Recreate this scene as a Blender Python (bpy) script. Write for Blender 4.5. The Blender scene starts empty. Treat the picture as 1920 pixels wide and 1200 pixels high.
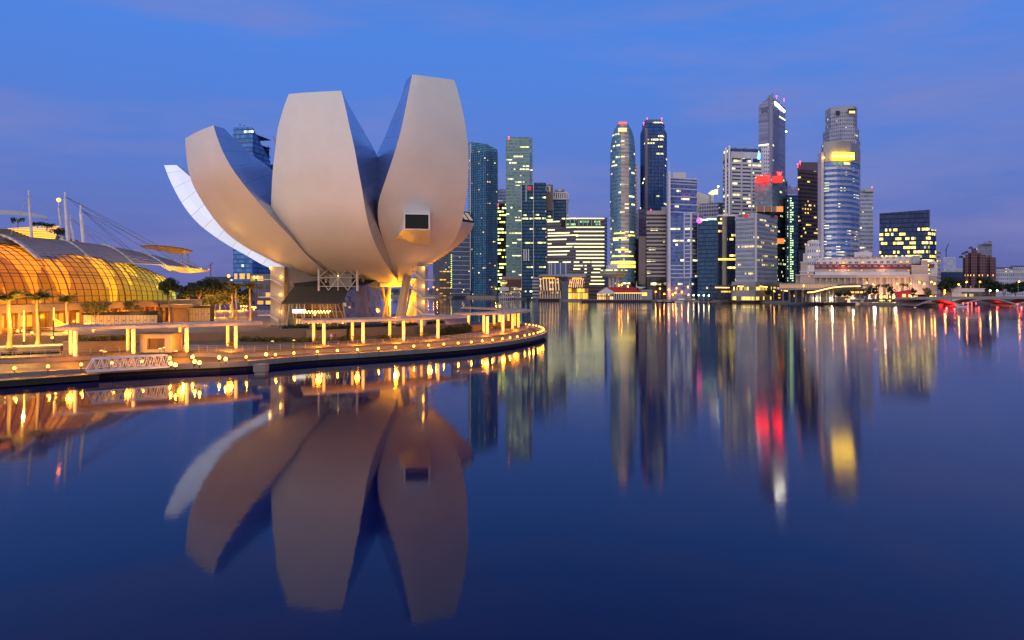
import bpy, math, random
from mathutils import Vector, Matrix
random.seed(7)
sc = bpy.context.scene
COL = sc.collection
R = math.radians
# ------------------------------------------------------------------ camera
F, HZ, CZ = 1300.0, 540.0, 14.0
cd = bpy.data.cameras.new('camera'); cam = bpy.data.objects.new('camera', cd); COL.objects.link(cam)
cam.location = (0, 0, CZ); cam.rotation_euler = (R(90), 0, 0)
cd.sensor_width = 36; cd.lens = F/1920*36; cd.shift_y = -60/1920; cd.clip_start = 0.5; cd.clip_end = 30000
sc.camera = cam
# ------------------------------------------------------------------ view
sc.view_settings.view_transform = 'Standard'; sc.view_settings.look = 'None'
sc.view_settings.exposure = 0; sc.view_settings.gamma = 1
sc.cycles.use_denoising = True
sc.cycles.max_bounces = 6; sc.cycles.glossy_bounces = 4; sc.cycles.transparent_max_bounces = 6
sc.cycles.sample_clamp_indirect = 6; sc.cycles.caustics_reflective = False; sc.cycles.caustics_refractive = False
# ------------------------------------------------------------------ node helper
class NT:
    def __init__(s, nt): s.t = nt
    def n(s, typ, **kw):
        x = s.t.nodes.new(typ)
        for k, v in kw.items():
            if k.startswith('i_'): s.put(x.inputs[k[2:].replace('_', ' ')], v)
            elif k.startswith('j'): s.put(x.inputs[int(k[1:])], v)
            else: setattr(x, k, v)
        return x
    def put(s, sock, v):
        if hasattr(v, 'is_output'): s.t.links.new(v, sock)
        elif isinstance(v, bpy.types.Node): s.t.links.new(v.outputs[0], sock)
        else:
            if isinstance(v, tuple) and len(v) == 3 and sock.type == 'RGBA': v = v+(1,)
            sock.default_value = v
    def m(s, op, a, b=0.0, c=0.0):
        return s.n('ShaderNodeMath', operation=op, j0=a, j1=b, j2=c).outputs[0]
    def mix(s, f, a, b):
        x = s.n('ShaderNodeMix', data_type='RGBA'); s.put(x.inputs[0], f); s.put(x.inputs[6], a); s.put(x.inputs[7], b)
        return x.outputs[2]
    def mul(s, f, a, b):
        x = s.n('ShaderNodeMix', data_type='RGBA', blend_type='MULTIPLY'); s.put(x.inputs[0], f); s.put(x.inputs[6], a); s.put(x.inputs[7], b)
        return x.outputs[2]
    def vec(s, x, y, z=0.0): return s.n('ShaderNodeCombineXYZ', j0=x, j1=y, j2=z).outputs[0]
    def ramp(s, f, stops, interp='LINEAR'):
        x = s.n('ShaderNodeValToRGB'); s.put(x.inputs[0], f); cr = x.color_ramp; cr.interpolation = interp
        while len(cr.elements) < len(stops): cr.elements.new(0.5)
        for e, (p, c) in zip(cr.elements, stops): e.position = p; e.color = tuple(c)+(1,)
        return x.outputs[0]
# ------------------------------------------------------------------ world: dusk sky
w = bpy.data.worlds.new('World'); sc.world = w; w.use_nodes = True
g = NT(w.node_tree); w.node_tree.nodes.clear()
gen = g.n('ShaderNodeTexCoord').outputs['Generated']
sx = g.n('ShaderNodeSeparateXYZ', j0=gen)
zz = g.m('MAXIMUM', sx.outputs[2], 0.0)
grad = g.ramp(zz, [(0.0, (.120, .138, .415)), (0.07, (.127, .170, .515)), (0.17, (.108, .212, .660)), (0.32, (.080, .245, .810)), (0.6, (.075, .22, .68)), (1.0, (.07, .16, .50))])
# glow of the sun below the horizon, behind the camera
back = g.m('MULTIPLY', sx.outputs[1], -1.0)
gl = g.m('POWER', g.m('MAXIMUM', g.m('SUBTRACT', g.m('MULTIPLY', back, 1.1), .12), 0.0), 1.2)
gl = g.m('MULTIPLY', gl, g.m('SUBTRACT', 1.0, g.m('MULTIPLY', zz, .75)))
grad = g.mix(g.m('MINIMUM', gl, 1.0), grad, (.53, .46, .41))
# thin clouds
cv = g.vec(g.m('DIVIDE', sx.outputs[0], g.m('ADD', zz, .25)), g.m('DIVIDE', sx.outputs[1], g.m('ADD', zz, .25)), g.m('MULTIPLY', zz, 9.0))
cn = g.n('ShaderNodeTexNoise', i_Vector=cv, i_Scale=1.35, i_Detail=6.0, i_Roughness=.55)
cl = g.ramp(cn.outputs[0], [(0.45, (0, 0, 0)), (0.68, (1, 1, 1))])
cl = g.m('MULTIPLY', g.n('ShaderNodeSeparateColor', j0=cl).outputs[0], .42)
grad = g.mix(cl, grad, (.27, .255, .55))
nish = g.n('ShaderNodeTexSky', sky_type='NISHITA'); nish.sun_disc = False
nish.sun_elevation = R(3); nish.sun_rotation = R(200)
bg1 = g.n('ShaderNodeBackground', j0=grad, j1=0.92)
bg2 = g.n('ShaderNodeBackground', j0=nish.outputs[0], j1=0.006)
ad = g.n('ShaderNodeAddShader', j0=bg1, j1=bg2)
out = g.n('ShaderNodeOutputWorld', j0=ad)
# last light of the low sun, behind the camera on the left
sd = bpy.data.lights.new('sun', 'SUN'); sd.energy = 1.75; sd.angle = R(80); sd.color = (1.0, .91, .85)
so = bpy.data.objects.new('sun', sd); COL.objects.link(so)
so.rotation_euler = Vector((.42, 1, -.22)).to_track_quat('-Z', 'Y').to_euler()
# ------------------------------------------------------------------ placing helpers
def X(px, Y): return (px-960)/F*Y
def Z(py, Y): return CZ+(HZ-py)/F*Y
def P(px, py, Y): return Vector((X(px, Y), Y, Z(py, Y)))
def YW(py, z=0.0): return (CZ-z)*F/(py-HZ)          # distance of a point at height z seen at row py
def tag(o, label=None, cat=None, group=None, kind=None):
    for k, v in (('label', label), ('category', cat), ('group', group), ('kind', kind)):
        if v: o[k] = v
    return o
def empty(name, loc, label=None, cat=None, group=None):
    o = bpy.data.objects.new(name, None); COL.objects.link(o); o.location = loc; o.empty_display_size = .5
    return tag(o, label, cat, group)
def copy_tree(o, parent=None, loc=None, scale=None, rz=None):
    c = o.copy(); COL.objects.link(c); c.parent = parent
    if loc is not None: c.location = loc
    if scale is not None: c.scale = (scale,)*3
    if rz is not None: c.rotation_euler = (0, 0, rz)
    for ch in list(o.children): copy_tree(ch, c)
    return c
class MB:
    """collects shapes in world coordinates; build() links them as one mesh object"""
    def __init__(s): s.v = []; s.f = []; s.uv = []
    def face(s, pts, uv=None):
        i = len(s.v); s.v += [tuple(p) for p in pts]; s.f.append(tuple(range(i, i+len(pts))))
        if uv is None:
            a, b, c = Vector(pts[0]), Vector(pts[1]), Vector(pts[2]); n = (b-a).cross(c-a)
            if n.length > 0: n.normalize()
            if abs(n.z) > .75: uv = [(p[0], p[1]) for p in pts]
            else:
                t = Vector((-n.y, n.x, 0)); t = t.normalized() if t.length > 0 else Vector((1, 0, 0))
                uv = [(Vector(p).dot(t), p[2]) for p in pts]
        s.uv.append(uv)
    def grid(s, rows, closed=False, uv=None):
        i = len(s.v); m = len(rows[0])
        for r in rows: s.v += [tuple(p) for p in r]
        for a in range(len(rows)-1):
            for b in range(m if closed else m-1):
                c = (b+1) % m
                s.f.append((i+a*m+b, i+a*m+c, i+(a+1)*m+c, i+(a+1)*m+b))
                if uv: s.uv.append([uv[a][b], uv[a][b+1], uv[a+1][b+1], uv[a+1][b]])
                else: s.uv.append([(b, a), (b+1, a), (b+1, a+1), (b, a+1)])
    def box(s, x0, y0, z0, x1, y1, z1): s.prism([(x0, y0), (x1, y0), (x1, y1), (x0, y1)], z0, z1)
    def obox(s, c, dx, hx, hy, z0, z1):
        """box turned about z: centre c, unit direction dx (2D), half sizes"""
        d = Vector(dx[:2]).normalized(); n = Vector((-d.y, d.x)); c = Vector(c[:2])
        s.prism([c-d*hx-n*hy, c+d*hx-n*hy, c+d*hx+n*hy, c-d*hx+n*hy], z0, z1)
    def prism(s, poly, z0, z1, poly2=None, caps=True):
        q = poly2 or poly; n = len(poly); L = 0.0
        zb = z0 if isinstance(z0, (list, tuple)) else [z0]*n
        zt = z1 if isinstance(z1, (list, tuple)) else [z1]*n
        for i in range(n):
            j = (i+1) % n; a, b = poly[i], poly[j]; d = math.hypot(b[0]-a[0], b[1]-a[1])
            s.face([(a[0], a[1], zb[i]), (b[0], b[1], zb[j]), (q[j][0], q[j][1], zt[j]), (q[i][0], q[i][1], zt[i])],
                   [(L, zb[i]), (L+d, zb[j]), (L+d, zt[j]), (L, zt[i])]); L += d
        if caps:
            s.face([(p[0], p[1], h) for p, h in zip(q, zt)], [(p[0]*.2, -1.0) for p in q])
            s.face([(p[0], p[1], h) for p, h in reversed(list(zip(poly, zb)))], [(p[0]*.2, -1.0) for p in poly])
    def tube(s, a, b, r, r2=None, n=8, caps=True):
        a, b = Vector(a), Vector(b); d = (b-a)
        if d.length < 1e-6: return
        d.normalize(); u = d.orthogonal().normalized(); v = d.cross(u); r2 = r if r2 is None else r2
        A = [a+(u*math.cos(k*2*math.pi/n)+v*math.sin(k*2*math.pi/n))*r for k in range(n)]
        B = [b+(u*math.cos(k*2*math.pi/n)+v*math.sin(k*2*math.pi/n))*r2 for k in range(n)]
        s.grid([A, B], closed=True)
        if caps: s.face(A[::-1]); s.face(B)
    def path(s, pts, r, n=6):
        for a, b in zip(pts[:-1], pts[1:]): s.tube(a, b, r, n=n)
    def bar(s, a, b, w, h):
        """flat rectangular bar from a to b: width w sideways, height h"""
        a, b = Vector(a), Vector(b); d = b-a; u = Vector((-d.y, d.x, 0))
        u = u.normalized() if u.length > 1e-5 else Vector((1, 0, 0)); v = d.cross(u).normalized()
        A = [a+u*sx*w/2+v*sy*h/2 for sx, sy in ((-1, -1), (1, -1), (1, 1), (-1, 1))]; B = [p+d for p in A]
        for i in range(4): j = (i+1) % 4; s.face([A[i], A[j], B[j], B[i]])
        s.face(A[::-1]); s.face(B)
    def lathe(s, prof, c, n=16):
        s.grid([[(c[0]+r*math.cos(k*2*math.pi/n), c[1]+r*math.sin(k*2*math.pi/n), c[2]+z) for k in range(n)] for r, z in prof], closed=True)
    def ball(s, c, r, n=8, m=6, sz=1.0):
        s.lathe([(max(1e-4, r*math.sin(math.pi*k/m)), -r*sz*math.cos(math.pi*k/m)) for k in range(m+1)], c, n)
    def cut(s): s.__dict__.setdefault('cuts', []).append((len(s.v), len(s.f)))
    def build_each(s, name, mat, parent=None, smooth=False):
        """one object for every piece begun with cut()"""
        cs = s.cuts+[(len(s.v), len(s.f))]; o = None
        for (v0, f0), (v1, f1) in zip(cs[:-1], cs[1:]):
            m = MB(); m.v = s.v[v0:v1]; m.f = [tuple(i-v0 for i in f) for f in s.f[f0:f1]]; m.uv = s.uv[f0:f1]; o = m.build(name, mat, parent, smooth)
        return o
    def build(s, name, mat, parent=None, smooth=False):
        me = bpy.data.meshes.new(name)
        L = Vector(parent.matrix_basis.translation) if parent is not None else Vector((0, 0, 0))
        p = parent
        while p is not None and p.parent is not None: p = p.parent; L += Vector(p.location)
        me.from_pydata([tuple(Vector(v)-L) for v in s.v], [], s.f)
        ul = me.uv_layers.new(name='UVMap'); k = 0
        for f in s.uv:
            for q in f: ul.data[k].uv = q; k += 1
        if smooth:
            for q in me.polygons: q.use_smooth = True
        me.materials.append(mat)
        o = bpy.data.objects.new(name, me); COL.objects.link(o); o.parent = parent
        return o
def one(name, mb, mat, label, cat, group=None, kind=None, smooth=False):
    return tag(mb.build(name, mat, None, smooth), label, cat, group, kind)
# ------------------------------------------------------------------ materials
MATS = {}
def mat(name, col, rough=.6, metal=0.0, emit=0.0, ecol=None, var=.14, scale=.6, spec=.5, sample=None):
    if name in MATS: return MATS[name]
    m = bpy.data.materials.new(name); m.use_nodes = True; t = NT(m.node_tree); m.node_tree.nodes.clear()
    p = t.n('ShaderNodeBsdfPrincipled'); o = t.n('ShaderNodeOutputMaterial', j0=p)
    if var > 0:
        co = t.n('ShaderNodeTexCoord').outputs['Object']
        a = t.n('ShaderNodeTexNoise', i_Vector=co, i_Scale=scale, i_Detail=5.0, i_Roughness=.65)
        f = t.n('ShaderNodeMapRange', j0=a.outputs[0], j1=.3, j2=.7, j3=1-var, j4=1+var).outputs[0]
        c = t.mul(1.0, tuple(col), t.n('ShaderNodeCombineColor', j0=f, j1=f, j2=f).outputs[0])
        t.put(p.inputs['Base Color'], c)
        t.put(p.inputs['Roughness'], t.n('ShaderNodeMapRange', j0=a.outputs[0], j1=.3, j2=.7, j3=max(.02, rough*.8), j4=min(1, rough*1.2)).outputs[0])
    else:
        p.inputs['Base Color'].default_value = tuple(col)+(1,); p.inputs['Roughness'].default_value = rough
    p.inputs['Metallic'].default_value = metal; p.inputs['Specular IOR Level'].default_value = spec
    if emit > 0:
        p.inputs['Emission Color'].default_value = tuple(ecol or col)+(1,); p.inputs['Emission Strength'].default_value = emit
        if sample is None: m.cycles.emission_sampling = 'NONE'
        else: m.cycles.emission_sampling = sample
    MATS[name] = m
    return m
def facade(name, wall, glass, cw=3.0, ch=3.6, ww=.85, wh=.62, lit=.10, run=4.0, c1=(1, .62, .14), c2=(.95, .9, .45), es=1.5, rough=.12,
           wrough=.55, seed=1.0, gvar=.35, spec=.12, wmetal=0.0, part=.12):
    """curtain wall: UV in metres, one cell per window; some windows lit from inside"""
    if name in MATS: return MATS[name]
    m = bpy.data.materials.new(name); m.use_nodes = True; t = NT(m.node_tree); m.node_tree.nodes.clear()
    p = t.n('ShaderNodeBsdfPrincipled'); t.n('ShaderNodeOutputMaterial', j0=p)
    uv = t.n('ShaderNodeSeparateXYZ', j0=t.n('ShaderNodeTexCoord').outputs['UV'])
    cw = cw*.62 if cw < 5 else cw
    cu = t.m('DIVIDE', t.m('ADD', uv.outputs[0], 500.0), cw); cvv = t.m('DIVIDE', uv.outputs[1], ch)
    fu = t.m('FRACT', cu); fv = t.m('FRACT', cvv); iu = t.m('FLOOR', cu); iv = t.m('FLOOR', cvv)
    win = t.m('MULTIPLY', t.m('LESS_THAN', t.m('ABSOLUTE', t.m('SUBTRACT', fu, .5)), ww/2), t.m('LESS_THAN', t.m('ABSOLUTE', t.m('SUBTRACT', fv, .5)), wh/2))
    wn = t.n('ShaderNodeTexWhiteNoise', noise_dimensions='3D', j0=t.vec(iu, iv, seed))
    wc = t.n('ShaderNodeSeparateColor', j0=wn.outputs['Color'])
    nz = t.n('ShaderNodeTexNoise', i_Vector=t.vec(t.m('DIVIDE', iu, run*2.6 if cw < 5 else run), t.m('MULTIPLY', iv, 3.37), seed*11.3), i_Scale=1.0, i_Detail=1.0)
    from statistics import NormalDist
    T = .5+.10*NormalDist().inv_cdf(1-min(.9, lit*1.25)) if lit > 0 else 2.0
    l1 = t.m('GREATER_THAN', nz.outputs[0], T)
    lm = t.m('MULTIPLY', t.m('MULTIPLY', l1, t.m('GREATER_THAN', wc.outputs[0], part)), t.m('MULTIPLY', win, t.m('LESS_THAN', t.m('ABSOLUTE', t.m('SUBTRACT', fv, .52)), wh*.36 if ch < 6 and cw < 20 else .5)))
    gv = t.n('ShaderNodeMapRange', j0=wc.outputs[1], j1=0.0, j2=1.0, j3=1-gvar, j4=1+gvar).outputs[0]
    gcol = t.mul(1.0, tuple(min(.8, q*1.22) for q in glass), t.n('ShaderNodeCombineColor', j0=gv, j1=gv, j2=gv).outputs[0])
    ns = t.n('ShaderNodeTexNoise', i_Vector=t.vec(uv.outputs[0], uv.outputs[1], seed), i_Scale=.08, i_Detail=4.0)
    wv = t.n('ShaderNodeMapRange', j0=ns.outputs[0], j1=.3, j2=.7, j3=.8, j4=1.15).outputs[0]
    wcol = t.mul(1.0, tuple(min(.8, q*1.15) for q in wall), t.n('ShaderNodeCombineColor', j0=wv, j1=wv, j2=wv).outputs[0])
    t.put(p.inputs['Base Color'], t.mix(win, wcol, gcol))
    t.put(p.inputs['Roughness'], t.n('ShaderNodeMapRange', j0=win, j3=wrough, j4=rough).outputs[0])
    p.inputs['Specular IOR Level'].default_value = spec
    t.put(p.inputs['Metallic'], t.n('ShaderNodeMapRange', j0=win, j3=wmetal, j4=0.0).outputs[0])
    t.put(p.inputs['Emission Color'], t.mix(wc.outputs[2], tuple(c1), tuple(c2)))
    ev = t.m('MULTIPLY', t.m('ADD', t.m('MULTIPLY', wc.outputs[1], 1.3), .35), es*1.35)
    t.put(p.inputs['Emission Strength'], t.m('MULTIPLY', lm, ev))
    m.cycles.emission_sampling = 'NONE'
    MATS[name] = m
    return m
CONC = mat('pale_concrete', (.215, .185, .16), .7)
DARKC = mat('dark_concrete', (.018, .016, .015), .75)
WHITE = mat('white_paint', (.72, .70, .69), .45)
GREYM = mat('grey_metal', (.35, .36, .38), .4, .6)
DARK = mat('dark_metal', (.03, .032, .036), .45, .4)
STEEL = mat('steel', (.5, .5, .5), .35, .9)
BLACK = mat('black_glass', (.004, .005, .007), .15, spec=.12)
BARK = mat('bark', (.16, .12, .085), .9)
LAMPW = mat('lamp_warm', (1, .75, .35), .4, emit=10, ecol=(1, .30, .025), var=0)
LAMPO = mat('lamp_orange', (1, .5, .1), .4, emit=12, ecol=(1, .20, .012), var=0)
LAMPC = mat('lamp_cool', (.9, 1, .8), .4, emit=16, ecol=(.75, 1, .62), var=0)
TUBE = mat('lit_tube', (1, .8, .5), .4, emit=2.5, ecol=(1, .33, .025), var=0, sample='AUTO')
BEAC = mat('red_beacon', (1, .1, .1), .4, emit=6, ecol=(1, .05, .08), var=0)
def pavers(name, col, w_, h_, mortar=.03, rough=.65, rot=0.0):
    m = mat(name, col, rough, scale=.35, var=.2); t = NT(m.node_tree); p = m.node_tree.nodes['Principled BSDF']
    src = p.inputs['Base Color'].links[0].from_socket
    mp = t.n('ShaderNodeMapping', j0=t.n('ShaderNodeTexCoord').outputs['Object']); mp.inputs['Rotation'].default_value = (0, 0, rot)
    b = t.n('ShaderNodeTexBrick', j0=mp.outputs[0]); b.inputs['Color1'].default_value = (.8, .8, .8, 1); b.inputs['Color2'].default_value = (1.15, 1.12, 1.1, 1); b.inputs['Mortar'].default_value = (.35, .35, .35, 1)
    b.inputs['Scale'].default_value = 1.0; b.inputs['Mortar Size'].default_value = mortar; b.inputs['Brick Width'].default_value = w_; b.inputs['Row Height'].default_value = h_
    t.put(p.inputs['Base Color'], t.mul(1.0, src, b.outputs[0])); return m
def leafmat(name, col):
    return mat(name, col, .65, var=.45, scale=2.2, spec=.3)
LEAF = leafmat('leaf_green', (.085, .105, .028)); LEAFD = leafmat('leaf_dark', (.028, .050, .024)); LEAFLIT = leafmat('leaf_lit_yellow', (.13, .13, .03))  # yellow copy: lamplight on the lit plants is put into the leaf colour
def plight(loc, watt, col=(1, .45, .10), rad=.15, name='lamp_light'):
    l = bpy.data.lights.new(name, 'POINT'); l.energy = watt; l.color = col; l.shadow_soft_size = rad
    o = bpy.data.objects.new(name, l); COL.objects.link(o); o.location = loc; return o
def text(s, name, m, parent, loc, size, rz=0.0, ext=.15, align='CENTER'):
    c = bpy.data.curves.new(name, 'FONT'); c.body = s; c.size = size; c.extrude = ext; c.align_x = align; c.align_y = 'CENTER'
    f = bpy.data.objects.new(name, c); me = bpy.data.meshes.new_from_object(f); bpy.data.objects.remove(f)
    o = bpy.data.objects.new(name, me); COL.objects.link(o); me.materials.clear(); me.materials.append(m); o.parent = parent
    L = Vector(parent.location) if parent else Vector((0, 0, 0))
    o.location = Vector(loc)-L; o.rotation_euler = (R(90), 0, rz); return o
# ================================================================== SETTING
def water_mat():
    m = bpy.data.materials.new('bay_water'); m.use_nodes = True; t = NT(m.node_tree); m.node_tree.nodes.clear()
    p = t.n('ShaderNodeBsdfPrincipled'); t.n('ShaderNodeOutputMaterial', j0=p)
    p.inputs['Base Color'].default_value = (.0, .0018, .050, 1); p.inputs['IOR'].default_value = 1.285; p.inputs['Anisotropic'].default_value = .75; t.put(p.inputs['Tangent'], t.vec(0.0, 1.0, 0.0))
    p.inputs['Specular IOR Level'].default_value = .5
    co = t.n('ShaderNodeTexCoord').outputs['Object']
    a = t.n('ShaderNodeTexNoise', i_Vector=co, i_Scale=.35, i_Detail=4.0, i_Roughness=.6)
    b = t.n('ShaderNodeTexNoise', i_Vector=co, i_Scale=.02, i_Detail=3.0)
    ps = t.n('ShaderNodeSeparateXYZ', j0=co)
    # a breeze on the open bay to the right, calm water in the lee of the promenade
    wx = t.n('ShaderNodeMapRange', interpolation_type='SMOOTHSTEP', j0=ps.outputs[0], j1=-6.0, j2=14.0).outputs[0]
    wy = t.n('ShaderNodeMapRange', interpolation_type='SMOOTHSTEP', j0=ps.outputs[1], j1=34.0, j2=62.0).outputs[0]
    base = t.n('ShaderNodeMapRange', j0=b.outputs[0], j1=.35, j2=.7, j3=.032, j4=.06).outputs[0]
    t.put(p.inputs['Roughness'], t.m('ADD', base, t.m('MULTIPLY', t.m('MULTIPLY', wx, wy), t.n('ShaderNodeMapRange', j0=b.outputs[0], j1=.35, j2=.7, j3=.028, j4=.055).outputs[0])))
    bp = t.n('ShaderNodeBump', i_Strength=.10, i_Distance=.05, i_Height=a.outputs[0])
    t.put(p.inputs['Normal'], bp.outputs[0])
    return m
wm = MB(); wm.face([(-9000, -400, 0), (9000, -400, 0), (9000, 12000, 0), (-9000, 12000, 0)])
one('water', wm, water_mat(), 'still dark blue bay mirroring the skyline', 'water', kind='structure')
# city ground behind the far shore: shoreline read along the far waterline
SHORE = [(-2500, 1500), (X(300, 1300), 1300), (X(640, 1120), 1120), (X(835, 1020), 1020), (X(930, 960), 960), (X(985, 850), 850), (X(1010, 745), 745), (X(1110, 715), 715),
         (X(1230, 700), 700), (X(1330, 690), 690), (X(1420, 650), 650), (X(1500, 612), 612), (X(1600, 570), 570), (X(1680, 545), 545), (X(1760, 512), 512), (X(1790, 560), 560),
         (X(1860, 640), 640), (X(1990, 600), 600), (X(2300, 560), 560), (2600, 700)]
gm = MB(); gm.face([(x, y, 2.2) for x, y in SHORE]+[(9000, 700, 2.2), (9000, 11900, 2.2), (-9000, 11900, 2.2), (-9000, 1500, 2.2)])
ASPH = mat('city_paving', (.10, .095, .09), .8, scale=.05)
one('city_ground', gm, ASPH, 'paved city ground under the towers', 'ground', kind='structure')
qm = MB()
for a, b in zip(SHORE[:-1], SHORE[1:]): qm.face([(a[0], a[1], -1), (b[0], b[1], -1), (b[0], b[1], 2.2), (a[0], a[1], 2.2)])
one('far_quay_wall', qm, mat('grey_stone', (.20, .19, .19), .8, scale=.4), 'grey stone embankment wall along the far shore', 'wall')
# ---- the promenade's edge, through its row of lamps (lamp height 2.2)
EDGEPX = [(-160, 699), (-60, 695), (27, 690.5), (90, 687), (152, 683), (210, 681), (266, 677), (318, 675), (361, 673), (411, 672.5), (466, 671), (507, 665), (550, 662), (592, 659), (632, 657.4), (670, 655.6),
          (708, 653.4), (742, 651.3), (775, 649.2), (805, 647.2), (833, 645.4), (859, 643.4), (884, 641.3), (905, 639.6), (925, 637.4), (942, 635.3), (958, 633.2), (972, 631.3), (984, 629), (994, 627.2),
          (1002, 625.4), (1009, 623.4), (1014, 621.8), (1018, 620.2), (1020, 618.4), (1020, 616.6), (1018, 615), (1015, 613.4), (1011, 612), (1006, 610.6), (1000, 609.6), (993, 608.6), (985, 607.8)]
EDGE = [Vector((X(px, YW(py, 2.2)), YW(py, 2.2))) for px, py in EDGEPX]
for _ in range(2):
    EDGE = [EDGE[0]]+[(EDGE[i-1]+EDGE[i]*2+EDGE[i+1])/4 for i in range(1, len(EDGE)-1)]+[EDGE[-1]]
NORM = []
for i in range(len(EDGE)):
    d = (EDGE[min(i+1, len(EDGE)-1)]-EDGE[max(i-1, 0)]).normalized(); NORM.append(Vector((d.y, -d.x)))      # outward, to the water
def off(k): return [e+n*k for e, n in zip(EDGE, NORM)]
INLAND = [Vector((-20, 247)), Vector((-48, 262)), Vector((-92, 300)), Vector((-190, 480)), Vector((-420, 900)), Vector((-900, 900)), Vector((-900, 90)), Vector((-160, 92))]
def lod(i):   # depth of the lower boardwalk behind the lamps: wide at the landing stage, narrow round the point
    px = EDGEPX[i][0]
    if i > 31: return 4.0
    return 4.6+ (10.5 if px < 300 else max(0, 10.5*(520-px)/220)) * (1 if px < 520 else 0)
OUT = off(.9); L1 = [e-n*lod(i) for i, (e, n) in enumerate(zip(EDGE, NORM))]
DECK = pavers('timber_boardwalk', (.11, .075, .037), 4.0, .45, .05, .7, .3)
PAVE = pavers('granite_paving', (.14, .11, .056), 2.4, 1.2, .05, .6, .3)
PLAZ = pavers('plaza_paving', (.11, .096, .092), 4.0, 2.0, .08, .7, .2)
def deck(name, poly, z, m, label):
    b = MB(); b.face([(p.x, p.y, z) for p in poly]); return one(name, b, m, label, 'promenade', kind='structure')
deck('boardwalk', OUT+INLAND, 1.6, DECK, 'low timber boardwalk along the water')
deck('promenade', L1+INLAND, 2.5, PAVE, 'raised paved promenade behind the boardwalk')
PLZ = [Vector(p) for p in ((-160, 134), (-100, 139), (-75, 146), (-52, 157), (-40, 163), (-24, 172), (-16, 184), (-12, 197), (-13, 215), (-20, 236))]
deck('plaza', PLZ+[Vector((-24, 244))]+INLAND[1:-2]+[Vector((-900, 134))], 4.3, PLAZ, 'plaza around the museum')
b = MB()
for a, c in zip(L1[:-1], L1[1:]):
    m_ = [(a.x, a.y, 1.4), (c.x, c.y, 1.4), (c.x, c.y, 2.5), (a.x, a.y, 2.5)]; b.face(m_)
one('promenade_riser', b, PAVE, 'stepped edge between boardwalk and promenade', 'step', kind='structure')
b = MB()
for k in (1, 2):          # two long steps
    S = [l+n*.45*k for l, n in zip(L1, NORM)]; T_ = [l+n*.45*(k-1) for l, n in zip(L1, NORM)]; zt = 2.5-.3*k
    for i in range(len(S)-1):
        b.face([(S[i].x, S[i].y, zt), (S[i+1].x, S[i+1].y, zt), (T_[i+1].x, T_[i+1].y, zt), (T_[i].x, T_[i].y, zt)])
        b.face([(S[i].x, S[i].y, zt-.3), (S[i+1].x, S[i+1].y, zt-.3), (S[i+1].x, S[i+1].y, zt), (S[i].x, S[i].y, zt)])
one('promenade_step', b, CONC, 'two long concrete steps down to the boardwalk', 'step', kind='structure')
b = MB()
for a, c in zip(PLZ[:-1], PLZ[1:]): b.face([(a.x, a.y, 2.3), (c.x, c.y, 2.3), (c.x, c.y, 4.3), (a.x, a.y, 4.3)])
one('plaza_riser', b, mat('sandstone_wall', (.19, .13, .075), .75), 'low retaining wall of the plaza', 'wall', kind='structure')
# quay fascia with joints, dark recess below
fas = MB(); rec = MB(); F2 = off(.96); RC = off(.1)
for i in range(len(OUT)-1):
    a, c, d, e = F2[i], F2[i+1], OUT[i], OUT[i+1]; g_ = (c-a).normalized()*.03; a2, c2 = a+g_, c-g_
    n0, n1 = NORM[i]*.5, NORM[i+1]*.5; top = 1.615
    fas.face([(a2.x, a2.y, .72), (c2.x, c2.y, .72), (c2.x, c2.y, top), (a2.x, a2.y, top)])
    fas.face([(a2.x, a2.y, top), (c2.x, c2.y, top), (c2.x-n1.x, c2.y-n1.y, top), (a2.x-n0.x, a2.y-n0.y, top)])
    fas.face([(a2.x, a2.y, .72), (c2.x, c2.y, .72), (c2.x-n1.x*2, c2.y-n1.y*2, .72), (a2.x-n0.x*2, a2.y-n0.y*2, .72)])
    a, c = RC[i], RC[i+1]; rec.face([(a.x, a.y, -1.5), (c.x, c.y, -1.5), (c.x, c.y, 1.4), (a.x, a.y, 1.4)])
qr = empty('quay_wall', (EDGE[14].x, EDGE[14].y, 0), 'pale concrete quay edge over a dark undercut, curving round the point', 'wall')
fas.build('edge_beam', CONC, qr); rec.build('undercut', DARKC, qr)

# ================================================================== MUSEUM
AX, AY = -37.5, 197.0
mus = empty('museum_building', (AX, AY, 4.3), 'pale flower shaped museum with tall tapering petals on the promontory', 'museum')
SKIN = mat('petal_skin', (.77, .735, .685), .5, var=.05, scale=.12, spec=.35)
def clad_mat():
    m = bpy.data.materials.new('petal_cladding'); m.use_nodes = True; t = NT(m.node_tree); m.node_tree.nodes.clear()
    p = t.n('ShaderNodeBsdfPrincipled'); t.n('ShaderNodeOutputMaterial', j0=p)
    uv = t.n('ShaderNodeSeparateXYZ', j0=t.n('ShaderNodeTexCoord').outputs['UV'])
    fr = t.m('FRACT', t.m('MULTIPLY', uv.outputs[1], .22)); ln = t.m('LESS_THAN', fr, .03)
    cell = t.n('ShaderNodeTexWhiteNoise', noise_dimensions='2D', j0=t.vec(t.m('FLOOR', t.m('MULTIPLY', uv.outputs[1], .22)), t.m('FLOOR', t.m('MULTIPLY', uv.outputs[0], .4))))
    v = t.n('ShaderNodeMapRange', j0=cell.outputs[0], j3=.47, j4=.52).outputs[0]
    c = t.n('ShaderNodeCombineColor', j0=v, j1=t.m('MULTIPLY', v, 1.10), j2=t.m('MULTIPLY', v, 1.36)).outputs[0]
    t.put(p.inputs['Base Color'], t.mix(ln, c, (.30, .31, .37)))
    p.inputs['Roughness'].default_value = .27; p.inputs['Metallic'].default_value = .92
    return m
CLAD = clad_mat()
def lerp(a, b, t): return a+(b-a)*t
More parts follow.
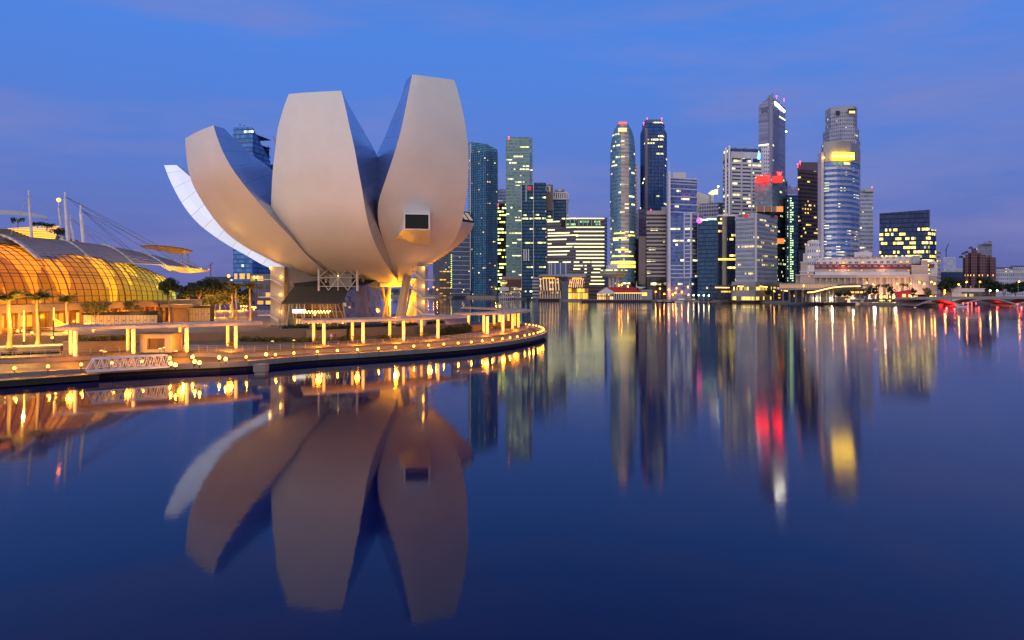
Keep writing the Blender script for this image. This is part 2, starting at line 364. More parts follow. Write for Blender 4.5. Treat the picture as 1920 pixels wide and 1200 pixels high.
def petal(thd, rows, inner, wi=(1.0, 1.0), bulge=.07, label=None, root=(.8, .8)):
    """rows: outer profile (r, z, half width left, half width right); inner: (r, z) from root to tip"""
    th = R(thd); u = Vector((math.sin(th), -math.cos(th), 0)); v = Vector((math.cos(th), math.sin(th), 0)); A = Vector((AX, AY, 0))
    # refine the rows with Catmull-Rom
    rr = []
    for i in range(len(rows)-1):
        p0 = rows[max(i-1, 0)]; p1 = rows[i]; p2 = rows[i+1]; p3 = rows[min(i+2, len(rows)-1)]
        for k in range(3):
            t = k/3; rr.append(tuple(.5*(2*b+(c-a)*t+(2*a-5*b+4*c-d)*t*t+(3*b-3*c+d-a)*t**3) for a, b, c, d in zip(p0, p1, p2, p3)))
    rr.append(rows[-1]); n = len(rr); M = 12
    def inn(s):
        x = s*(len(inner)-1); i = min(int(x), len(inner)-2); return [lerp(a, b, x-i) for a, b in zip(inner[i], inner[i+1])]
    outer, ins = [], []
    for i, (r, z, wl, wr) in enumerate(rr):
        row = []
        for k in range(M+1):
            t = k/M*2-1; w_ = wl*t if t < 0 else wr*t
            row.append(A+u*(r+bulge*(wl+wr)/2*(1-t*t))+v*w_+Vector((0, 0, z)))
        outer.append(row)
        ir, iz = inn(i/(n-1)); f = i/(n-1)
        ins.append([A+u*ir-v*wl*lerp(root[0], wi[0], f)+Vector((0, 0, iz)), A+u*ir+v*wr*lerp(root[1], wi[1], f)+Vector((0, 0, iz))])
    b = MB(); b.grid(outer); o = b.build('petal', SKIN, mus, smooth=True)
    if label: o['label'] = label
    c = MB()
    for side in (0, 1):
        ed = [q[0] if side == 0 else q[-1] for q in outer]
        rows_, uvs = [], []; L = 0
        for i in range(n):
            a, d = ed[i], ins[i][side]
            if i: L += (ed[i]-ed[i-1]).length
            rows_.append([a.lerp(d, q/3) for q in range(4)]); uvs.append([((a-d).length*q/3, L) for q in range(4)])
        c.grid(rows_, uv=uvs)
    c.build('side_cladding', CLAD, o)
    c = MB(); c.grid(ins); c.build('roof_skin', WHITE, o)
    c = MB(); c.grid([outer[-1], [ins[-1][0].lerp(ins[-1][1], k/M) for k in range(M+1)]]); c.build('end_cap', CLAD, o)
    return o
P4 = [(8.5,15.6,2.8,2.8),(13.7,16.9,4.5,4.5),(18.7,19.2,5.5,6.7),(23.4,22.2,5.2,9.7),(27.7,25.5,5.8,12.2),(31.6,29.4,7.8,12.9),(34.9,33.8,8.6,12.8),(37.6,38.5,7.7,12.5),(39.7,43.6,6.4,12.0),(41.1,48.9,5.1,11.2),(41.9,54.3,4.1,10.0),(41.9,59.8,3.0,8.6),(41.7,62.6,2.4,7.7)]
P3 = [(8.3,15.5,2.7,8.6),(13.4,16.8,4.4,9.9),(20.0,18.6,6.0,11.0),(27.0,21.2,7.4,12.0),(32.4,24.3,9.0,12.4),(36.2,27.8,10.4,12.6),(38.9,31.6,10.5,12.8),(40.6,35.9,9.5,12.8),(41.8,40.4,8.5,12.4),(42.3,45.1,7.6,11.7),(42.5,50.0,6.8,10.6),(42.3,54.9,5.4,9.4),(41.9,57.9,4.4,8.4)]
P2 = [(9.4,15.5,3.1,3.1),(15.2,16.7,5.0,5.0),(20.8,18.3,6.9,7.1),(25.2,20.3,9.4,10.1),(29.2,22.8,12.3,12.2),(33.4,25.7,15.3,14.8),(37.3,29.0,16.5,15.4),(41.0,32.6,15.3,15.5),(44.4,36.4,13.4,15.3),(47.2,40.4,11.8,14.5),(48.5,44.6,11.1,12.1),(49.0,48.9,10.9,9.4),(49.0,51.0,11.2,8.0)]
petal(-12, P3, [(4, 25), (9, 33), (16, 38), (23, 43), (30, 50), (37.5, 57.7)], (.95, .86), .05, 'broad flat topped petal facing the water')
petal(24, P4, [(4, 25), (9, 33), (16, 38), (23, 44), (31, 53), (38, 62.2)], (1.2, 1.0), .05, 'tallest petal, with a boxed window low on its face')
petal(-47, P2, [(4, 25), (9, 30), (20, 34), (32, 39.5), (40, 44.6), (46.2, 50.9)], (.9, .88), .05, 'petal leaning out to the left with a blue shaded side', (.8, .15))
P1 = [(9, 15.4, 3, 3), (16, 16.3, 5, 5), (22, 17.6, 6.3, 6.3), (29, 19.5, 7, 7), (34.6, 22.6, 7, 7), (41, 26.4, 7, 7), (47, 30.9, 6.6, 6.6), (51.2, 35.9, 6.2, 6.2), (54.7, 42.0, 5.4, 5.4), (56.8, 47.0, 4.8, 4.8)]
petal(-84, P1, [(4, 24), (14, 26), (27, 29), (38, 35), (47, 41.4), (53.6, 47.1)], (1.0, 1.0), .05, 'low slender petal on the far left, seen from its bright side')
def short(th, k, zt, wk=1.0):
    q = [(9, 15.5, 3, 3), (15, 16.8, 5, 5), (20.5, 19, 6.7, 6.7), (25, 21.8, 8.2*wk, 8.2*wk), (28.6, 25, 8.6*wk, 8.6*wk), (31, 28.5, 7.5*wk, 7.5*wk), (32.2, zt, 6*wk, 6*wk)]
    q = [(a*(1+(k-1)*i/6), z, l, r) for i, (a, z, l, r) in enumerate(q)]
    return petal(th, q, [(3, 24), (12, 28), (20, 30), (q[-1][0]-5, zt+2.2), (q[-1][0]-2.2, zt+3.4)], (.9, .9), .08)
p5 = petal(61, [(9, 18.5, 3, 3), (15, 21, 4.5, 4.5), (20.5, 24, 5.4, 5.0), (24.5, 26.8, 5.8, 5.4), (27, 29, 5.4, 5.2), (28.8, 31.4, 4.6, 4.4)], [(3, 24), (12, 28), (20, 30), (24.5, 33), (26.7, 34.4)], (.92, .92), .08); p5['label'] = 'short petal on the right with a sloping skylight at its end'
# skylight of the short right-hand petal
th = R(62); u = Vector((math.sin(th), -math.cos(th), 0)); v = Vector((math.cos(th), math.sin(th), 0)); A = Vector((AX, AY, 0))
s0 = MB(); q = [A+u*28.95-v*3.7+Vector((0, 0, 31.9)), A+u*28.95+v*3.7+Vector((0, 0, 31.9)), A+u*27.0+v*3.7+Vector((0, 0, 34.4)), A+u*27.0-v*3.7+Vector((0, 0, 34.4))]; s0.face(q)
sk = s0.build('skylight', mat('skylight_glow', (.5, .45, .25), .2, emit=.32, ecol=(1, .72, .25), var=0), p5)
s0 = MB()
for t in (0, .33, .66, 1): s0.bar(q[0].lerp(q[1], t), q[3].lerp(q[2], t), .3, .3)
s0.bar(q[0], q[1], .3, .3); s0.bar(q[3], q[2], .3, .3); s0.build('skylight_frame', DARK, p5)
petal(98, [(9, 18.5, 3, 3), (14, 21, 4, 4), (18, 24, 4.6, 4.6), (21, 26.8, 4.6, 4.6), (22.5, 29, 4, 4)], [(3, 24), (10, 28), (17, 30), (20.5, 31)], (.9, .9), .08)
for th_, k, z_ in ((134, .8, 0), (170, .8, 0), (206, .9, 0)): petal(th_, [(9*k, 18.5, 3, 3), (14*k, 21, 4, 4), (18*k, 24, 4.6, 4.6), (21*k, 26.8, 4.6, 4.6), (22.5*k, 29, 4, 4)], [(2, 24), (10*k, 28), (17*k, 30), (20.5*k, 31)], (.9, .9), .08)
short(241, 1.12, 29.5)
# boxed window on the tall petal
bx = MB(); f0 = [P(757, 400, 160.5), P(806, 401, 161.5), P(806, 431, 161.5), P(757, 430, 160.5)]; k0 = [P(752, 392, 171), P(806.5, 392, 171), P(806.5, 460, 172.5), P(737, 452, 171)]
for i in range(4): j = (i+1) % 4; bx.face([f0[i], f0[j], k0[j], k0[i]])
wb = bx.build('window_box', SKIN, mus); c = sum(f0, Vector())/4
fr = [c+(p-c)*.90+Vector((0, .0, 0)) for p in f0]; bx = MB()
for i in range(4): j = (i+1) % 4; bx.face([f0[i], f0[j], fr[j], fr[i]])
for i in range(4): j = (i+1) % 4; bx.face([fr[i], fr[j], fr[j]+Vector((0, .6, 0)), fr[i]+Vector((0, .6, 0))])
bx.build('window_frame', WHITE, wb)
bx = MB(); bx.face([p+Vector((0, .55, 0)) for p in fr]); bx.build('pane', BLACK, wb)
# base ring and soffit
b = MB(); b.lathe([(.01, 14.3), (6, 14.3), (9.5, 15.2), (11, 16.6)], (AX, AY, 0), 40); b.build('base_ring', SKIN, mus, True)
AMBER = mat('amber_painted_steel', (.55, .40, .24), .5)
for a, c_, r_ in (((748, 618), (764, 514), 1.25), ((766, 616), (783, 524), 1.05), ((776, 612), (790, 526), .95)):
    yy = 186 if a[0] < 750 else 196
    b = MB(); p0 = P(a[0], a[1], yy); p1 = P(c_[0], c_[1], yy); p0.z = 4.2; b.tube(p0, p1+(p1-p0)*.06, r_, r_*.86, 14); b.build('raking_column', AMBER, mus, True)
for x0, x1 in ((716, 731), (730, 716), (731, 728), (722, 732)):
    b = MB(); p0 = P(x0, 610, 192); p1 = P(x1, 532, 197); p0.z = 4.2; b.tube(p0, p1, .42, .42, 8); b.build('lattice_leg', AMBER, mus, True)
# concrete core walls beside the pavilion
b = MB(); w0, w1 = P(533, 494, 184), P(547, 494, 184); b.prism([(w0.x, 184), (w1.x, 184), (w1.x+1.5, 192), (w0.x+.5, 192)], 4.2, 20.2)
b.face([(w1.x+.02, 184, 20.2), (w1.x+.02, 184, 8), (P(596, 524, 188).x, 188, 8), (P(596, 524, 188).x, 188, 16.5)]); b.build('core_wall', mat('warm_concrete', (.38, .33, .29), .7), mus)
# steel lift frame
lf = MB(); YL = 178.0; xa, xb = X(598, YL), X(670, YL); za, zb = Z(537, YL), Z(488, YL)
for y_ in (YL, YL+7):
    for x_ in (xa, (xa+xb)/2, xb): lf.tube((x_, y_, za-1.2), (x_, y_, zb), .32 if x_ != (xa+xb)/2 else .14, n=8)
    for k in range(4): z_ = lerp(za, zb, k/3); lf.tube((xa, y_, z_), (xb, y_, z_), .13, n=6)
    for i in range(2):
        x0, x1 = lerp(xa, xb, i/2), lerp(xa, xb, (i+1)/2)
        lf.tube((x0, y_, zb), (x1, y_, lerp(za, zb, .33)), .13, n=6); lf.tube((x1, y_, zb), (x0, y_, lerp(za, zb, .33)), .13, n=6)
        lf.tube((x0, y_, lerp(za, zb, .33)), ((x0+x1)/2, y_, za-1), .12, n=6); lf.tube((x1, y_, lerp(za, zb, .33)), ((x0+x1)/2, y_, za-1), .12, n=6)
for x_ in (xa, xb):
    for k in range(4): z_ = lerp(za, zb, k/3); lf.tube((x_, YL, z_), (x_, YL+7, z_), .12, n=6)
lfo = empty('lift_tower', ((xa+xb)/2, YL+3, 4.3), 'pale steel lift cage with crossed braces above the dark entrance roof', 'lift tower')
lf.build('steel_frame', mat('pale_steel', (.52, .48, .42), .45, .3), lfo)
lf = MB(); lf.box(xa-.3, YL-.3, zb, xb+.3, YL+7.3, zb+.25); lf.box(xa+2, YL+2.5, za-4, xb-2, YL+6.5, zb-1.2); lf.build('lift_car_shaft', mat('mesh_screen', (.26, .22, .19), .5, .4), lfo)
lf = MB()
for k, (px, py) in enumerate(((629, 491), (631, 494), (633, 498), (632, 502), (634, 517))): lf.ball(P(px, py, YL-.5), .16, 6, 4)
lf.build('indicator_lamp', mat('amber_indicator', (1, .7, .2), .4, emit=5, ecol=(1, .62, .08), var=0), lfo)
# two stair towers
PALEC = mat('pale_stair', (.62, .58, .52), .6)
def stair_tower(name, label, xw0, xw1, ytop, Y, land, sgn, lamps):
    o = empty(name, (X((xw0+xw1)/2, Y), Y, 4.3), label, 'stair tower')
    b = MB(); b.prism([(X(xw0, Y), Y), (X(xw1, Y), Y), (X(xw1, Y), Y+6), (X(xw0, Y), Y+6)], 4.2, Z(ytop, Y)); b.build('stair_wall', mat('cream_render', (.46, .40, .31), .6), o)
    for i, (lx, ly, fx, fy) in enumerate(land):
        b = MB(); p = P(lx, ly, Y-1.4); q = P(fx, fy, Y-1.4); e = p+Vector((sgn*-3.0, 0, 0))
        b.prism([(min(p.x, e.x), Y-2.3), (max(p.x, e.x), Y-2.3), (max(p.x, e.x), Y-.05), (min(p.x, e.x), Y-.05)], p.z-.28, p.z); b.build('landing', PALEC, o)
        b = MB(); b.bar(p, q, 2.0, .35); b.build('stair_flight', PALEC, o)
        b = MB(); up = Vector((0, -.95, 1.05))
        for a, c in ((e, p), (p, q)):
            for h in (1, .66, .33): b.tube(a+Vector((0, -.95, 1.05*h)), c+Vector((0, -.95, 1.05*h)), .045, n=5)
            for k in range(6): s_ = a.lerp(c, k/5); b.tube(s_+Vector((0, -.95, 0)), s_+up, .04, n=5)
        b.build('railing', GREYM, o)
    for px, py in lamps:
        b = MB(); p = P(px, py, Y-.25); b.box(p.x-.2, Y-.3, p.z-.2, p.x+.2, Y-.04, p.z+.35); b.build('wall_lamp', LAMPW, o)
        plight((p.x, Y-.9, p.z), 60, (1, .46, .07))
    return o
stair_tower('stair_tower', 'cream stair tower under the left petals with zigzag flights', 507, 533, 500, 181, [(509, 523, 533, 536), (508, 556, 529, 568), (507, 590, 524, 603)], 1, [(507, 503), (527, 520), (526, 553), (526, 585)])
stair_tower('stair_tower', 'cream stair tower under the tall right petal, open landings facing right', 781, 797, 499, 178, [(793, 524, 771, 508), (793, 557, 772, 540), (793, 588, 773, 572)], -1, [(794, 503), (794, 537), (794, 567)])
# entrance pavilion: dark folded roof over raking glass
pv = empty('entrance_pavilion', (X(620, 180), 180, 4.3), 'glass entrance pavilion with dark sloping roof and raking steel frame', 'pavilion')
Ya, Yb = 174.0, 190.0
e0, e1 = P(528, 567.5, Ya), P(643, 567.5, Ya); m0, m1 = P(551, 538, Ya+5), P(656, 538, Ya+5); r0, r1 = P(550, 524, Yb), P(712, 523, Yb-2); mR = P(690, 533, Ya+8)
rf = MB(); T = Vector((0, 0, -.35))
rf.face([e0, e1, m1, m0]); rf.face([m0, m1, mR, r1, r0]); rf.face([e0+T, e1+T, m1+T, m0+T][::-1]); rf.face([e0, e1, e1+T, e0+T])
rf.face([e1, m1, m1+T, e1+T]); rf.build('roof', mat('dark_zinc_roof', (.045, .043, .036), .55, .2), pv)
gf = MB(); g0 = P(522, 612, Ya+.5); g1 = P(650, 612, Ya+.5); g2 = Vector((X(715, 184), 184, 4.3)); g0.z = g1.z = 4.3
PG = mat('pavilion_glass', (.02, .03, .06), .08, spec=1.0)
gf.face([g1, g2, r1, mR, m1, e1]); gs = gf.build('side_glazing', facade('pavilion_side_glass', (.03, .035, .06), (.07, .10, .24), 1.5, 1.5, .93, .93, lit=.03, es=.5, spec=1.0, rough=.06, seed=3.3), pv)
gi = MB(); gi.face([Vector((e0.x+1, Ya+7, 4.3)), Vector((e1.x+1, Ya+7, 4.3)), Vector((e1.x+1, Ya+7, 12)), Vector((e0.x+1, Ya+7, 12))])
gi.build('lit_interior', facade('lobby_interior', (.10, .06, .03), (.2, .12, .05), 1.3, 2.1, .7, .8, lit=.33, run=2, c1=(1, .38, .05), c2=(1, .6, .15), es=1.1, seed=5.1), pv)
fr = MB()
for k in range(9):
    t = k/8; a = g0.lerp(g1, t); c = e0.lerp(e1, t); fr.tube(a, c+T, .16, n=6)
for k in (0, 1, 2, 5, 6, 7): fr.tube(g0.lerp(g1, (k+1)/8), (e0.lerp(e1, (k+.3)/8))+T, .10, n=6)
for h in (.33, .62): fr.tube(g0.lerp(e0, h), g1.lerp(e1, h), .06, n=6)
fr.build('front_frame', mat('lobby_steel', (.45, .38, .28), .45, .2), pv)
fr = MB()
for k in range(1, 12):
    t = k/12; fr.tube(g1.lerp(g2, t)+Vector((.04, -.04, 0)), (e1.lerp(m1, t*2.5) if t < .4 else m1.lerp(r1, (t-.4)/.6))+Vector((.04, -.04, 0)), .045, n=4)
for h in (.16, .34, .52, .7): fr.tube(g1.lerp(e1, min(1, h*1.6))+Vector((.05, -.05, 0)), g2.lerp(r1, h)+Vector((.05, -.05, 0)), .045, n=4)
fr.build('mullion', DARK, pv)
sb = MB(); a, c = P(549, 587, Ya-.4), P(573, 580, Ya-.4); sb.box(a.x, Ya-.7, a.z, c.x, Ya-.4, c.z); sb.build('lit_sign', mat('white_lit_sign', (1, 1, 1), .4, emit=1.5, ecol=(1, .90, .70), var=0), pv)
sb = MB()
for k in range(24): sb.ball(P(553+k*2.85, 586.3-(k % 2)*3.0, Ya-.3), .17, 6, 4)
sb.build('festoon_bulb', mat('festoon', (1, .9, .4), .4, emit=5, ecol=(1, .8, .22), var=0), pv)
plight((X(600, 178), 178.5, 8.5), 500, (1, .42, .07), .5)
# floodlights hidden round the foot of the flower
for px, yy, zz_, wt in ((742, 194, 10.5, 8000), (700, 190, 15.0, 1900), (655, 187, 15.6, 1400), (790, 192, 10.5, 3800), (560, 190, 10.5, 900), (690, 212, 10, 3600), (505, 192, 9.0, 1100), (820, 198, 9.0, 2000), (620, 214, 9, 2500), (465, 200, 8.0, 1300)):
    plight((X(px, yy), yy, zz_), wt, (1, .36, .012), .5, 'floodlight')
# ================================================================== PROMENADE
def on(px, py, z):
    Y = YW(py, z); return Vector((X(px, Y), Y, z))
# quay lamps: one kind, copied along the edge
def make_lamp(name, label, group, m):
    o = empty(name, (0, 0, 0), label, 'lamp', group)
    b = MB(); b.tube((0, 0, 0), (0, 0, .42), .09, .07, 8); b.build('post', DARK, o)
    b = MB(); b.ball((0, 0, .60), .23, 8, 6); b.build('globe', m, o)
    return o
LG = 'lamps along the quay edge'
proto = make_lamp('quay_lamp', 'small globe lamp in the row along the curved quay edge', LG, LAMPW)
LP = [(27, 690.5), (90, 687), (152, 683), (210, 681), (266, 677), (507, 664), (466, 671), (550, 662), (592, 658.6), (632, 657.2), (670, 655.4), (708, 653), (742, 651.3), (775, 649), (805, 647.4), (833, 645.4),
      (859, 643.3), (884, 641.3), (905, 639.5), (925, 637.5), (942, 635.2), (958, 633.4), (972, 631.4), (984, 629), (994, 627.3), (1002, 625.6), (1009, 623.5), (1014, 621.9), (1018, 620.4), (1020, 618.6), (1019.5, 616.8),
      (1018, 615), (1015, 613.5), (1011, 612.1), (1006, 610.7), (1000, 609.7), (993, 608.7), (985, 607.9)]
from_edge = []
def nearest_edge(p):
    best = None
    for a, c in zip(EDGE[:-1], EDGE[1:]):
        d = c-a; t = max(0, min(1, (p-a).dot(d)/d.length_squared)); q = a+d*t
        if best is None or (q-p).length < (best-p).length: best = q
    return best
first = True
for i, (px, py) in enumerate(LP):
    q = nearest_edge(on(px, py, 2.2).to_2d())
    if first: o = proto; o.location = (q.x, q.y, 1.6); first = False
    else: o = copy_tree(proto, None, (q.x, q.y, 1.6))
    plight((q.x, q.y+.35, 2.6), 430 if i < 22 else 170, (1, .33, .008), .1, 'quay_lamp_light')
# landing stage cluster of brighter lamps
CG = 'bright lamps at the landing stage'
p2 = make_lamp('stage_lamp', 'bright yellow lamp clustered at the landing stage beside the gangway', CG, mat('lamp_yellow', (1, .8, .3), .4, emit=14, ecol=(1, .46, .04), var=0))
for i, (px, py) in enumerate([(318, 673), (320, 683), (329, 686), (361, 671), (365, 680), (374, 682), (411, 672), (423, 675), (499, 666)]):
    q = on(px, py, 2.2)
    o = p2 if i == 0 else copy_tree(p2); o.location = (q.x, q.y, 1.6)
    o.scale = (1.25,)*3
    plight((q.x, q.y, 2.7), 340, (1, .36, .008), .1, 'stage_lamp_light')
# railing along the raised promenade
def railing(name, pts, z, label, h=1.05, step=2.4, rails=(1.0, .66, .33)):
    o = empty(name, (pts[0].x, pts[0].y, z), label, 'railing'); b = MB(); r_ = MB(); acc = 0
    for a, c in zip(pts[:-1], pts[1:]):
        a3, c3 = Vector((a.x, a.y, z)), Vector((c.x, c.y, z)); d = (c3-a3).length; n = max(1, int(round(d/step)))
        for k in range(n): q = a3.lerp(c3, k/n); b.cut(); b.tube(q, q+Vector((0, 0, h)), .035, n=5)
        for f in rails: r_.tube(a3+Vector((0, 0, h*f)), c3+Vector((0, 0, h*f)), .025 if f < 1 else .035, n=5)
    b.build_each('post', mat('rail_post', (.55, .52, .47), .4, .5), o); r_.build('rail', STEEL, o); return o
railing('promenade_railing', [l-n*.3 for l, n in zip(L1, NORM)][1:], 2.5, 'thin steel railing along the edge of the raised promenade')
railing('plaza_railing', [Vector((X(px, YW(py, 4.3)), YW(py, 4.3))) for px, py in ((-60, 629), (120, 622), (190, 618))], 4.3, 'dark handrail on the terrace behind the palms')
# pergolas
SLAB = mat('pergola_white', (.40, .36, .33), .5)
COLM = mat('column_clad', (.65, .58, .48), .5)
def pergola(name, label, mid, width, z, cols, slats, endglow=False):
    """mid: centre line (2D); cols: column feet"""
    o = empty(name, (mid[len(mid)//2].x, mid[len(mid)//2].y, 2.5), label, 'pergola')
    pts = mid; L_, R_ = [], []
    for i, p in enumerate(pts):
        d = (pts[min(i+1, len(pts)-1)]-pts[max(i-1, 0)]).normalized(); n = Vector((d.y, -d.x)); wv = width[i] if isinstance(width, (list, tuple)) else width
        L_.append(p+n*wv/2); R_.append(p-n*wv/2)
    b = MB()
    def sweep(lo, hi, z0, z1):
        b.grid([[(a.x, a.y, z0), (c.x, c.y, z0), (c.x, c.y, z1), (a.x, a.y, z1)] for a, c in zip(lo, hi)], closed=True)
        a, c = lo[0], hi[0]; b.face([(a.x, a.y, z0), (c.x, c.y, z0), (c.x, c.y, z1), (a.x, a.y, z1)]); a, c = lo[-1], hi[-1]; b.face([(c.x, c.y, z0), (a.x, a.y, z0), (a.x, a.y, z1), (c.x, c.y, z1)])
    sweep(L_, [l.lerp(r, .08) for l, r in zip(L_, R_)], z-.45, z); sweep([l.lerp(r, .92) for l, r in zip(L_, R_)], R_, z-.45, z)
    sweep([l.lerp(r, .46) for l, r in zip(L_, R_)], [l.lerp(r, .54) for l, r in zip(L_, R_)], z-.45, z-.02)
    b.build('edge_beam', SLAB, o); b = MB(); tot = 0
    for i in range(len(pts)-1):
        d = (pts[i+1]-pts[i]).length; n = max(1, int(d/slats))
        for k in range(n):
            t = (k+.5)/n; a = L_[i].lerp(L_[i+1], t); c = R_[i].lerp(R_[i+1], t)
            b.bar((a.x, a.y, z+.02), (c.x, c.y, z+.02), slats*.62, .22)
    b.build('slat', SLAB, o)
    for q, h in cols:
        c = MB(); c.obox(q, (1, .3), .24, .24, 2.5, z-.45); co = c.build('column', COLM, o)
        c = MB(); c.obox(q-Vector((.0, .32)), (1, .3), .16, .05, 2.75, z-.6); c.build('light_strip', TUBE, co); c = MB(); c.obox(q+Vector((-.34, .0)), (1, .3), .04, .14, 2.75, z-.6); c.build('light_strip', TUBE, co)
    return o
def feet(l): return [(on(px, py, 2.5).to_2d(), 0) for px, py in l]
def smooth(pts, k=3):
    out_ = []
    for i in range(len(pts)-1):
        p0, p1, p2_, p3 = pts[max(i-1, 0)], pts[i], pts[i+1], pts[min(i+2, len(pts)-1)]
        for j in range(k):
            t = j/k; out_.append(.5*(2*p1+(p2_-p0)*t+(2*p0-5*p1+4*p2_-p3)*t*t+(3*p1-3*p2_+p3-p0)*t**3))
    return out_+[pts[-1]]
def xyl(l): return [Vector((X(px, Y), Y)) for px, Y in l]
pergola('pergola', 'long pale slatted pergola on lit columns in front of the palms and kiosks', smooth(xyl([(112, 119.5), (190, 122), (300, 127), (400, 132), (476, 137.5)])), 7.5, 7.35,
        feet([(134, 665), (142, 669), (241, 658.5), (251, 663), (339, 656.5), (351, 660), (428, 650.5), (443, 653.5)]), .42)
pergola('pergola', 'pale slatted pergola on lit columns in front of the entrance pavilion', smooth(xyl([(566, 143), (640, 146), (715, 151), (790, 158), (852, 166)])), 8.6, 7.4,
        feet([(589, 642), (608, 646.5), (661.6, 640), (681.5, 643.6), (731.6, 635.5), (757.4, 639.3), (791, 631), (822, 635)]), .42)
# horseshoe pergola at the tip
arc = smooth(xyl([(856, 176), (905, 181), (948, 189), (968, 200), (965, 211), (938, 221), (905, 229), (870, 236)]))
pergola('pergola', 'horseshoe shaped pale pergola at the tip of the promenade', arc, [2.5+5.0*math.sin(math.pi*min(1, (i+1.2)/(len(arc)+.6))) for i in range(len(arc))], 7.5,
        feet([(879, 616), (907.6, 623), (914.6, 627), (927, 616), (938, 614), (943.6, 622.4), (954, 611), (961.6, 618.4), (966, 612), (972.6, 615)]), .42)
# a little light on the paving round each pair of columns
for px, py in ((138, 669), (246, 664), (345, 661), (436, 655), (600, 648), (672, 645), (745, 641), (807, 637), (912, 629), (944, 624), (966, 617)):
    q = on(px, py, 2.5); plight((q.x, q.y-1.1, 4.3), 1750, (1, .30, .006), .5, 'column_light')
# planters, kiosk, hedges
SAND = mat('sandstone', (.30, .20, .10), .75, scale=1.2)
def planter(poly, z0, z1, label, m=SAND):
    o = empty('planter_wall', (poly[0].x, poly[0].y, z0), label, 'planter')
    b = MB(); b.prism([(p.x, p.y) for p in poly], z0, z1-.25); b.build('wall', m, o)
    c = sum(poly, Vector((0, 0)))/len(poly); q = [p+(p-c).normalized()*.15 for p in poly]
    b = MB(); b.prism([(p.x, p.y) for p in q], z1-.25, z1); b.build('coping', CONC, o); return o
def strip(a, b_, depth):
    d = (b_-a).normalized(); n = Vector((-d.y, d.x)); return [a, b_, b_+n*depth, a+n*depth]
def leaf_cloud(b, c, rad, n, size, flat=1.0, rnd=random):
    for _ in range(n):
        while True:
            d = Vector((rnd.uniform(-1, 1), rnd.uniform(-1, 1), rnd.uniform(-1, 1)))
            if .25 < d.length < 1: break
        p = Vector(c)+Vector((d.x*rad[0], d.y*rad[1], d.z*rad[2]))
        u = Vector((rnd.gauss(0, 1), rnd.gauss(0, 1), rnd.gauss(0, .7))).normalized()*size*rnd.uniform(.6, 1.3); v = u.orthogonal().normalized()*size*rnd.uniform(.35, .7)
        v = Matrix.Rotation(rnd.uniform(0, 6.28), 3, u.normalized()) @ v
        b.face([p-u-v*.2, p+v, p+u+v*.1, p-v])
def hedge(poly_a, poly_b, z, h, wdt, m, label, name='hedge', cat='hedge', dens=26, size=.17, kind=None):
    b = MB(); d = (poly_b-poly_a); L_ = d.length; n = int(L_*dens)
    for k in range(max(3, int(L_/.8))):
        q = poly_a+d*((k+.5)/max(3, int(L_/.8))); hh = h*random.uniform(.65, 1.1)
        leaf_cloud(b, (q.x, q.y, z+hh*.5), (.8, wdt/2, hh*.75), int(dens*4), size*1.35)
    return one(name, b, m, label, cat, kind=kind)
def bush(px, py, z, r, m, label, n=260, size=.15, group=None):
    q = on(px, py, z); b = MB()
    for k in range(5): leaf_cloud(b, (q.x+random.uniform(-.6, .6)*r, q.y+random.uniform(-.5, .5)*r, z+r*random.uniform(.35, .9)), (r*.65, r*.65, r*.6), n//5, size)
    st = MB()
    o = empty('shrub', (q.x, q.y, z), label, 'shrub', group); b.build('foliage', m, o)
    for k in range(4): st.tube((q.x, q.y, z), (q.x+random.uniform(-.5, .5)*r, q.y+random.uniform(-.4, .4)*r, z+r*.9), .03, .015, 4)
    st.build('stem', BARK, o); return o
a, c = on(118, 661, 2.5), on(240, 657.5, 2.5)
planter(strip(a.to_2d(), c.to_2d(), 4.5), 2.5, 4.35, 'orange lit stone planter wall behind the left pergola')
hedge(a.to_2d()+Vector((0, 2.0)), c.to_2d()+Vector((0, 2.0)), 4.3, .9, 3, LEAFLIT, 'pale flowering shrubs in the planter behind the left pergola', 'planter_shrub', 'shrub', dens=30)
a, c = on(-120, 667, 2.5), on(113, 658.5, 2.5)
planter(strip(a.to_2d(), c.to_2d(), 6), 2.5, 3.55, 'low grey planter wall under the tall palms', mat('grey_granite', (.14, .12, .11), .7))
b = MB(); aa, cc = a+Vector((0, 1.1, 0)), c+Vector((0, 1.1, 0)); b.bar((aa.x, aa.y, 3.6), (cc.x, cc.y, 3.6), .25, .08)
one('light_strip', b, mat('wall_strip_light', (1, .8, .5), .4, emit=3, ecol=(1, .55, .14), var=0, sample='AUTO'), 'glowing strip of light along the low planter wall', 'light strip')
a, c = on(-120, 671, 2.5), on(112, 662.5, 2.5); hedge(a.to_2d(), c.to_2d(), 2.5, .35, 1.2, LEAFD, 'low dark ground cover at the foot of the grey planter', 'ground_cover', 'ground cover', dens=18, kind='stuff')
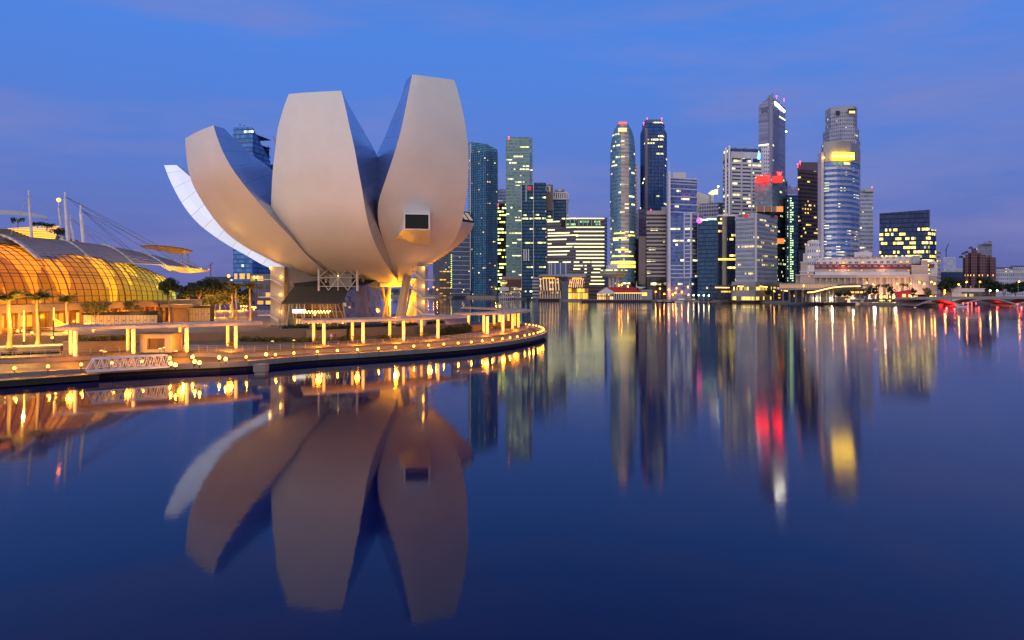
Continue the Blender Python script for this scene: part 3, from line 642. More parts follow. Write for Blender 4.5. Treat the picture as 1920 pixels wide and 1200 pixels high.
# kiosk with timber screen
ka, kc = on(262, 661, 2.5), on(336, 658, 2.5)
kk = empty('kiosk', (ka.x, ka.y, 2.5), 'cream framed kiosk with brown slatted screen under the left pergola', 'kiosk')
b = MB(); b.box(ka.x, ka.y, 2.5, ka.x+1.3, ka.y+4, 5.6); b.box(kc.x-1.1, ka.y, 2.5, kc.x, ka.y+4, 5.6); b.box(ka.x+1.3, ka.y+.01, 5.0, kc.x-1.1, ka.y+4, 5.6); b.box(ka.x+1.3, ka.y+.02, 2.5, kc.x-1.1, ka.y+3.9, 3.05); b.build('frame', mat('cream_panel', (.34, .29, .21), .6), kk)
b = MB(); x = ka.x+1.3
while x < kc.x-1.25: b.box(x, ka.y+.7, 3.05, x+.16, ka.y+.85, 5.0); x += .21
b.build('screen', mat('brown_slats', (.14, .085, .05), .6), kk); b = MB(); b.box(ka.x-.4, ka.y-.5, 5.62, kc.x+.4, ka.y+4.5, 5.85); b.build('roof', CONC, kk)
# beds in front of the pavilion
for x0, y0, x1, y1, dp, lab in ((527, 633, 575, 632, 3, 'cream planter ledge left of the wide steps, full of low leaves'), (585, 636, 650, 633, 3.5, 'stone planter ledge behind the first columns of the middle pergola'), (655, 632, 735, 627, 3.5, 'long stone planter ledge below the glass pavilion'), (742, 628, 830, 620, 3.5, 'stone planter ledge below the raking columns')):
    a, c = on(x0, y0, 2.5).to_2d(), on(x1, y1, 2.5).to_2d(); planter(strip(a, c, dp), 2.5, 4.5, lab)
    hedge(a+Vector((0, dp/2)), c+Vector((0, dp/2)), 4.45, .7, dp-.8, LEAFD, 'dark leafy bed in the '+lab.split(',')[0].replace('cream ', '').replace('stone ', ''), 'planter_shrub', 'shrub', dens=26)
hedge(on(452, 640, 2.5).to_2d(), on(585, 641, 2.5).to_2d(), 2.5, .9, 2.2, LEAF, 'long low green hedge between the two big pergolas')
hedge(on(640, 639, 2.5).to_2d(), on(655, 638.6, 2.5).to_2d(), 2.5, 1.0, 2, LEAF, 'short green hedge behind the third column of the middle pergola')
hedge(on(710, 637, 2.5).to_2d(), on(728, 636, 2.5).to_2d(), 2.5, 1.0, 2, LEAF, 'short green hedge below the raking columns')
hedge(on(828, 630, 2.5).to_2d(), on(880, 622, 2.5).to_2d(), 2.5, 1.7, 4, LEAFD, 'broad dark hedge beside the horseshoe pergola', dens=60)
for px, py, lab in ((596, 644, 'yellow lit shrub at the leftmost column of the middle pergola'), (668, 641, 'yellow lit shrub between the second pair of columns of the middle pergola'), (735, 637, 'bushy yellow lit shrub at the third pair of columns of the middle pergola'), (795, 633, 'small yellow lit shrub at the rightmost pair of columns of the middle pergola'),
                    (883, 617, 'yellow lit shrub at the inner column of the horseshoe pergola'), (930, 617, 'yellow lit shrub under the horseshoe pergola'), (432, 653, 'yellow lit shrub at the last columns of the left pergola')):
    bush(px, py, 2.5, 1.15, LEAFLIT, lab)
# curved seats under the horseshoe pergola
b = MB(); q = [on(px, py, 2.5) for px, py in ((884, 622), (905, 618), (930, 615), (955, 611), (972, 608))]
for s_, t_ in zip(q[:-1], q[1:]): b.bar(s_+Vector((0, 0, .8)), t_+Vector((0, 0, .8)), 1.0, 1.6)
one('curved_bench', b, SAND, 'curved stone bench wall under the horseshoe pergola', 'bench')
# square lit platform pads under columns of the middle pergola
# gangway truss at the landing stage
gw = empty('gangway', (X(235, 106), 106, 1.5), 'white truss gangway bridge lying along the landing stage', 'gangway')
A0, B0 = Vector((X(163, 103.2), 103.2, 1.5)), Vector((X(319, 110.2), 110.2, 1.5)); d = (B0-A0).normalized(); n_ = Vector((-d.y, d.x, 0))
b = MB(); N = 11
for k, nn in enumerate((n_*0, n_*1.7)):
    a, c = A0+nn, B0+nn; top = Vector((0, 0, 1.85)); st = (c-a)/N
    b.bar(a, c, .16, .24); b.bar(a+st*.9+top, c-st*.4+top, .14, .2); b.bar(a, a+st*.9+top, .12, .16)
    for i in range(N):
        p = a+st*(i+.35); b.bar(p+st*.55+top, p+st, .11, .11)
        if i < N-1: b.bar(p+st, p+st*1.55+top, .09, .09)
b.build('truss', WHITE, gw); b = MB(); b.bar(A0+n_*.85+Vector((0, 0, -.05)), B0+n_*.85+Vector((0, 0, -.05)), 1.6, .08); b.build('walkway', DECK, gw)
pf = empty('pontoon', (A0.x-14, A0.y, 0), 'dark floating landing pontoon at the foot of the gangway', 'pontoon')
b = MB(); b.obox((A0+d*-14).to_2d()+Vector((0, 2.2)), d, 14.2, 1.6, .15, .95); b.build('hull', DARKC, pf); b = MB(); b.obox((A0+d*-14).to_2d()+Vector((0, 2.2)), d, 14.3, 1.7, .95, 1.05); b.build('deck', DECK, pf)
b = MB(); q = on(490, 684, 1.6); b.prism([(q.x-.95, q.y-1.0), (q.x+.95, q.y-.8), (q.x+.9, q.y+1.0), (q.x-.95, q.y+1.0)], .55, 1.7); b.prism([(q.x-.8, q.y-.8), (q.x+.8, q.y-.65), (q.x+.8, q.y+.9), (q.x-.8, q.y+.9)], -1, .55)
one('mooring_block', b, CONC, 'square concrete mooring block where the quay wall begins to curve', 'mooring block')
# mushroom lights on the promenade
MG = 'small mushroom lights on the left promenade'
mp = empty('mushroom_light', (0, 0, 0), 'small mushroom light on the paving in front of the left pergola', 'lamp', MG)
b = MB(); b.tube((0, 0, 0), (0, 0, .8), .05, n=6); b.build('post', DARK, mp); b = MB(); b.lathe([(.3, .8), (.22, .95), (.01, 1.0)], (0, 0, 0), 10); b.build('cap', mat('mushroom_cap', (.8, .6, .3), .4, emit=1.3, ecol=(1, .5, .1), var=0), mp)
for i, (px, py) in enumerate([(190, 667), (197, 669), (300, 663), (308, 661), (330, 668), (551, 646), (511, 648)]):
    q = on(px, py, 2.5); o = mp if i == 0 else copy_tree(mp); o.location = q
# two seated people
def seated(px, py, z, label, shirt, rz):
    q = on(px, py, z); me = bpy.data.meshes.new('person'); b_ = [(0, 0, .47), (0, .02, .75), (0, .03, 1.02), (0, .02, 1.12), (0, -.01, 1.27), (0, -.01, 1.38),
        (.10, -.02, .46), (.13, -.44, .47), (.13, -.47, .06), (.13, -.6, .04), (-.10, -.02, .46), (-.13, -.44, .47), (-.13, -.47, .06), (-.13, -.6, .04),
        (.19, .03, 1.0), (.25, -.03, .74), (.14, -.27, .62), (-.19, .03, 1.0), (-.25, -.03, .74), (-.14, -.27, .62)]
    e_ = [(0, 1), (1, 2), (2, 3), (3, 4), (4, 5), (0, 6), (6, 7), (7, 8), (8, 9), (0, 10), (10, 11), (11, 12), (12, 13), (2, 14), (14, 15), (15, 16), (2, 17), (17, 18), (18, 19)]
    rad = [.15, .14, .15, .06, .10, .07, .09, .07, .045, .04, .09, .07, .045, .04, .06, .045, .035, .06, .045, .035]
    me.from_pydata([Vector(v) for v in b_], e_, []); o = bpy.data.objects.new('person', me); COL.objects.link(o)
    sk_ = o.modifiers.new('skin', 'SKIN'); o.modifiers.new('sub', 'SUBSURF').levels = 1
    for v, r_ in zip(me.skin_vertices[0].data, rad): v.radius = (r_, r_)
    me.skin_vertices[0].data[0].use_root = True
    me.materials.append(shirt); o.location = q; o.rotation_euler = (0, 0, rz); tag(o, label, 'person'); return o
seated(621, 636.3, 2.5, 'person in a white top sitting on the bench under the middle pergola', mat('white_cloth', (.7, .68, .66), .8), .2)
seated(628, 636.3, 2.5, 'person in dark red clothes sitting on the bench beside the person in white', mat('dark_red_cloth', (.18, .05, .05), .8), -.2)
q = on(624.5, 636.6, 2.5); b = MB(); b.box(q.x-1.4, q.y-.15, 2.85, q.x+1.4, q.y+.45, 2.96); b.box(q.x-1.2, q.y-.05, 2.5, q.x-1.0, q.y+.4, 2.85); b.box(q.x+1.0, q.y-.05, 2.5, q.x+1.2, q.y+.4, 2.85)
one('bench', b, DECK, 'plain bench carrying two people under the middle pergola', 'bench')
# ---------------------------------------------------------------- palms and trees
def palm(px, py, z, top_py, spread, label, leaf=LEAF, nf=19, group=None, lightup=1.0, seed=0):
    rnd = random.Random(seed+int(px)); q = on(px, py, z); h = Z(top_py, q.y)-z
    o = empty('palm_tree', q, label, 'palm', group)
    b = MB(); pts = [q+Vector((.12*math.sin(k*.7), 0, h*k/8)) for k in range(9)]
    for k in range(8): b.tube(pts[k], pts[k+1], .38-.016*k if k else .58, .38-.016*(k+1), 9, False)
    b.build('trunk', mat('palm_trunk', (.20, .15, .10), .85, scale=3), o, True); b = MB(); top = pts[-1]
    for k in range(nf):
        az = k*2*math.pi/nf+rnd.uniform(-.2, .2); el = rnd.uniform(.45, 1.3); L_ = spread*rnd.uniform(.85, 1.1); d = Vector((math.cos(az), math.sin(az), 0)); sd_ = Vector((-d.y, d.x, 0)); pr = []
        for j in range(8):
            t = j/7; pr.append(top+d*(L_*t*math.cos(el*(1-t*.5)))+Vector((0, 0, L_*(math.sin(el)*t-.62*t*t*(.35+.65*math.cos(el))))))
        b.path(pr, .035, 4)
        for j in range(1, 8):
            for sgn in (-1, 1):
                for s_ in (0, .5):
                    a = pr[j-1].lerp(pr[j], s_); lw = 1.0*spread/2.6*math.sin(math.pi*min(1, (j+s_)/8+.1))*rnd.uniform(.8, 1.1); e = a+sd_*sgn*lw+(pr[j]-pr[j-1]).normalized()*lw*.5+Vector((0, 0, -lw*.35)); u = (pr[j]-pr[j-1]).normalized()*.13
                    b.face([a-u, a+u, e])
    b.build('crown', leaf, o)
    if lightup: plight((q.x+.5, q.y-1.5, z+.7), 520*lightup, (1, .40, .03), .2, 'palm_uplight'); plight((q.x+.3, q.y-4.2, z+h-3.2), 5200*lightup, (1, .46, .05), .2, 'palm_uplight')
    return o
palm(17, 652, 3.5, 562, 3.6, 'tall palm at the far left end of the grey planter wall', LEAFLIT)
palm(71, 648, 3.5, 562, 3.9, 'tall palm on the grey planter wall left of the slanting yellow canopy', LEAFLIT)
palm(126, 622, 4.3, 566, 3.4, 'yellow lit palm right of the slanting yellow canopy', LEAFLIT)
def tree(px, py, z, top_py, rad, label, leaf, n=900, size=.3, trunk_r=.18, forks=5, group=None, name='tree', base=.45, seed=0, Y=None, squash=.75, clumps=14):
    rnd = random.Random(seed+int(px*7)); q = on(px, py, z) if Y is None else Vector((X(px, Y), Y, z)); h = Z(top_py, q.y)-z
    o = empty(name, q, label, 'tree', group); b = MB(); f = q+Vector((rnd.uniform(-.3, .3), 0, h*base)); b.tube(q, f, trunk_r, trunk_r*.75, 7, False); ends = []
    for k in range(forks):
        az = k*2*math.pi/forks+rnd.uniform(-.4, .4); e = f+Vector((math.cos(az)*rad*.6, math.sin(az)*rad*.6, h*(1-base)*rnd.uniform(.3, .75))); mid = f.lerp(e, .5)+Vector((0, 0, h*.04))
        b.tube(f, mid, trunk_r*.6, trunk_r*.4, 5, False); b.tube(mid, e, trunk_r*.4, trunk_r*.15, 5, False); ends.append(e)
    b.build('trunk', BARK, o); b = MB(); hz = h*(1-base)
    for k in range(clumps):
        if k < len(ends): c = ends[k]
        else:
            while True:
                d = Vector((rnd.uniform(-1, 1), rnd.uniform(-1, 1), rnd.uniform(-.8, 1)))
                if d.length < 1: break
            c = q+Vector((d.x*rad*.8, d.y*rad*.8, h*base+hz*.52+d.z*hz*.36))
        r_ = rad*rnd.uniform(.28, .48); c.z = min(c.z, q.z+h-r_*squash*.9); leaf_cloud(b, c, (r_, r_, r_*squash), n//clumps, size, rnd=rnd)
    b.build('crown', leaf, o); return o
tree(180, 617, 4.3, 560, 3.4, 'spreading yellow lit tree in front of the beige panel wall', LEAFLIT, 900, .28, .14, 7, base=.35)
tree(248, 610, 4.3, 558, 2.2, 'small orange lit tree before the beige panel wall', LEAFLIT, 800, .26, .12, 5, base=.4)
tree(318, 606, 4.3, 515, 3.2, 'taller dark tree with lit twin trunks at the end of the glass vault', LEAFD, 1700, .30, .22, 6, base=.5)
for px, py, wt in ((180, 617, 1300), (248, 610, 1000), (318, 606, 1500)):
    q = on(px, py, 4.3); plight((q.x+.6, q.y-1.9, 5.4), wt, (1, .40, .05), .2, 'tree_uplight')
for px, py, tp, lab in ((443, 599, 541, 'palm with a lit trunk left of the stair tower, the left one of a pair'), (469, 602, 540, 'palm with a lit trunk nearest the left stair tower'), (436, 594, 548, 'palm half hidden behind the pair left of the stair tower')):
    palm(px, py, 4.3, tp, 3.7, lab, LEAFLIT, lightup=.28)
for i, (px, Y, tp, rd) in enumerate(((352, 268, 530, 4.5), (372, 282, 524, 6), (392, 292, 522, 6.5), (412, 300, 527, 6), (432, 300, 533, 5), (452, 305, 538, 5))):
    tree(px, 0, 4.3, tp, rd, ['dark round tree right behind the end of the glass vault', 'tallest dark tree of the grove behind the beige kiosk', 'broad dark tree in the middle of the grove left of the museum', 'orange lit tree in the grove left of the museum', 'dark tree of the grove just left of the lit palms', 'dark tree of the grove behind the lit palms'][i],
         [LEAFD, LEAFD, LEAFD, LEAFLIT, LEAFD, LEAFD][i], 2000, .62, .3, 6, 'grove left of the museum', base=.4, Y=Y, seed=i)
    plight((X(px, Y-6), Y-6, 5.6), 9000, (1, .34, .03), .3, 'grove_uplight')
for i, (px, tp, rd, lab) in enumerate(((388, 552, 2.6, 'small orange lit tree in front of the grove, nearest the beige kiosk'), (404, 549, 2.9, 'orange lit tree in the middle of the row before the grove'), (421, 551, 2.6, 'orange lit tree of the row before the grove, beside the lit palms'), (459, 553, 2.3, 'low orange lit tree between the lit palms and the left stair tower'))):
    tree(px, 0, 4.3, tp, rd, lab, LEAFLIT, 900, .34, .16, 5, base=.4, Y=236, seed=40+i); plight((X(px, 233), 232.5, 5.4), 1500, (1, .38, .03), .2, 'tree_uplight')
FG = 'festoon lamps among the palms left of the museum'
fp = empty('festoon_lamp', (0, 0, 0), 'small round lamp strung between the palms left of the museum', 'lamp', FG); b = MB(); b.ball((0, 0, 0), .25, 8, 6); b.build('globe', LAMPW, fp); b = MB(); b.tube((0, 0, .2), (0, 0, .6), .03, n=4); b.build('cable_drop', DARK, fp)
for i, (px, py) in enumerate(((452, 574), (457, 574), (462, 574.5), (473, 576), (476, 576), (479, 576.5), (456, 580), (461, 581), (476, 580))):
    q = P(px, py, 225); o = fp if i == 0 else copy_tree(fp); o.location = q
# lamp poles on the terrace at the far left
pg = 'slim lit poles on the left terrace'
for px, y0, y1, yb, lab in ((45, 582, 640, 648, 'slim pole with a tall lit tube beside the leftmost palms'), (101, 577, 600, 642, 'slim pole with a lit tube in front of the slanting yellow canopy')):
    q = on(px, yb, 3.5); o = empty('light_pole', q, lab, 'light pole', pg); b = MB(); b.tube(q, (q.x, q.y, Z(y1, q.y)), .09, n=6); b.build('pole', DARK, o); b = MB(); b.tube((q.x, q.y, Z(y1, q.y)), (q.x, q.y, Z(y0, q.y)), .13, n=8); b.build('lit_tube', TUBE, o)
TG = 'terrace lamps at the far left'
tp_ = make_lamp('terrace_lamp', 'low globe lamp on the terrace behind the leftmost palms', TG, LAMPW)
for i, (px, py) in enumerate(((4, 615), (7, 614), (20, 620), (33, 620.5), (43, 620), (60, 624), (98, 633))):
    q = on(px, py, 5.0 if i < 6 else 4.6); o = tp_ if i == 0 else copy_tree(tp_); o.location = q-Vector((0, 0, .6)); plight((q.x, q.y-.6, q.z+.5), 220, (1, .32, .01), .1, 'terrace_lamp_light')
# ================================================================== GLASS VAULT BUILDING (left)
vb = empty('glass_vault_hall', (-112, 180, 4.3), 'long glass vaulted hall glowing orange, under a grey louvred roof', 'hall')
def vault_pt(s, ph, d=0.0):
    Y = lerp(128, 216, s); X0 = lerp(-112.8, -103.0, s); k = 1-.42*max(0, (s-.55)/.45)**2; a, h = 14*k+d, 14.2*k+d
    x0 = X0-(1-k)*4; return Vector((x0-14*k+a*math.cos(ph), Y, 10.4+h*math.sin(ph)))
NS, NP = 34, 13; PH = R(84)
b = MB(); rows, uvs = [], []
for i in range(NS+1):
    rows.append([vault_pt(i/NS, PH*j/NP) for j in range(NP+1)]); uvs.append([(i*1.0, j*1.0) for j in range(NP+1)])
b.grid(rows, uv=uvs)
def vault_glass():
    m = bpy.data.materials.new('lit_vault_glass'); m.use_nodes = True; t = NT(m.node_tree); m.node_tree.nodes.clear()
    p = t.n('ShaderNodeBsdfPrincipled'); t.n('ShaderNodeOutputMaterial', j0=p)
    uv = t.n('ShaderNodeSeparateXYZ', j0=t.n('ShaderNodeTexCoord').outputs['UV']); u, v = uv.outputs[0], uv.outputs[1]
    wn = t.n('ShaderNodeTexWhiteNoise', noise_dimensions='2D', j0=t.vec(t.m('FLOOR', u), t.m('FLOOR', v))).outputs[0]
    big = t.n('ShaderNodeTexNoise', i_Vector=t.vec(t.m('MULTIPLY', u, .30), t.m('MULTIPLY', v, .07), 3.0), i_Scale=1.0, i_Detail=3.0).outputs[0]
    fine = t.n('ShaderNodeTexNoise', i_Vector=t.vec(t.m('MULTIPLY', u, 1.6), t.m('MULTIPLY', v, .7), 8.0), i_Scale=1.0, i_Detail=5.0, i_Roughness=.7).outputs[0]
    # interior lamps and bright bays painted as glow on the glass skin: warm at the near end, greener light at the far end of the hall
    hue = t.ramp(t.m('ADD', t.m('DIVIDE', u, 34.0), t.m('MULTIPLY', t.m('SUBTRACT', fine, .5), .12)), [(0.2, (1, .20, .004)), (.5, (1, .27, .005)), (.66, (.98, .36, .006)), (.84, (.68, .42, .012)), (1, (.36, .42, .05))])
    bay = t.m('GREATER_THAN', big, .56)
    floorl = t.m('LESS_THAN', t.m('ABSOLUTE', t.m('SUBTRACT', v, 4.5)), .14)
    st = t.m('MULTIPLY', t.m('ADD', t.m('ADD', .26, t.m('MULTIPLY', bay, .95)), t.m('ADD', t.m('MULTIPLY', fine, .55), t.m('MULTIPLY', wn, .12))), t.m('SUBTRACT', 1.0, t.m('MULTIPLY', floorl, .55)))
    t.put(p.inputs['Emission Color'], hue); t.put(p.inputs['Emission Strength'], t.m('MULTIPLY', st, 1.05))
    p.inputs['Base Color'].default_value = (.03, .03, .035, 1); p.inputs['Roughness'].default_value = .15; p.inputs['Specular IOR Level'].default_value = .12
    m.cycles.emission_sampling = 'NONE'; return m
b.build('glazing', vault_glass(), vb, True)
b = MB()
for i in range(NS+1): b.path([vault_pt(i/NS, PH*j/NP, .1) for j in range(NP+1)], .11 if i % 8 else .2, 5)
b.build('arched_rib', mat('rib_brown', (.12, .05, .025), .5, .3), vb); b = MB()
for j in range(NP+1): b.path([vault_pt(i/NS, PH*j/NP, .1) for i in range(0, NS+1)], .08, 4)
b.build('purlin', mat('rib_brown', (.12, .05, .025)), vb)
# louvred roof of seven overlapping bays
EAVE = [(60, 161, 20.9), (70, 165, 20.9), (172, 185, 20.9), (248, 201, 21), (308, 217, 21), (352, 231, 20.6), (376, 238, 20.3), (391, 243, 20.0)]
TOP = [(-14, 161, 26.2), (-8, 165, 26.4), (112, 185, 26.6), (190, 201, 26.2), (250, 217, 25.3), (300, 231, 23.8), (345, 240, 22.0), (391, 246, 20.2)]
louv = MB(); ribs = MB(); und = MB(); SL = mat('louvre_grey', (.34, .36, .39), .5, .2); RB = mat('roof_rib_white', (.55, .53, .50), .5)
def roofpt(a, c, t):
    e = Vector((X(a[0], a[1]), a[1], a[2])); f = Vector((X(c[0], c[1]), c[1], c[2])); q = e.lerp(f, t); q.z = e.z+(f.z-e.z)*(1-(1-t)**1.7); return q
for i in range(1, len(EAVE)-1):
    for k in range(12):
        t0, t1 = k/12, (k+1)/12
        a, b_, c, d_ = roofpt(EAVE[i], TOP[i], t0), roofpt(EAVE[i+1], TOP[i+1], t0), roofpt(EAVE[i+1], TOP[i+1], t1), roofpt(EAVE[i], TOP[i], t1)
        up = Vector((0, 0, .32)); louv.face([a+up, b_+up, c, d_]); louv.face([a+up, b_+up, b_, a])
    und.face([roofpt(EAVE[i], TOP[i], 0), roofpt(EAVE[i+1], TOP[i+1], 0), roofpt(EAVE[i+1], TOP[i+1], 1)-Vector((0, 0, .5)), roofpt(EAVE[i], TOP[i], 1)-Vector((0, 0, .5))])
for i in range(1, len(EAVE)):
    pts = [roofpt(EAVE[i], TOP[i], k/14)+Vector((0, 0, .45)) for k in range(15)]
    ribs.cut()
    for k in range(14): ribs.bar(pts[k]-(pts[1]-pts[0])*(.6 if k == 0 else 0), pts[k+1], .5 if i > 1 else 1.5, .25 if k % 2 else .5)
rfo = louv.build('louvred_roof', SL, vb); ribs.build_each('roof_rib', RB, rfo); und.build('roof_underside', mat('roof_underside_cream', (.5, .42, .28), .6), rfo)
so_ = MB(); so_.grid([[P(300, 498.4, 215), P(330, 500.8, 224), P(352, 503, 231), P(376, 505.5, 238), P(391, 507.6, 243)], [P(318, 507, 219), P(338, 511, 227), P(356, 512, 234), P(377, 510.5, 240), P(391, 509, 244.5)]])
for k in range(5): so_.bar(P(304+k*18, 499+k*1.8, 216.5+k*5.6), P(320+k*16, 508+k*.6-(k > 2)*.8, 220+k*5.4), .3, .35)
so_.build('eave_soffit', mat('soffit_cream', (.55, .44, .26), .6), rfo)
plight((X(345, 222), 222, 15.5), 2600, (1, .52, .05), .4, 'eave_floodlight')
q = vault_pt(.93, R(60)); plight((q.x+7, q.y+6, 17.0), 6500, (1, .50, .05), .6, 'eave_floodlight'); plight((-104, 236, 15), 5000, (1, .50, .05), .6, 'eave_floodlight')
# ground floor: fascia, piers, shopfronts
b = MB(); A1, B1 = Vector((-109.5, 120)), Vector((-100.5, 222))
def gl(s, o_=0.0): p = A1.lerp(B1, s); return Vector((p.x+o_, p.y))
for s0_, s1_, z0_, z1_ in ((0, 1, 8.7, 10.4),):
    a, c = gl(s0_, 1.2), gl(s1_, 1.2); b.prism([(a.x, a.y), (c.x, c.y), (c.x-4, c.y), (a.x-4, a.y)], z0_, z1_)
b.build('fascia', mat('fascia_grey', (.17, .15, .14), .6), vb); b = MB()
for k in range(22): p = gl(k/21, .9); b.cut(); b.box(p.x-.7, p.y-.35, 4.2, p.x, p.y+.35, 8.7)
b.build_each('pier', mat('pier_stone', (.26, .19, .12), .7), vb); b = MB(); a, c = gl(0, -1.4), gl(1, -1.4); b.face([(a.x, a.y, 4.2), (c.x, c.y, 4.2), (c.x, c.y, 8.75), (a.x, a.y, 8.75)])
b.build('shopfront', facade('shopfront_glow', (.16, .08, .03), (.25, .15, .06), 3.1, 4.4, .8, .8, lit=.44, run=1.3, c1=(1, .25, .015), c2=(1, .45, .05), es=.95, seed=9.2), vb)
b = MB(); b.face([P(81, 585, 163), P(95, 592.5, 163), P(131, 614, 158), P(107, 616, 158), P(81, 597, 163)]); b.face([P(81, 585, 163)+Vector((0, .4, 0)), P(81, 597, 163)+Vector((0, .4, 0)), P(107, 616, 158)+Vector((0, .4, 0)), P(131, 614, 158)+Vector((0, .4, 0))])
b.build('sloping_canopy', mat('yellow_lit_canopy', (1, .7, .1), .5, emit=1.6, ecol=(1, .60, .03), var=0), vb)
for s_ in (.12, .28, .44, .6, .76): p = gl(s_, 3.2); plight((p.x+1, p.y, 7.2), 2000, (1, .27, .008), .4, 'shop_light')
# masts with cables
MSTG = 'white masts over the hall roof'
for i, (px, yt, yb, Y, r_) in enumerate(((57, 357, 452, 196, .42), (113, 378, 440, 204, .36), (125, 360, 456, 198, .55), (135, 402, 452, 204, .36), (154, 385, 456, 198, .55))):
    p0, p1 = P(px-3, yt, Y), P(px+3, yb, Y); lab = ['white mast standing alone on the left, above the glowing louvres', 'thin white mast with an orange lamp on its top', 'tallest white mast of the group, cables fanning to the right', 'short thin white mast behind the tall one', 'stout white mast, rightmost of the group over the hall roof'][i]
    o = empty('mast', (p1.x, p1.y, 4.3), lab, 'mast', MSTG); b = MB(); b.tube((p1.x, p1.y, 10), p1, r_*1.2, r_, 8); b.tube(p1, p0+Vector((0, 0, -2)), r_, r_*.7, 8); b.tube(p0+Vector((0, 0, -2)), p0, r_*.45, r_*.4, 8); b.build('pole', WHITE, o, False)
    b = MB()
    for tx, ty, tY in (((200, 455, 206), (20, 440, 190)), ((190, 462, 206),), ((378, 503, 240), (330, 490, 232), (250, 472, 214)), ((250, 470, 214),), ((340, 487, 232), (300, 483, 226), (236, 468, 210)))[i]:
        b.tube(p0+Vector((0, 0, -1.2)), P(tx, ty, tY), .07, n=4)
    b.build('cable', GREYM, o)
    if i == 1: b = MB(); b.ball(p0+Vector((0, 0, .5)), .55, 8, 6); b.build('top_lamp', LAMPO, o)
# upper canopy, glowing louvre wall, far fan canopy
b = MB(); cv_ = [P(-60, 392, 200), P(-20, 394, 200), P(30, 397, 200), P(70, 403, 200), P(89, 408, 200)]
b.grid([[p+Vector((0, 0, .3)), p+Vector((p.x*.045, 9, 1.2)), p+Vector((p.x*.045, 9, .2)), p+Vector((0, 0, -1.3+i*.2))] for i, p in enumerate(cv_)], closed=True)
one('upper_canopy', b, mat('canopy_blue_grey', (.30, .33, .42), .45, .3), 'curved blue grey canopy roof at the top left, above the glowing louvres', 'canopy')
gw_ = empty('louvre_wall', (X(60, 206), 206, 14), 'bright yellow glowing wall of louvres above the hall roof', 'louvre wall')
b = MB(); top_ = [P(14, 428, 206), P(100, 423, 206), P(112, 424, 206)]; bot_ = [P(60, 445, 206), P(96, 449, 206), P(104, 449, 206)]
for k in range(7):
    t0, t1 = k/7, (k+.72)/7
    for i in range(2): b.face([top_[i].lerp(bot_[i], t0), top_[i+1].lerp(bot_[i+1], t0), top_[i+1].lerp(bot_[i+1], t1)+Vector((0, -.5, 0)), top_[i].lerp(bot_[i], t1)+Vector((0, -.5, 0))])
b.build('louvre', mat('louvre_glow', (1, .7, .2), .5, emit=1.15, ecol=(1, .50, .03), var=0), gw_)
b = MB(); b.prism([(X(-40, 207), 207), (X(60, 207), 207), (X(112, 207), 207), (X(112, 207), 216), (X(-40, 207), 216)], 12, [Z(427, 207), Z(432, 207), Z(447, 207), Z(447, 207), Z(427, 207)]); b.build('backing', mat('roof_brown', (.14, .10, .08), .7), gw_)
fc = empty('fan_canopy', (X(320, 255), 255, 14), 'small yellow fan shaped canopy on two posts beyond the hall roof', 'canopy')
b = MB(); up_ = [P(262, 463, 252), P(285, 461, 252), P(315, 463, 252), P(345, 467, 252), P(362, 472, 252)]; lo_ = [P(275, 466, 262), P(300, 471, 262), P(325, 476, 262), P(345, 476, 262), P(358, 473.5, 262)]
b.grid([up_, lo_]); b.grid([[p+Vector((0, 0, .35)) for p in up_], [p+Vector((0, 0, .35)) for p in lo_]]); b.build('canopy_skin', mat('canopy_amber', (.42, .34, .20), .6, emit=.05, ecol=(1, .5, .10)), fc)
b = MB()
for k in range(15): t = k/14*3.99; i = int(t); p = up_[i].lerp(up_[i+1], t-i)+Vector((0, 0, .5)); q = lo_[i].lerp(lo_[i+1], t-i)+Vector((0, 0, .5)); b.bar(p, q, .18, .4)
b.build('canopy_rib', RB, fc); b = MB()
for px in (340, 352): b.cut(); b.tube(P(px, 475, 258), P(px+1.5, 500, 258), .35, n=8)
b.build_each('post', GREYM, fc)
# beige panelled walls
def panels(name, label, x0, x1, yt, yb, Y0, Y1, n):
    o = empty(name, (X(x0, Y0), Y0, 4.3), label, 'panel wall'); a = Vector((X(x0, Y0), Y0, 0)); c = Vector((X(x1, Y1), Y1, 0)); za_, zc_ = Z(yt, Y0), Z(yt, Y1); b = MB(); dots = MB(); d = (c-a)/n
    for k in range(n):
        p = a+d*(k+.04); q = a+d*(k+.96); zt = lerp(za_, zc_, k/n); b.face([(p.x, p.y, 4.2), (q.x, q.y, 4.2), (q.x, q.y, zt), (p.x, p.y, zt)])
        if k % 2 == 0: m_ = (p+q)/2; z_ = (4.3+zt)/2+.2; dots.box(m_.x-.14, m_.y-.12, z_-.14, m_.x+.14, m_.y-.02, z_+.14)
    b.build('panel', mat('beige_panel', (.50, .43, .32), .55), o); dots.build('handle', DARK, o); b = MB(); b.prism([(a.x-.2, a.y-.6), (c.x+.2, c.y-.6), (c.x+.2, c.y+3), (a.x-.2, a.y+3)], za_+.02, za_+.6); b.prism([(a.x, a.y+.15), (c.x, c.y+.15), (c.x, c.y+2.8), (a.x, a.y+2.8)], 4.2, za_); b.build('canopy', DARK, o)
panels('panel_wall', 'long beige panelled wall with black dots behind the left pergola', 157, 295, 591, 608, 163, 176, 20)
panels('panel_wall', 'short beige panelled kiosk wall at the end of the glass vault', 355, 394, 577.5, 594, 200, 204, 7)
for px, Y in ((200, 163.5), (240, 167), (272, 172), (285, 173), (375, 199)): plight((X(px, Y-2), Y-2, 7.0), 330, (1, .45, .08), .2, 'wall_light')
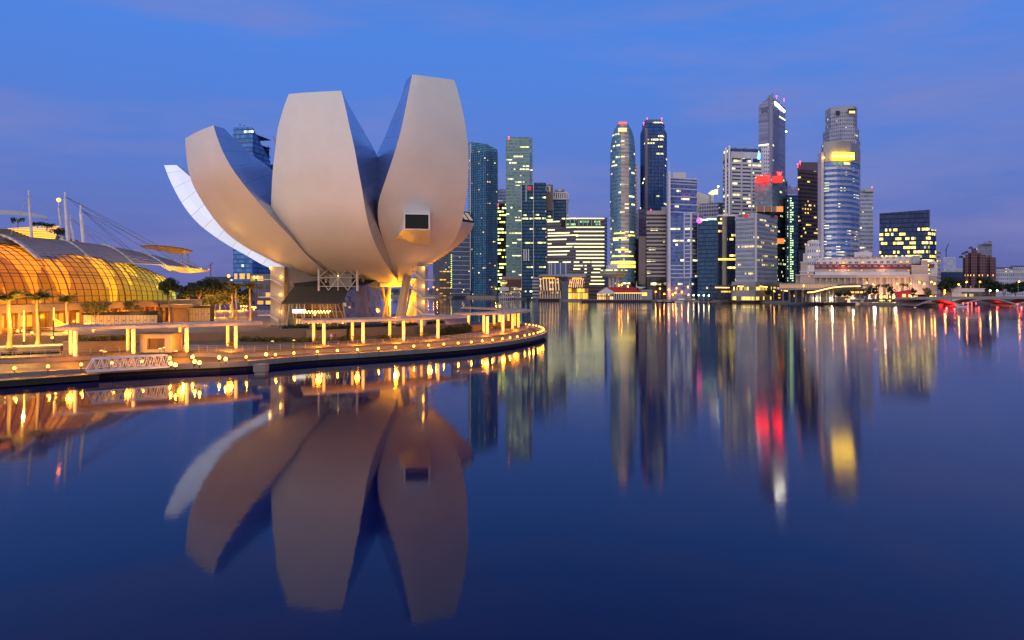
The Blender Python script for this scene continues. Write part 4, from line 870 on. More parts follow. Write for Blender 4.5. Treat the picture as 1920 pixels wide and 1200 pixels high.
b = MB(); a = P(330, 570, 196); b.prism([(X(318, 194), 194), (X(352, 196), 196), (X(354, 203), 203), (X(318, 203), 203)], 4.3, 8.6); b.prism([(X(300, 192), 192), (X(362, 194), 194), (X(360, 205), 205), (X(300, 205), 205)], 8.6, 9.3)
one('service_pavilion', b, mat('brown_timber', (.20, .12, .07), .65), 'flat roofed brown timber pavilion at the far end of the glass vault', 'pavilion')
plight((X(345, 190), 190, 6.5), 400, (1, .42, .07), .4, 'pavilion_light')
for i, (px, tp, bs, Y) in enumerate(((33, 408, 428, 202), (70, 416, 428, 203), (108, 427, 452, 201), (92, 419, 428, 204))):
    tree(px, 0, Z(bs, Y), tp, 2.0 if i != 2 else 3.0, ['tiny layered tree on the roof below the blue canopy', 'small tree on the roof behind the lone white mast', 'bushy roof tree at the right end of the glowing louvres', 'low roof tree above the glowing louvres'][i], LEAFD, 160 if i != 2 else 400, .3, .1, 5, Y=Y, name='roof_tree', clumps=8)
# ================================================================== SKYLINE
def isect(c, d, px):
    """point on the line c + t d seen in column px"""
    k = (px-960)/F; t = (k*c.y-c.x)/(d.x-k*d.y); return c+d*t
def two(xl, xc, xr, Y, al):
    c = Vector((X(xc, Y), Y)); a = R(al); l = isect(c, Vector((-math.cos(a), math.sin(a))), xl); r = isect(c, Vector((math.sin(a), math.cos(a))), xr); return [l, c, r, l+r-c]
def flat(xl, xr, Y, depth=30, Yr=None):
    Yr = Yr or Y; return [Vector((X(xl, Y), Y)), Vector((X(xr, Yr), Yr)), Vector((X(xr, Yr+depth), Yr+depth)), Vector((X(xl, Y+depth), Y+depth))]
def grow(poly, d):
    c = sum(poly, Vector((0, 0)))/len(poly); return [p+(p-c).normalized()*d*1.3 for p in poly]
def tower(name, label, poly, yt, m, cat='skyscraper', z0=2.2, part='curtain_wall', ztops=None, group=None, root=None):
    c = sum(poly, Vector((0, 0)))/len(poly)
    o = root or empty(name, (c.x, c.y, z0), label, cat, group)
    n = len(poly); zt = ztops or [Z(yt, min(p.y for p in poly))]*n
    b = MB(); b.prism([(p.x, p.y) for p in poly], z0, zt, caps=False); o_ = b.build(part, m, o)
    b = MB(); q = [c+(p-c)*.985 for p in poly]; b.face([(p.x, p.y, z-.6) for p, z in zip(q, zt)]); b.build('roof', mat('flat_roof', (.12, .12, .13), .8), o_)
    o['top'] = zt[0]; return o
def bands(o, poly, z0, z1, step, th, m, outw=.5, name='floor_band', faces=None):
    b = MB(); q = grow(poly, outw); z = z0; n = len(q)
    while z < z1-th*.5:
        if faces is None: b.prism([(p.x, p.y) for p in q], z, z+th)
        else:
            for i in faces:
                a, c = q[i], q[(i+1) % n]; a2, c2 = poly[i], poly[(i+1) % n]
                b.prism([(a.x, a.y), (c.x, c.y), (c2.x, c2.y), (a2.x, a2.y)], z, z+th)
        z += step
    return b.build(name, m, o)
def fins(o, poly, faces, z0, z1, n, w_, m, outw=.6, name='mullion'):
    b = MB(); q = grow(poly, outw)
    for f in faces:
        a, c = q[f], q[(f+1) % len(q)]; d = (c-a); L_ = d.length; d = d/L_; k = 0
        for k in range(n+1):
            p = a+d*(w_/2+(L_-w_)*k/n); b.obox(p, d, w_/2, outw*1.2, z0, z1)
    return b.build(name, m, o)
def beacon(o, px, py, Y, r=1.0):
    b = MB(); p = P(px, py, Y); b.ball((p.x, p.y, p.z), r*.6, 8, 6); b.tube((p.x, p.y, p.z-3.5), (p.x, p.y, p.z), .2, n=5); return b.build('red_beacon', BEAC, o)
def panel(o, name, px0, py0, px1, py1, Y, m, th=.6):
    b = MB(); a, c = P(px0, py1, Y), P(px1, py0, Y); b.box(a.x, Y-th, a.z, c.x, Y, c.z); return b.build(name, m, o)
SILV = mat('silver_panel', (.42, .41, .44), .4, .4, var=.08, scale=.08); PALE = mat('pale_panel', (.56, .53, .56), .5, var=.08, scale=.08); BLUEP = mat('blue_panel', (.05, .09, .22), .35, .3, var=.1, scale=.1)
YEL = (1, .66, .12); GRN = (.75, 1, .35); WRM = (1, .52, .10)
# --- blue towers behind the left petals
m = facade('blue_glass_left', (.05, .12, .26), (0.070, 0.202, 0.496), 4, 4, .96, .72, lit=.03, run=3, es=1.2, seed=2.1, rough=.14, c1=(.6, 1, .8))
pl = two(437, 473.5, 507, 620, 12); o = tower('office_tower', 'blue glass tower rising behind the left petals, the taller of two', pl, 238, m, ztops=[Z(237, 620), Z(238.5, 620), Z(292, 620), Z(270, 640)])
bands(o, pl, 8, Z(242, 620), 8, .6, BLUEP, .3)
b = MB(); b.tube(P(450, 237, 625), P(450, 232, 625), .3); b.tube(P(458, 237, 625), P(458, 234, 625), .3); b.build('antenna', DARK, o)
b = MB()
for x0, x1 in ((440, 445), (450, 459), (463.5, 468.5)): b.box(X(x0, 618), 617.4, Z(523, 618), X(x1, 618), 617.9, Z(513, 618))
b.build('lit_window', mat('amber_window', (1, .5, .1), .4, emit=.8, ecol=(1, .45, .07)), o)
pl = flat(468, 505, 660, 30); m = facade('navy_glass_left', (.02, .035, .08), (0.028, 0.062, 0.186), 3.4, 4, .8, .6, lit=.10, run=2.5, es=1.4, seed=4.4, c1=GRN, c2=(1, .75, .3))
o = tower('office_tower', 'dark navy tower behind the left petals, lower than its blue neighbour', pl, 276, m)
b = MB(); b.tube(P(487, 276, 670), P(487, 262, 670), .5); b.tube(P(503, 276, 670), P(503, 274, 670), .5); b.build('antenna', DARK, o)
pl = flat(498, 516, 690, 25); tower('office_tower', 'small grey blue tower squeezed between the navy tower and the centre petal', pl, 308.5, facade('grey_blue_small', (.10, .12, .2), (0.078, 0.124, 0.279), 5, 4, .8, .5, lit=.03, seed=6.6))
cr = empty('tower_crane', (X(520, 720), 720, 2.2), 'thin red tower crane seen just left of the centre petal', 'crane'); b = MB()
a, c = P(519, 330, 720), P(519.5, 268, 720); a.z = 2.2; b.tube(a, c, .7, n=4); b.build('mast', mat('crane_red', (.35, .10, .09), .6), cr); b = MB(); b.tube(P(520, 278, 720), P(512.5, 256, 720), .6, .35, 4); b.tube(P(520, 278, 720), P(523, 272, 720), .8, n=4); b.build('jib', mat('crane_red', (.35, .10, .09)), cr)
# --- residential towers right of the petals
m = facade('sail_glass', (.045, .085, .16), (0.078, 0.248, 0.372), 4.2, 3.4, .74, .62, lit=.045, run=1.2, es=1.3, seed=7.7, c1=WRM, c2=(1, .8, .35), part=.5, wrough=.35)
pl = [Vector((X(878, 1010), 1010)), Vector((X(884, 1000), 1000)), Vector((X(912, 985), 985)), Vector((X(932, 990), 990)), Vector((X(934, 1030), 1030)), Vector((X(878, 1040), 1040))]
o = tower('apartment_tower', 'tall blue apartment tower with a sloping top, right beside the petals', pl, 266, m, ztops=[Z(266, 1000), Z(266, 1000), Z(270, 985), Z(280, 990), Z(280, 990), Z(266, 1000)])
fins(o, pl, [1, 2], 2, Z(283, 985), 7, .7, BLUEP, .4); bands(o, pl[:2]+[pl[5]], 6, Z(268, 1000), 3.4, 1.2, PALE, .5, 'balcony')
b = MB(); b.tube(P(882, 545, 984), P(882, 268, 984), .8, n=6); b.build('corner_tube', PALE, o)
m2 = facade('sail_low', (.13, .14, .2), (0.078, 0.124, 0.217), 3.4, 3.3, .7, .55, lit=.05, run=1.2, es=1.3, seed=8.8, c1=WRM, part=.5)
pl = flat(846, 882, 980, 30, 995); o = tower('apartment_tower', 'lower grey lilac apartment tower with balconies, half behind the tall petal', pl, 395, m2); bands(o, pl, 6, Z(395, 980), 6.6, 1.0, PALE, .5, 'balcony')
pl = flat(812, 848, 1060, 30); o = tower('apartment_tower', 'grey apartment block with a column of green lit stair windows, under the right petal', pl, 452, facade('sail_low3', (.10, .10, .13), (0.078, 0.109, 0.171), 4, 3.4, .6, .5, lit=.06, run=1, es=1.2, seed=3.9, c1=WRM, part=.5))
b = MB()
for k in range(16): p = P(846.5, 478+k*4, 975); b.box(p.x-.7, 974.2, p.z-.7, p.x+.7, 975, p.z+.7)
b.build('stair_window', mat('green_window', (.8, 1, .3), .4, emit=1.4, ecol=(.75, 1, .25)), o)
pl = flat(824, 846, 1010, 20); tower('low_block', 'low grey block with one orange lit floor, under the right petal', pl, 508, facade('low_orange', (.10, .09, .09), (0.100, 0.070, 0.040), 5, 4, .8, .6, lit=.3, run=3, es=.9, seed=1.8, c1=(1, .4, .05), c2=(1, .5, .1)), 'office block')
# --- dark tower with green lit floors
pl = flat(929, 951, 1030, 30); o = tower('office_tower', 'narrow black tower with bright green lit floors and a red beacon', pl, 381, facade('black_green', (.01, .012, .016), (0.019, 0.025, 0.031), 3.5, 5.2, .92, .6, lit=.40, run=2.2, es=1.9, seed=12.4, c1=(.72, .95, .12), c2=(.9, 1, .45)))
beacon(o, 934, 383, 1027, 1.7)
pl = flat(931, 951, 1120, 30); o = tower('office_tower', 'small blue tower showing just above the black and green one', pl, 355, facade('blue_small', (.16, .2, .34), (0.109, 0.171, 0.388), 5, 4.5, .9, .5, lit=.03, seed=9.9)); bands(o, pl, 150, Z(356, 1120), 5, 1.2, SILV, .5)
# --- tall green glass tower
m = facade('green_glass_tower', (.19, .27, .27), (0.116, 0.232, 0.232), 3.2, 4.15, .95, .5, lit=.17, run=3.2, es=1.35, seed=5.5, c1=(1, .8, .2), c2=(.85, 1, .55), rough=.15, wrough=.3)
pl = flat(949, 992.5, 900, 34); o = tower('office_tower', 'tall pale green glass tower with many lit floors and a notched corner', pl, 257, m)
bands(o, pl, 15, Z(262, 900), 8.3, .7, mat('green_grey_panel', (.20, .28, .28), .35, .3), .3)
pl2 = flat(993.5, 998.5, 906, 30); b = MB(); b.prism([(p.x, p.y) for p in pl2], 2.2, Z(257, 906)); b.build('side_shaft', facade('green_glass_shaft', (.22, .28, .3), (0.155, 0.264, 0.310), 3.2, 4.15, .95, .5, lit=.05, seed=5.9), o)
beacon(o, 954, 257.5, 898, 1.5)
pl = flat(941, 978, 880, 22); b = MB(); b.prism([(p.x, p.y) for p in pl], 2.2, [Z(524, 880)]*4); b.build('podium', mat('brick_podium', (.16, .075, .055), .8), o); pl = grow(pl, .5); b = MB(); b.prism([(p.x, p.y) for p in pl], Z(524, 880), Z(518.5, 880)); b.build('podium_fascia', mat('stone_fascia', (.34, .26, .23), .7), o)
# --- dark blue tower with white stripes
m = facade('deep_blue_tower', (.012, .035, .075), (0.025, 0.078, 0.155), 3, 4, .94, .6, lit=.09, run=3.5, es=1.25, seed=21.0, c1=(1, .85, .25), c2=(.8, 1, .4), rough=.1)
pl = flat(977.5, 1000, 800, 30); o = tower('office_tower', 'dark blue glass tower with small red sign and three white stripes on its left half', pl, 347, m)
pl = flat(1001, 1023.5, 797, 34); b = MB(); b.prism([(p.x, p.y) for p in pl], 2.2, Z(342.5, 797)); b.build('taller_half', m, o)
b = MB(); b.tube(P(1000.5, 545, 795), P(1000.5, 342, 795), .55, n=6); b.tube(P(978, 545, 799), P(978, 347, 799), .35, n=6); b.build('corner_tube', SILV, o)
b = MB()
for x_ in (982.5, 986.5, 991): a, c = P(x_-.9, 489, 799.6), P(x_+.9, 467, 799.6); b.box(a.x, 799, a.z, c.x, 799.6, c.z)
b.build('white_stripe', WHITE, o); panel(o, 'red_sign', 989, 349, 996, 357, 799.8, mat('red_sign_dim', (.6, .03, .05), .5, emit=.25, ecol=(1, .05, .08))); panel(o, 'lit_shaft', 985, 347, 988, 378, 799.7, mat('teal_shaft', (.15, .3, .32), .2))
pl = flat(1023.5, 1037, 815, 28); b = MB(); b.prism([(p.x, p.y) for p in pl], 2.2, Z(394, 815)); b.build('rear_wing', m, o); b = MB(); b.prism([(p.x, p.y) for p in pl], Z(394, 815), Z(346, 815)); b.build('brown_crown', mat('brown_crown', (.16, .10, .09), .5), o)
b = MB(); q = [P(1027+3.6*math.cos(a)+ (2 if False else 0), 354-5*math.sin(a), 814) for a in [k*math.pi/8 for k in range(-3, 13)]]; b.path(q, .8, 5); b.path([P(1031.5, 349, 814), P(1031, 361, 814)], .8, 5); b.build('white_emblem', WHITE, o)
m = facade('blue_grey_tower', (.035, .06, .11), (0.046, 0.109, 0.202), 3.4, 4, .9, .55, lit=.06, run=3, es=1.2, seed=31.3, c1=(1, .85, .3))
pl = flat(1037.5, 1065, 840, 30); o = tower('office_tower', 'blue grey tower with a dark arcaded crown, behind the banded white lit block', pl, 374, m)
b = MB(); b.prism([(p.x, p.y) for p in grow(pl, .6)], Z(374, 840), Z(372, 840)); b.prism([(p.x, p.y) for p in grow(pl, .6)], Z(362, 840), Z(360, 840))
for k in range(8): p = pl[0].lerp(pl[1], k/7); b.obox(p, (1, 0), .8, .5, Z(372, 840), Z(362, 840))
b.build('arcaded_crown', SILV, o); b = MB(); b.prism([(p.x, p.y) for p in grow(pl, -3)], Z(373, 840), Z(362, 840)); b.build('crown_core', DARK, o); b = MB(); c_ = P(1049, 360, 850); b.lathe([(6, 0), (6, 2.6), (.01, 2.7)], (c_.x, c_.y, c_.z), 14); b.build('water_tank', SILV, o)
b = MB(); b.tube(P(1063, 412, 838), P(1063, 362, 838), .8, n=6); b.build('corner_tube', PALE, o)
# --- block with long white lit bands
Y6 = 780; pl = [Vector((X(1024, 792), 792)), Vector((X(1080, Y6), Y6)), Vector((X(1133.5, Y6), Y6)), Vector((X(1138.5, 800), 800)), Vector((X(1138, 830), 830)), Vector((X(1026, 840), 840))]
o = tower('office_block', 'broad mid rise block with long white glowing floor bands', pl, 408, facade('banded_block', (.13, .12, .15), (0.060, 0.055, 0.070), 6, 4.1, .98, .55, lit=0, seed=13, gvar=.2), ztops=[Z(417, 792), Z(408, Y6), Z(407.5, Y6), Z(408.5, 800), Z(408.5, 830), Z(417, 840)])
LITB = mat('white_lit_band', (1, 1, .8), .4, emit=1.7, ecol=(1, .96, .36), var=0); b = MB()
rowsL = [(415.5, [(1026, 1049)]), (409.5, [(1062, 1133)]), (426, [(1062, 1133)]), (431, [(1027, 1040)]), (434, [(1076, 1133)]), (437, [(1027, 1068)]), (441.5, [(1027, 1084), (1080, 1133)]), (449, [(1027, 1062), (1080, 1133)]), (457, [(1027, 1034), (1062, 1133)]), (463, [(1027, 1073), (1076, 1133)]),
         (471, [(1027, 1068), (1080, 1133)]), (477.5, [(1027, 1063), (1080, 1133)]), (484, [(1080, 1133)]), (491.5, [(1027, 1047), (1055, 1070), (1076, 1086), (1093, 1107), (1109, 1133)]), (498, [(1076, 1093), (1096, 1100), (1110, 1133)]), (504.5, [(1075, 1088), (1096, 1100), (1113, 1126)]), (511, [(1096, 1100), (1109, 1125)]), (519, [(1108, 1129)]), (526, [(1108, 1133)]), (532.5, [(1105, 1133)])]
for py, segs in rowsL:
    for x0, x1 in segs:
        for xa_, xb_ in ((x0, min(x1, 1080)), (max(x0, 1080), x1)):
            if xb_-xa_ < 1: continue
            f = lambda px: (isect(pl[0], (pl[1]-pl[0]), px) if px <= 1080 else isect(pl[1], (pl[2]-pl[1]), px))+Vector((0, -.35))
            p, q = f(xa_+.01), f(xb_-.01); z_ = Z(py, (p.y+q.y)/2); b.prism([(p.x, p.y), (q.x, q.y), (q.x, q.y+.3), (p.x, p.y+.3)], z_-.55, z_+.55)
b.build('lit_band', LITB, o); b = MB(); a, c = P(1060, 426, Y6), P(1117, 413, Y6)
for k in range(9): x_ = lerp(X(1061, Y6), X(1125, Y6), k/8); b.box(x_-.3, Y6-2.4, a.z, x_+.3, Y6-1.8, c.z)
b.build('terrace_post', PALE, o); panel(o, 'terrace_glass', 1061, 411.5, 1125, 424, Y6-.5, facade('terrace_green', (.03, .05, .04), (0.046, 0.093, 0.078), 2, 3, .9, .9, lit=.25, es=.6, seed=3.0, c1=(.3, 1, .4), c2=(.8, 1, .6)), .3); panel(o, 'dark_bay', 1052, 412, 1061, 425, 783, BLACK, .5)
b = MB()
for px in (1030, 1034, 1041, 1051, 1061): b.tube(P(px, 492, 782), P(px, 520, 782), .75, n=8)
b.build('column', PALE, o); panel(o, 'loggia', 1027, 493.5, 1072, 522, 783.5, BLUEP, .6)
# --- bullet shaped tower
def superl(cx, cy, a, b_, n=28): return [Vector((cx+a*math.cos(2*math.pi*k/n), cy+b_*math.sin(2*math.pi*k/n))) for k in range(n)]
Y7 = 735; cx, cy, a7 = X(1167.5, Y7+16), Y7+16, (X(1191, Y7+16)-X(1144, Y7+16))/2
bt = empty('office_tower', (cx, cy, 2.2), 'bullet shaped glass tower with a pale glowing central spine', 'skyscraper')
m = facade('bullet_glass', (.16, .24, .30), (0.078, 0.186, 0.279), 2.6, 4.2, .96, .55, lit=.10, run=3, es=1.2, seed=17.7, c1=(1, .8, .25), c2=(.95, 1, .55), rough=.1, wrough=.3)
zs = [2.2, Z(480, Y7), Z(420, Y7), Z(360, Y7), Z(310, Y7), Z(280, Y7), Z(262, Y7), Z(248, Y7), Z(238, Y7), Z(231, Y7), Z(228, Y7)]; ks = [.97, .985, 1, 1, .99, .97, .92, .82, .68, .52, .44]
b = MB(); rows, uvs = [], []
for z_, k in zip(zs, ks): rows.append([(p.x, p.y, z_) for p in superl(cx, cy, a7*k, 16*k)]+[(cx+a7*k, cy, z_)]); uvs.append([(i*3.0, z_) for i in range(29)])
b.grid(rows, uv=uvs); b.face([rows[-1][i] for i in range(28)]); b.build('curtain_wall', m, bt)
b = MB(); mm = facade('spine_lit', (.42, .36, .34), (0.360, 0.270, 0.180), 30, 4.2, 1, .5, lit=0, seed=2, gvar=.1); mm.node_tree.nodes['Principled BSDF'].inputs['Emission Strength'].default_value = 0
sp = []
for z_, k in zip(zs, ks): sp.append([(cx+dx, cy-16.3*k*math.sqrt(max(0, 1-(dx/(a7*k))**2)), z_) for dx in (-4.2*(k if k > .6 else .6)**.3, -1.5, 1.5, 4.2*(k if k > .6 else .6)**.3)])
b.grid(sp[1:], uv=[[(0, r[0][2]), (3, r[0][2]), (6, r[0][2]), (9, r[0][2])] for r in sp[1:]]); b.build('pale_spine', facade('spine_panels', (.46, .40, .38), (0.330, 0.260, 0.200), 9, 4.2, 1, .45, lit=.22, run=1, es=.65, seed=41, c1=(1, .7, .3), c2=(1, .8, .5)), bt)
b = MB()
for z_ in [z*4.2+.6 for z in range(3, 46)]:
    i = max(j for j in range(len(zs)) if zs[j] <= z_) if z_ < zs[-1] else len(zs)-2; i = min(i, len(zs)-2); k = lerp(ks[i], ks[i+1], (z_-zs[i])/(zs[i+1]-zs[i]))*1.012
    b.prism([(p.x, p.y) for p in superl(cx, cy, a7*k, 16*k, 24)], z_, z_+.5)
b.build('floor_band', mat('band_steel_blue', (.25, .32, .38), .3, .5), bt)
panel(bt, 'lit_lantern', 1159, 240, 1175, 247, cy-15, mat('lantern_lit', (1, .8, .4), .4, emit=1.0, ecol=(1, .62, .22)), .4); panel(bt, 'red_crown_light', 1160, 228.5, 1175, 233, cy-8.5, mat('red_crown', (1, .2, .15), .4, emit=.9, ecol=(1, .12, .08)), .4)
k = 1.01; LL = mat('lobby_lit', (1, .7, .2), .4, emit=1.5, ecol=(1, .72, .12))
for y0, y1, t0, t1 in ((502, 496, 0, 1), (494.5, 489, 0, 1), (447.3, 444.7, .1, .55), (438.3, 435.7, .15, .5), (442.3, 439.7, .6, .9), (469.3, 466.7, .2, .6), (481.3, 478.7, .05, .8)):
    b = MB(); b.grid([[(cx+a7*k*math.cos(t), cy+16.2*k*math.sin(t), Z(p_, Y7)) for t in [math.pi*(1.08+.84*lerp(t0, t1, i/10)) for i in range(11)]] for p_ in (y0, y1)]); b.build('lit_floor', LL, bt)
pl = flat(1189, 1196.5, 790, 20); tower('office_tower', 'thin white ribbed slab tower right behind the bullet shaped tower', pl, 307, facade('white_slab', (.55, .52, .54), (0.200, 0.200, 0.240), 9, 4, .8, .35, lit=.02, seed=2.9))
# --- chamfered dark blue tower
m = facade('dark_blue_oct', (.02, .045, .12), (0.028, 0.078, 0.232), 3.2, 4, .92, .66, lit=.07, run=3.5, es=1.2, seed=23.3, c1=(1, .85, .3), rough=.1)
pl = [Vector((X(1200.5, 800), 800)), Vector((X(1210, 785), 785)), Vector((X(1243, 785), 785)), Vector((X(1250.5, 800), 800)), Vector((X(1250, 830), 830)), Vector((X(1202, 830), 830))]
o = tower('office_tower', 'dark blue tower with chamfered shoulders and three red beacons', pl, 246, m); q = [p.lerp(Vector((X(1226, 800), 805)), .16 if i in (0, 3, 4, 5) else .08) for i, p in enumerate(pl)]
b = MB(); b.prism([(p.x, p.y) for p in pl], Z(246, 785), Z(235, 785), [(p.x, p.y) for p in q]); b.prism([(p.x, p.y) for p in q], Z(235, 785), Z(228, 785)); b.build('shoulder', m, o); q2 = [p.lerp(Vector((X(1226, 800), 805)), .12) for p in q]; b = MB(); b.prism([(p.x, p.y) for p in q2], Z(228, 785), Z(222.5, 785)); b.build('crown', BLUEP, o)
for px, py in ((1213.5, 222), (1240.5, 222), (1207, 230)): beacon(o, px, py, 790, 1.1)
b = MB(); b.prism([(X(1209, 784.4), 784.4), (X(1214.5, 784.4), 784.4), (X(1214.5, 786), 786), (X(1209, 786), 786)], 2.2, Z(240, 785)); b.build('brown_pilaster', mat('mauve_panel', (.16, .12, .16), .4), o); pl2 = flat(1197, 1212, 778, 20); b = MB(); b.prism([(p.x, p.y) for p in pl2], 2.2, Z(392, 778)); b.build('lower_wing', facade('mauve_wing', (.14, .11, .15), (0.093, 0.109, 0.202), 3, 4, .8, .5, lit=.02, seed=3.7), o)
fins(o, pl, [1], Z(392, 785), Z(248, 785), 5, .5, BLUEP, .4)
# --- beige striped tower
BEI = mat('beige_band', (.40, .34, .32), .6, var=.08, scale=.1); m = facade('beige_glass', (.05, .045, .06), (0.046, 0.043, 0.062), 3, 4.05, .95, .9, lit=.07, run=3, es=1.2, seed=27.1, c1=(1, .8, .3))
pl = flat(1212.5, 1248, 722, 26); o = tower('office_tower', 'beige tower with even horizontal bands and a plain side core', pl, 397, m); bands(o, pl, Z(519, 722), Z(400, 722), 4.05, 1.9, BEI, .4)
b = MB(); b.prism([(p.x, p.y) for p in grow(pl, .3)], Z(402, 722), Z(395, 722)); b.build('parapet', BEI, o); pl2 = flat(1240, 1254, 735, 20); b = MB(); b.prism([(p.x, p.y) for p in pl2], 2.2, Z(388, 735)); b.build('core', mat('mauve_concrete', (.33, .29, .33), .6), o); beacon(o, 1220.5, 393, 730, .9)
pl = flat(1197.5, 1211, 726, 22); tower('blank_tower', 'plain brown windowless slab left of the beige banded tower', pl, 443, mat('brown_slab', (.20, .155, .15), .65, scale=.1), 'building', part='wall'); pl = flat(1184, 1200, 760, 20); tower('low_block', 'dark low block at the foot of the bullet shaped tower', pl, 448, facade('dark_low', (.03, .03, .045), (0.031, 0.039, 0.062), 3, 4, .8, .6, lit=.03, seed=5.0), 'building')
# --- blue tower with white grid
m = facade('blue_white_tower', (.14, .18, .33), (0.078, 0.132, 0.341), 4, 4, .97, .62, lit=.08, run=3, es=1.2, seed=33.1, c1=(1, .85, .35), rough=.12); WG = mat('white_grid', (.60, .60, .66), .45, var=.06, scale=.1)
pl = flat(1255.5, 1306, 712, 28, 722); o = tower('office_tower', 'blue tower with white floor lines and a stepped white gridded base', pl, 333, m); bands(o, pl, Z(398, 712), Z(336, 712), 8.0, 1.1, WG, .4); b = MB(); b.prism([(p.x, p.y) for p in grow(pl, .5)], Z(334.5, 712), Z(332, 712)); b.prism([(p.x, p.y) for p in grow(pl, .5)], Z(345, 712), Z(343.5, 712)); b.build('roof_line', WG, o)
pl2 = flat(1255.5, 1283, 705, 20); pl3 = [Vector((X(1283, 705), 705)), Vector((X(1296, 701), 701)), Vector((X(1308, 712), 712)), Vector((X(1308, 735), 735)), Vector((X(1283, 735), 735))]
b = MB(); b.prism([(p.x, p.y) for p in pl2], 2.2, Z(405, 705)); b.prism([(p.x, p.y) for p in pl3], 2.2, Z(400, 705)); b.build('lower_wing', m, o); bands(o, pl3, Z(521, 705), Z(399, 705), 4.0, 1.0, WG, .5, 'white_grid'); fins(o, pl3, [0, 1], Z(521, 705), Z(399, 705), 1, .9, WG, .6, 'white_post'); bands(o, pl2, Z(521, 705), Z(498, 705), 4.0, .9, WG, .5, 'base_grid')
b = MB(); b.box(X(1252.3, 706), 704, 2.2, X(1256.5, 706), 712, Z(322, 706)); b.tube(P(1254.5, 325, 706), P(1254.5, 300, 706), .5, .2, 6); b.build('white_spine', WG, o); pl4 = flat(1262, 1286, 725, 12); b = MB(); b.prism([(p.x, p.y) for p in pl4], Z(334, 725), Z(323, 725)); b.build('plant_room', SILV, o)
for x_ in (1306, 1318): pass
pl5 = flat(1306.5, 1318, 716, 16); b = MB(); b.prism([(p.x, p.y) for p in pl5], Z(410, 716), Z(402, 716)); b.build('side_bay', m, o)
# --- building with a yellow sail
m = facade('grid_white_back', (.42, .41, .48), (0.093, 0.109, 0.202), 4.4, 4.3, .75, .62, lit=.01, seed=37.2); pl = flat(1312, 1347, 790, 24, 780); o = tower('office_block', 'grey gridded block carrying a glowing yellow sail on its roof', pl, 380, m)
pl2 = [Vector((X(1306, 805), 805)), Vector((X(1334, 800), 800)), Vector((X(1334, 815), 815)), Vector((X(1306, 815), 815))]; b = MB(); b.prism([(p.x, p.y) for p in pl2], 2.2, [Z(359, 805), Z(368, 800), Z(368, 800), Z(359, 805)]); b.build('sloping_wing', SILV, o)
b = MB(); sl = [P(1328, 363, 782), P(1334, 357.5, 782), P(1346, 354, 782), P(1346.5, 364, 782), P(1334, 365, 782)]; b.face(sl); b.face([p+Vector((0, .8, 0)) for p in sl][::-1]); 
for i in range(5): j = (i+1) % 5; b.face([sl[i], sl[j], sl[j]+Vector((0, .8, 0)), sl[i]+Vector((0, .8, 0))])
b.build('lit_sail', mat('lit_sail', (1, .8, .4), .5, emit=1.7, ecol=(1, .76, .30), var=0), o); b = MB(); b.tube(P(1346.7, 380, 781), P(1346.7, 350, 781), .5, n=6); b.box(X(1333.5, 784), 784, Z(380, 784), X(1338, 784), 790, Z(364, 784)); b.build('sail_mast', WHITE, o); b = MB(); b.ball(P(1346.7, 349.5, 781), .9, 8, 6); b.build('mast_lamp', LAMPC, o)
# --- dark blue box with lettering
m = facade('navy_box', (.014, .04, .085), (0.019, 0.078, 0.163), 3, 4, .96, .7, lit=.03, run=2, es=1.0, seed=43.1, rough=.1); pl = flat(1308.5, 1344, 690, 26, 685); o = tower('office_tower', 'plain dark blue glass tower with a pink disc and pale lettering along its top edge', pl, 409, m, ztops=[Z(413, 690), Z(409, 685), Z(409, 685), Z(413, 690)]); fins(o, pl, [0], 4, Z(413.5, 690), 9, .22, BLUEP, .25)
SG = mat('sign_mint', (.8, 1, .9), .4, emit=4, ecol=(.62, 1, .75), var=0); text('TUNG', 'lettering', SG, o, P(1320, 412.2, 684), 2.5, -.03); text('CENTRE', 'lettering', SG, o, P(1334.5, 410.9, 683), 2.5, -.03); b = MB(); c_ = P(1311.5, 413.5, 688); b.tube(c_, c_+Vector((0, .8, 0)), 2.7, n=18); b.build('pink_disc', mat('pink_disc', (1, .1, .4), .4, emit=3.5, ecol=(1, .05, .30), var=0), o)
# --- dark glass tower with a beige cylinder
m = facade('dark_cyl', (.014, .018, .035), (0.019, 0.028, 0.062), 3, 4, .94, .7, lit=.13, run=4, es=1.3, seed=47.1, c1=(1, .55, .1), c2=(1, .85, .3), rough=.1); pl = flat(1346, 1380, 684, 28); o = tower('office_tower', 'dark glass tower wrapped round a beige cylinder, under a white roof rim', pl, 405, m)
b = MB(); c_ = P(1357.5, 500, 686); b.lathe([(3.2, 0), (3.2, Z(406, 686)-2.2)], (c_.x, 686, 2.2), 16); b.build('beige_cylinder', facade('mosaic_beige', (.30, .28, .20), (0.240, 0.220, 0.160), .6, .8, .8, .8, lit=0, seed=3, rough=.4), o, True); b = MB(); b.prism([(p.x, p.y) for p in grow(pl, .8)], Z(405.5, 684), Z(402.5, 684)); b.build('roof_rim', WHITE, o); fins(o, pl, [0], 4, Z(406, 684), 2, .5, BLUEP, .4)
b = MB(); b.box(X(1346.5, 683), 682.6, Z(488, 683), X(1379.5, 683), 683.4, Z(484.5, 683)); b.build('lit_floor', mat('yellow_lit_floor', (1, .75, .15), .4, emit=1.6, ecol=(1, .70, .10)), o)
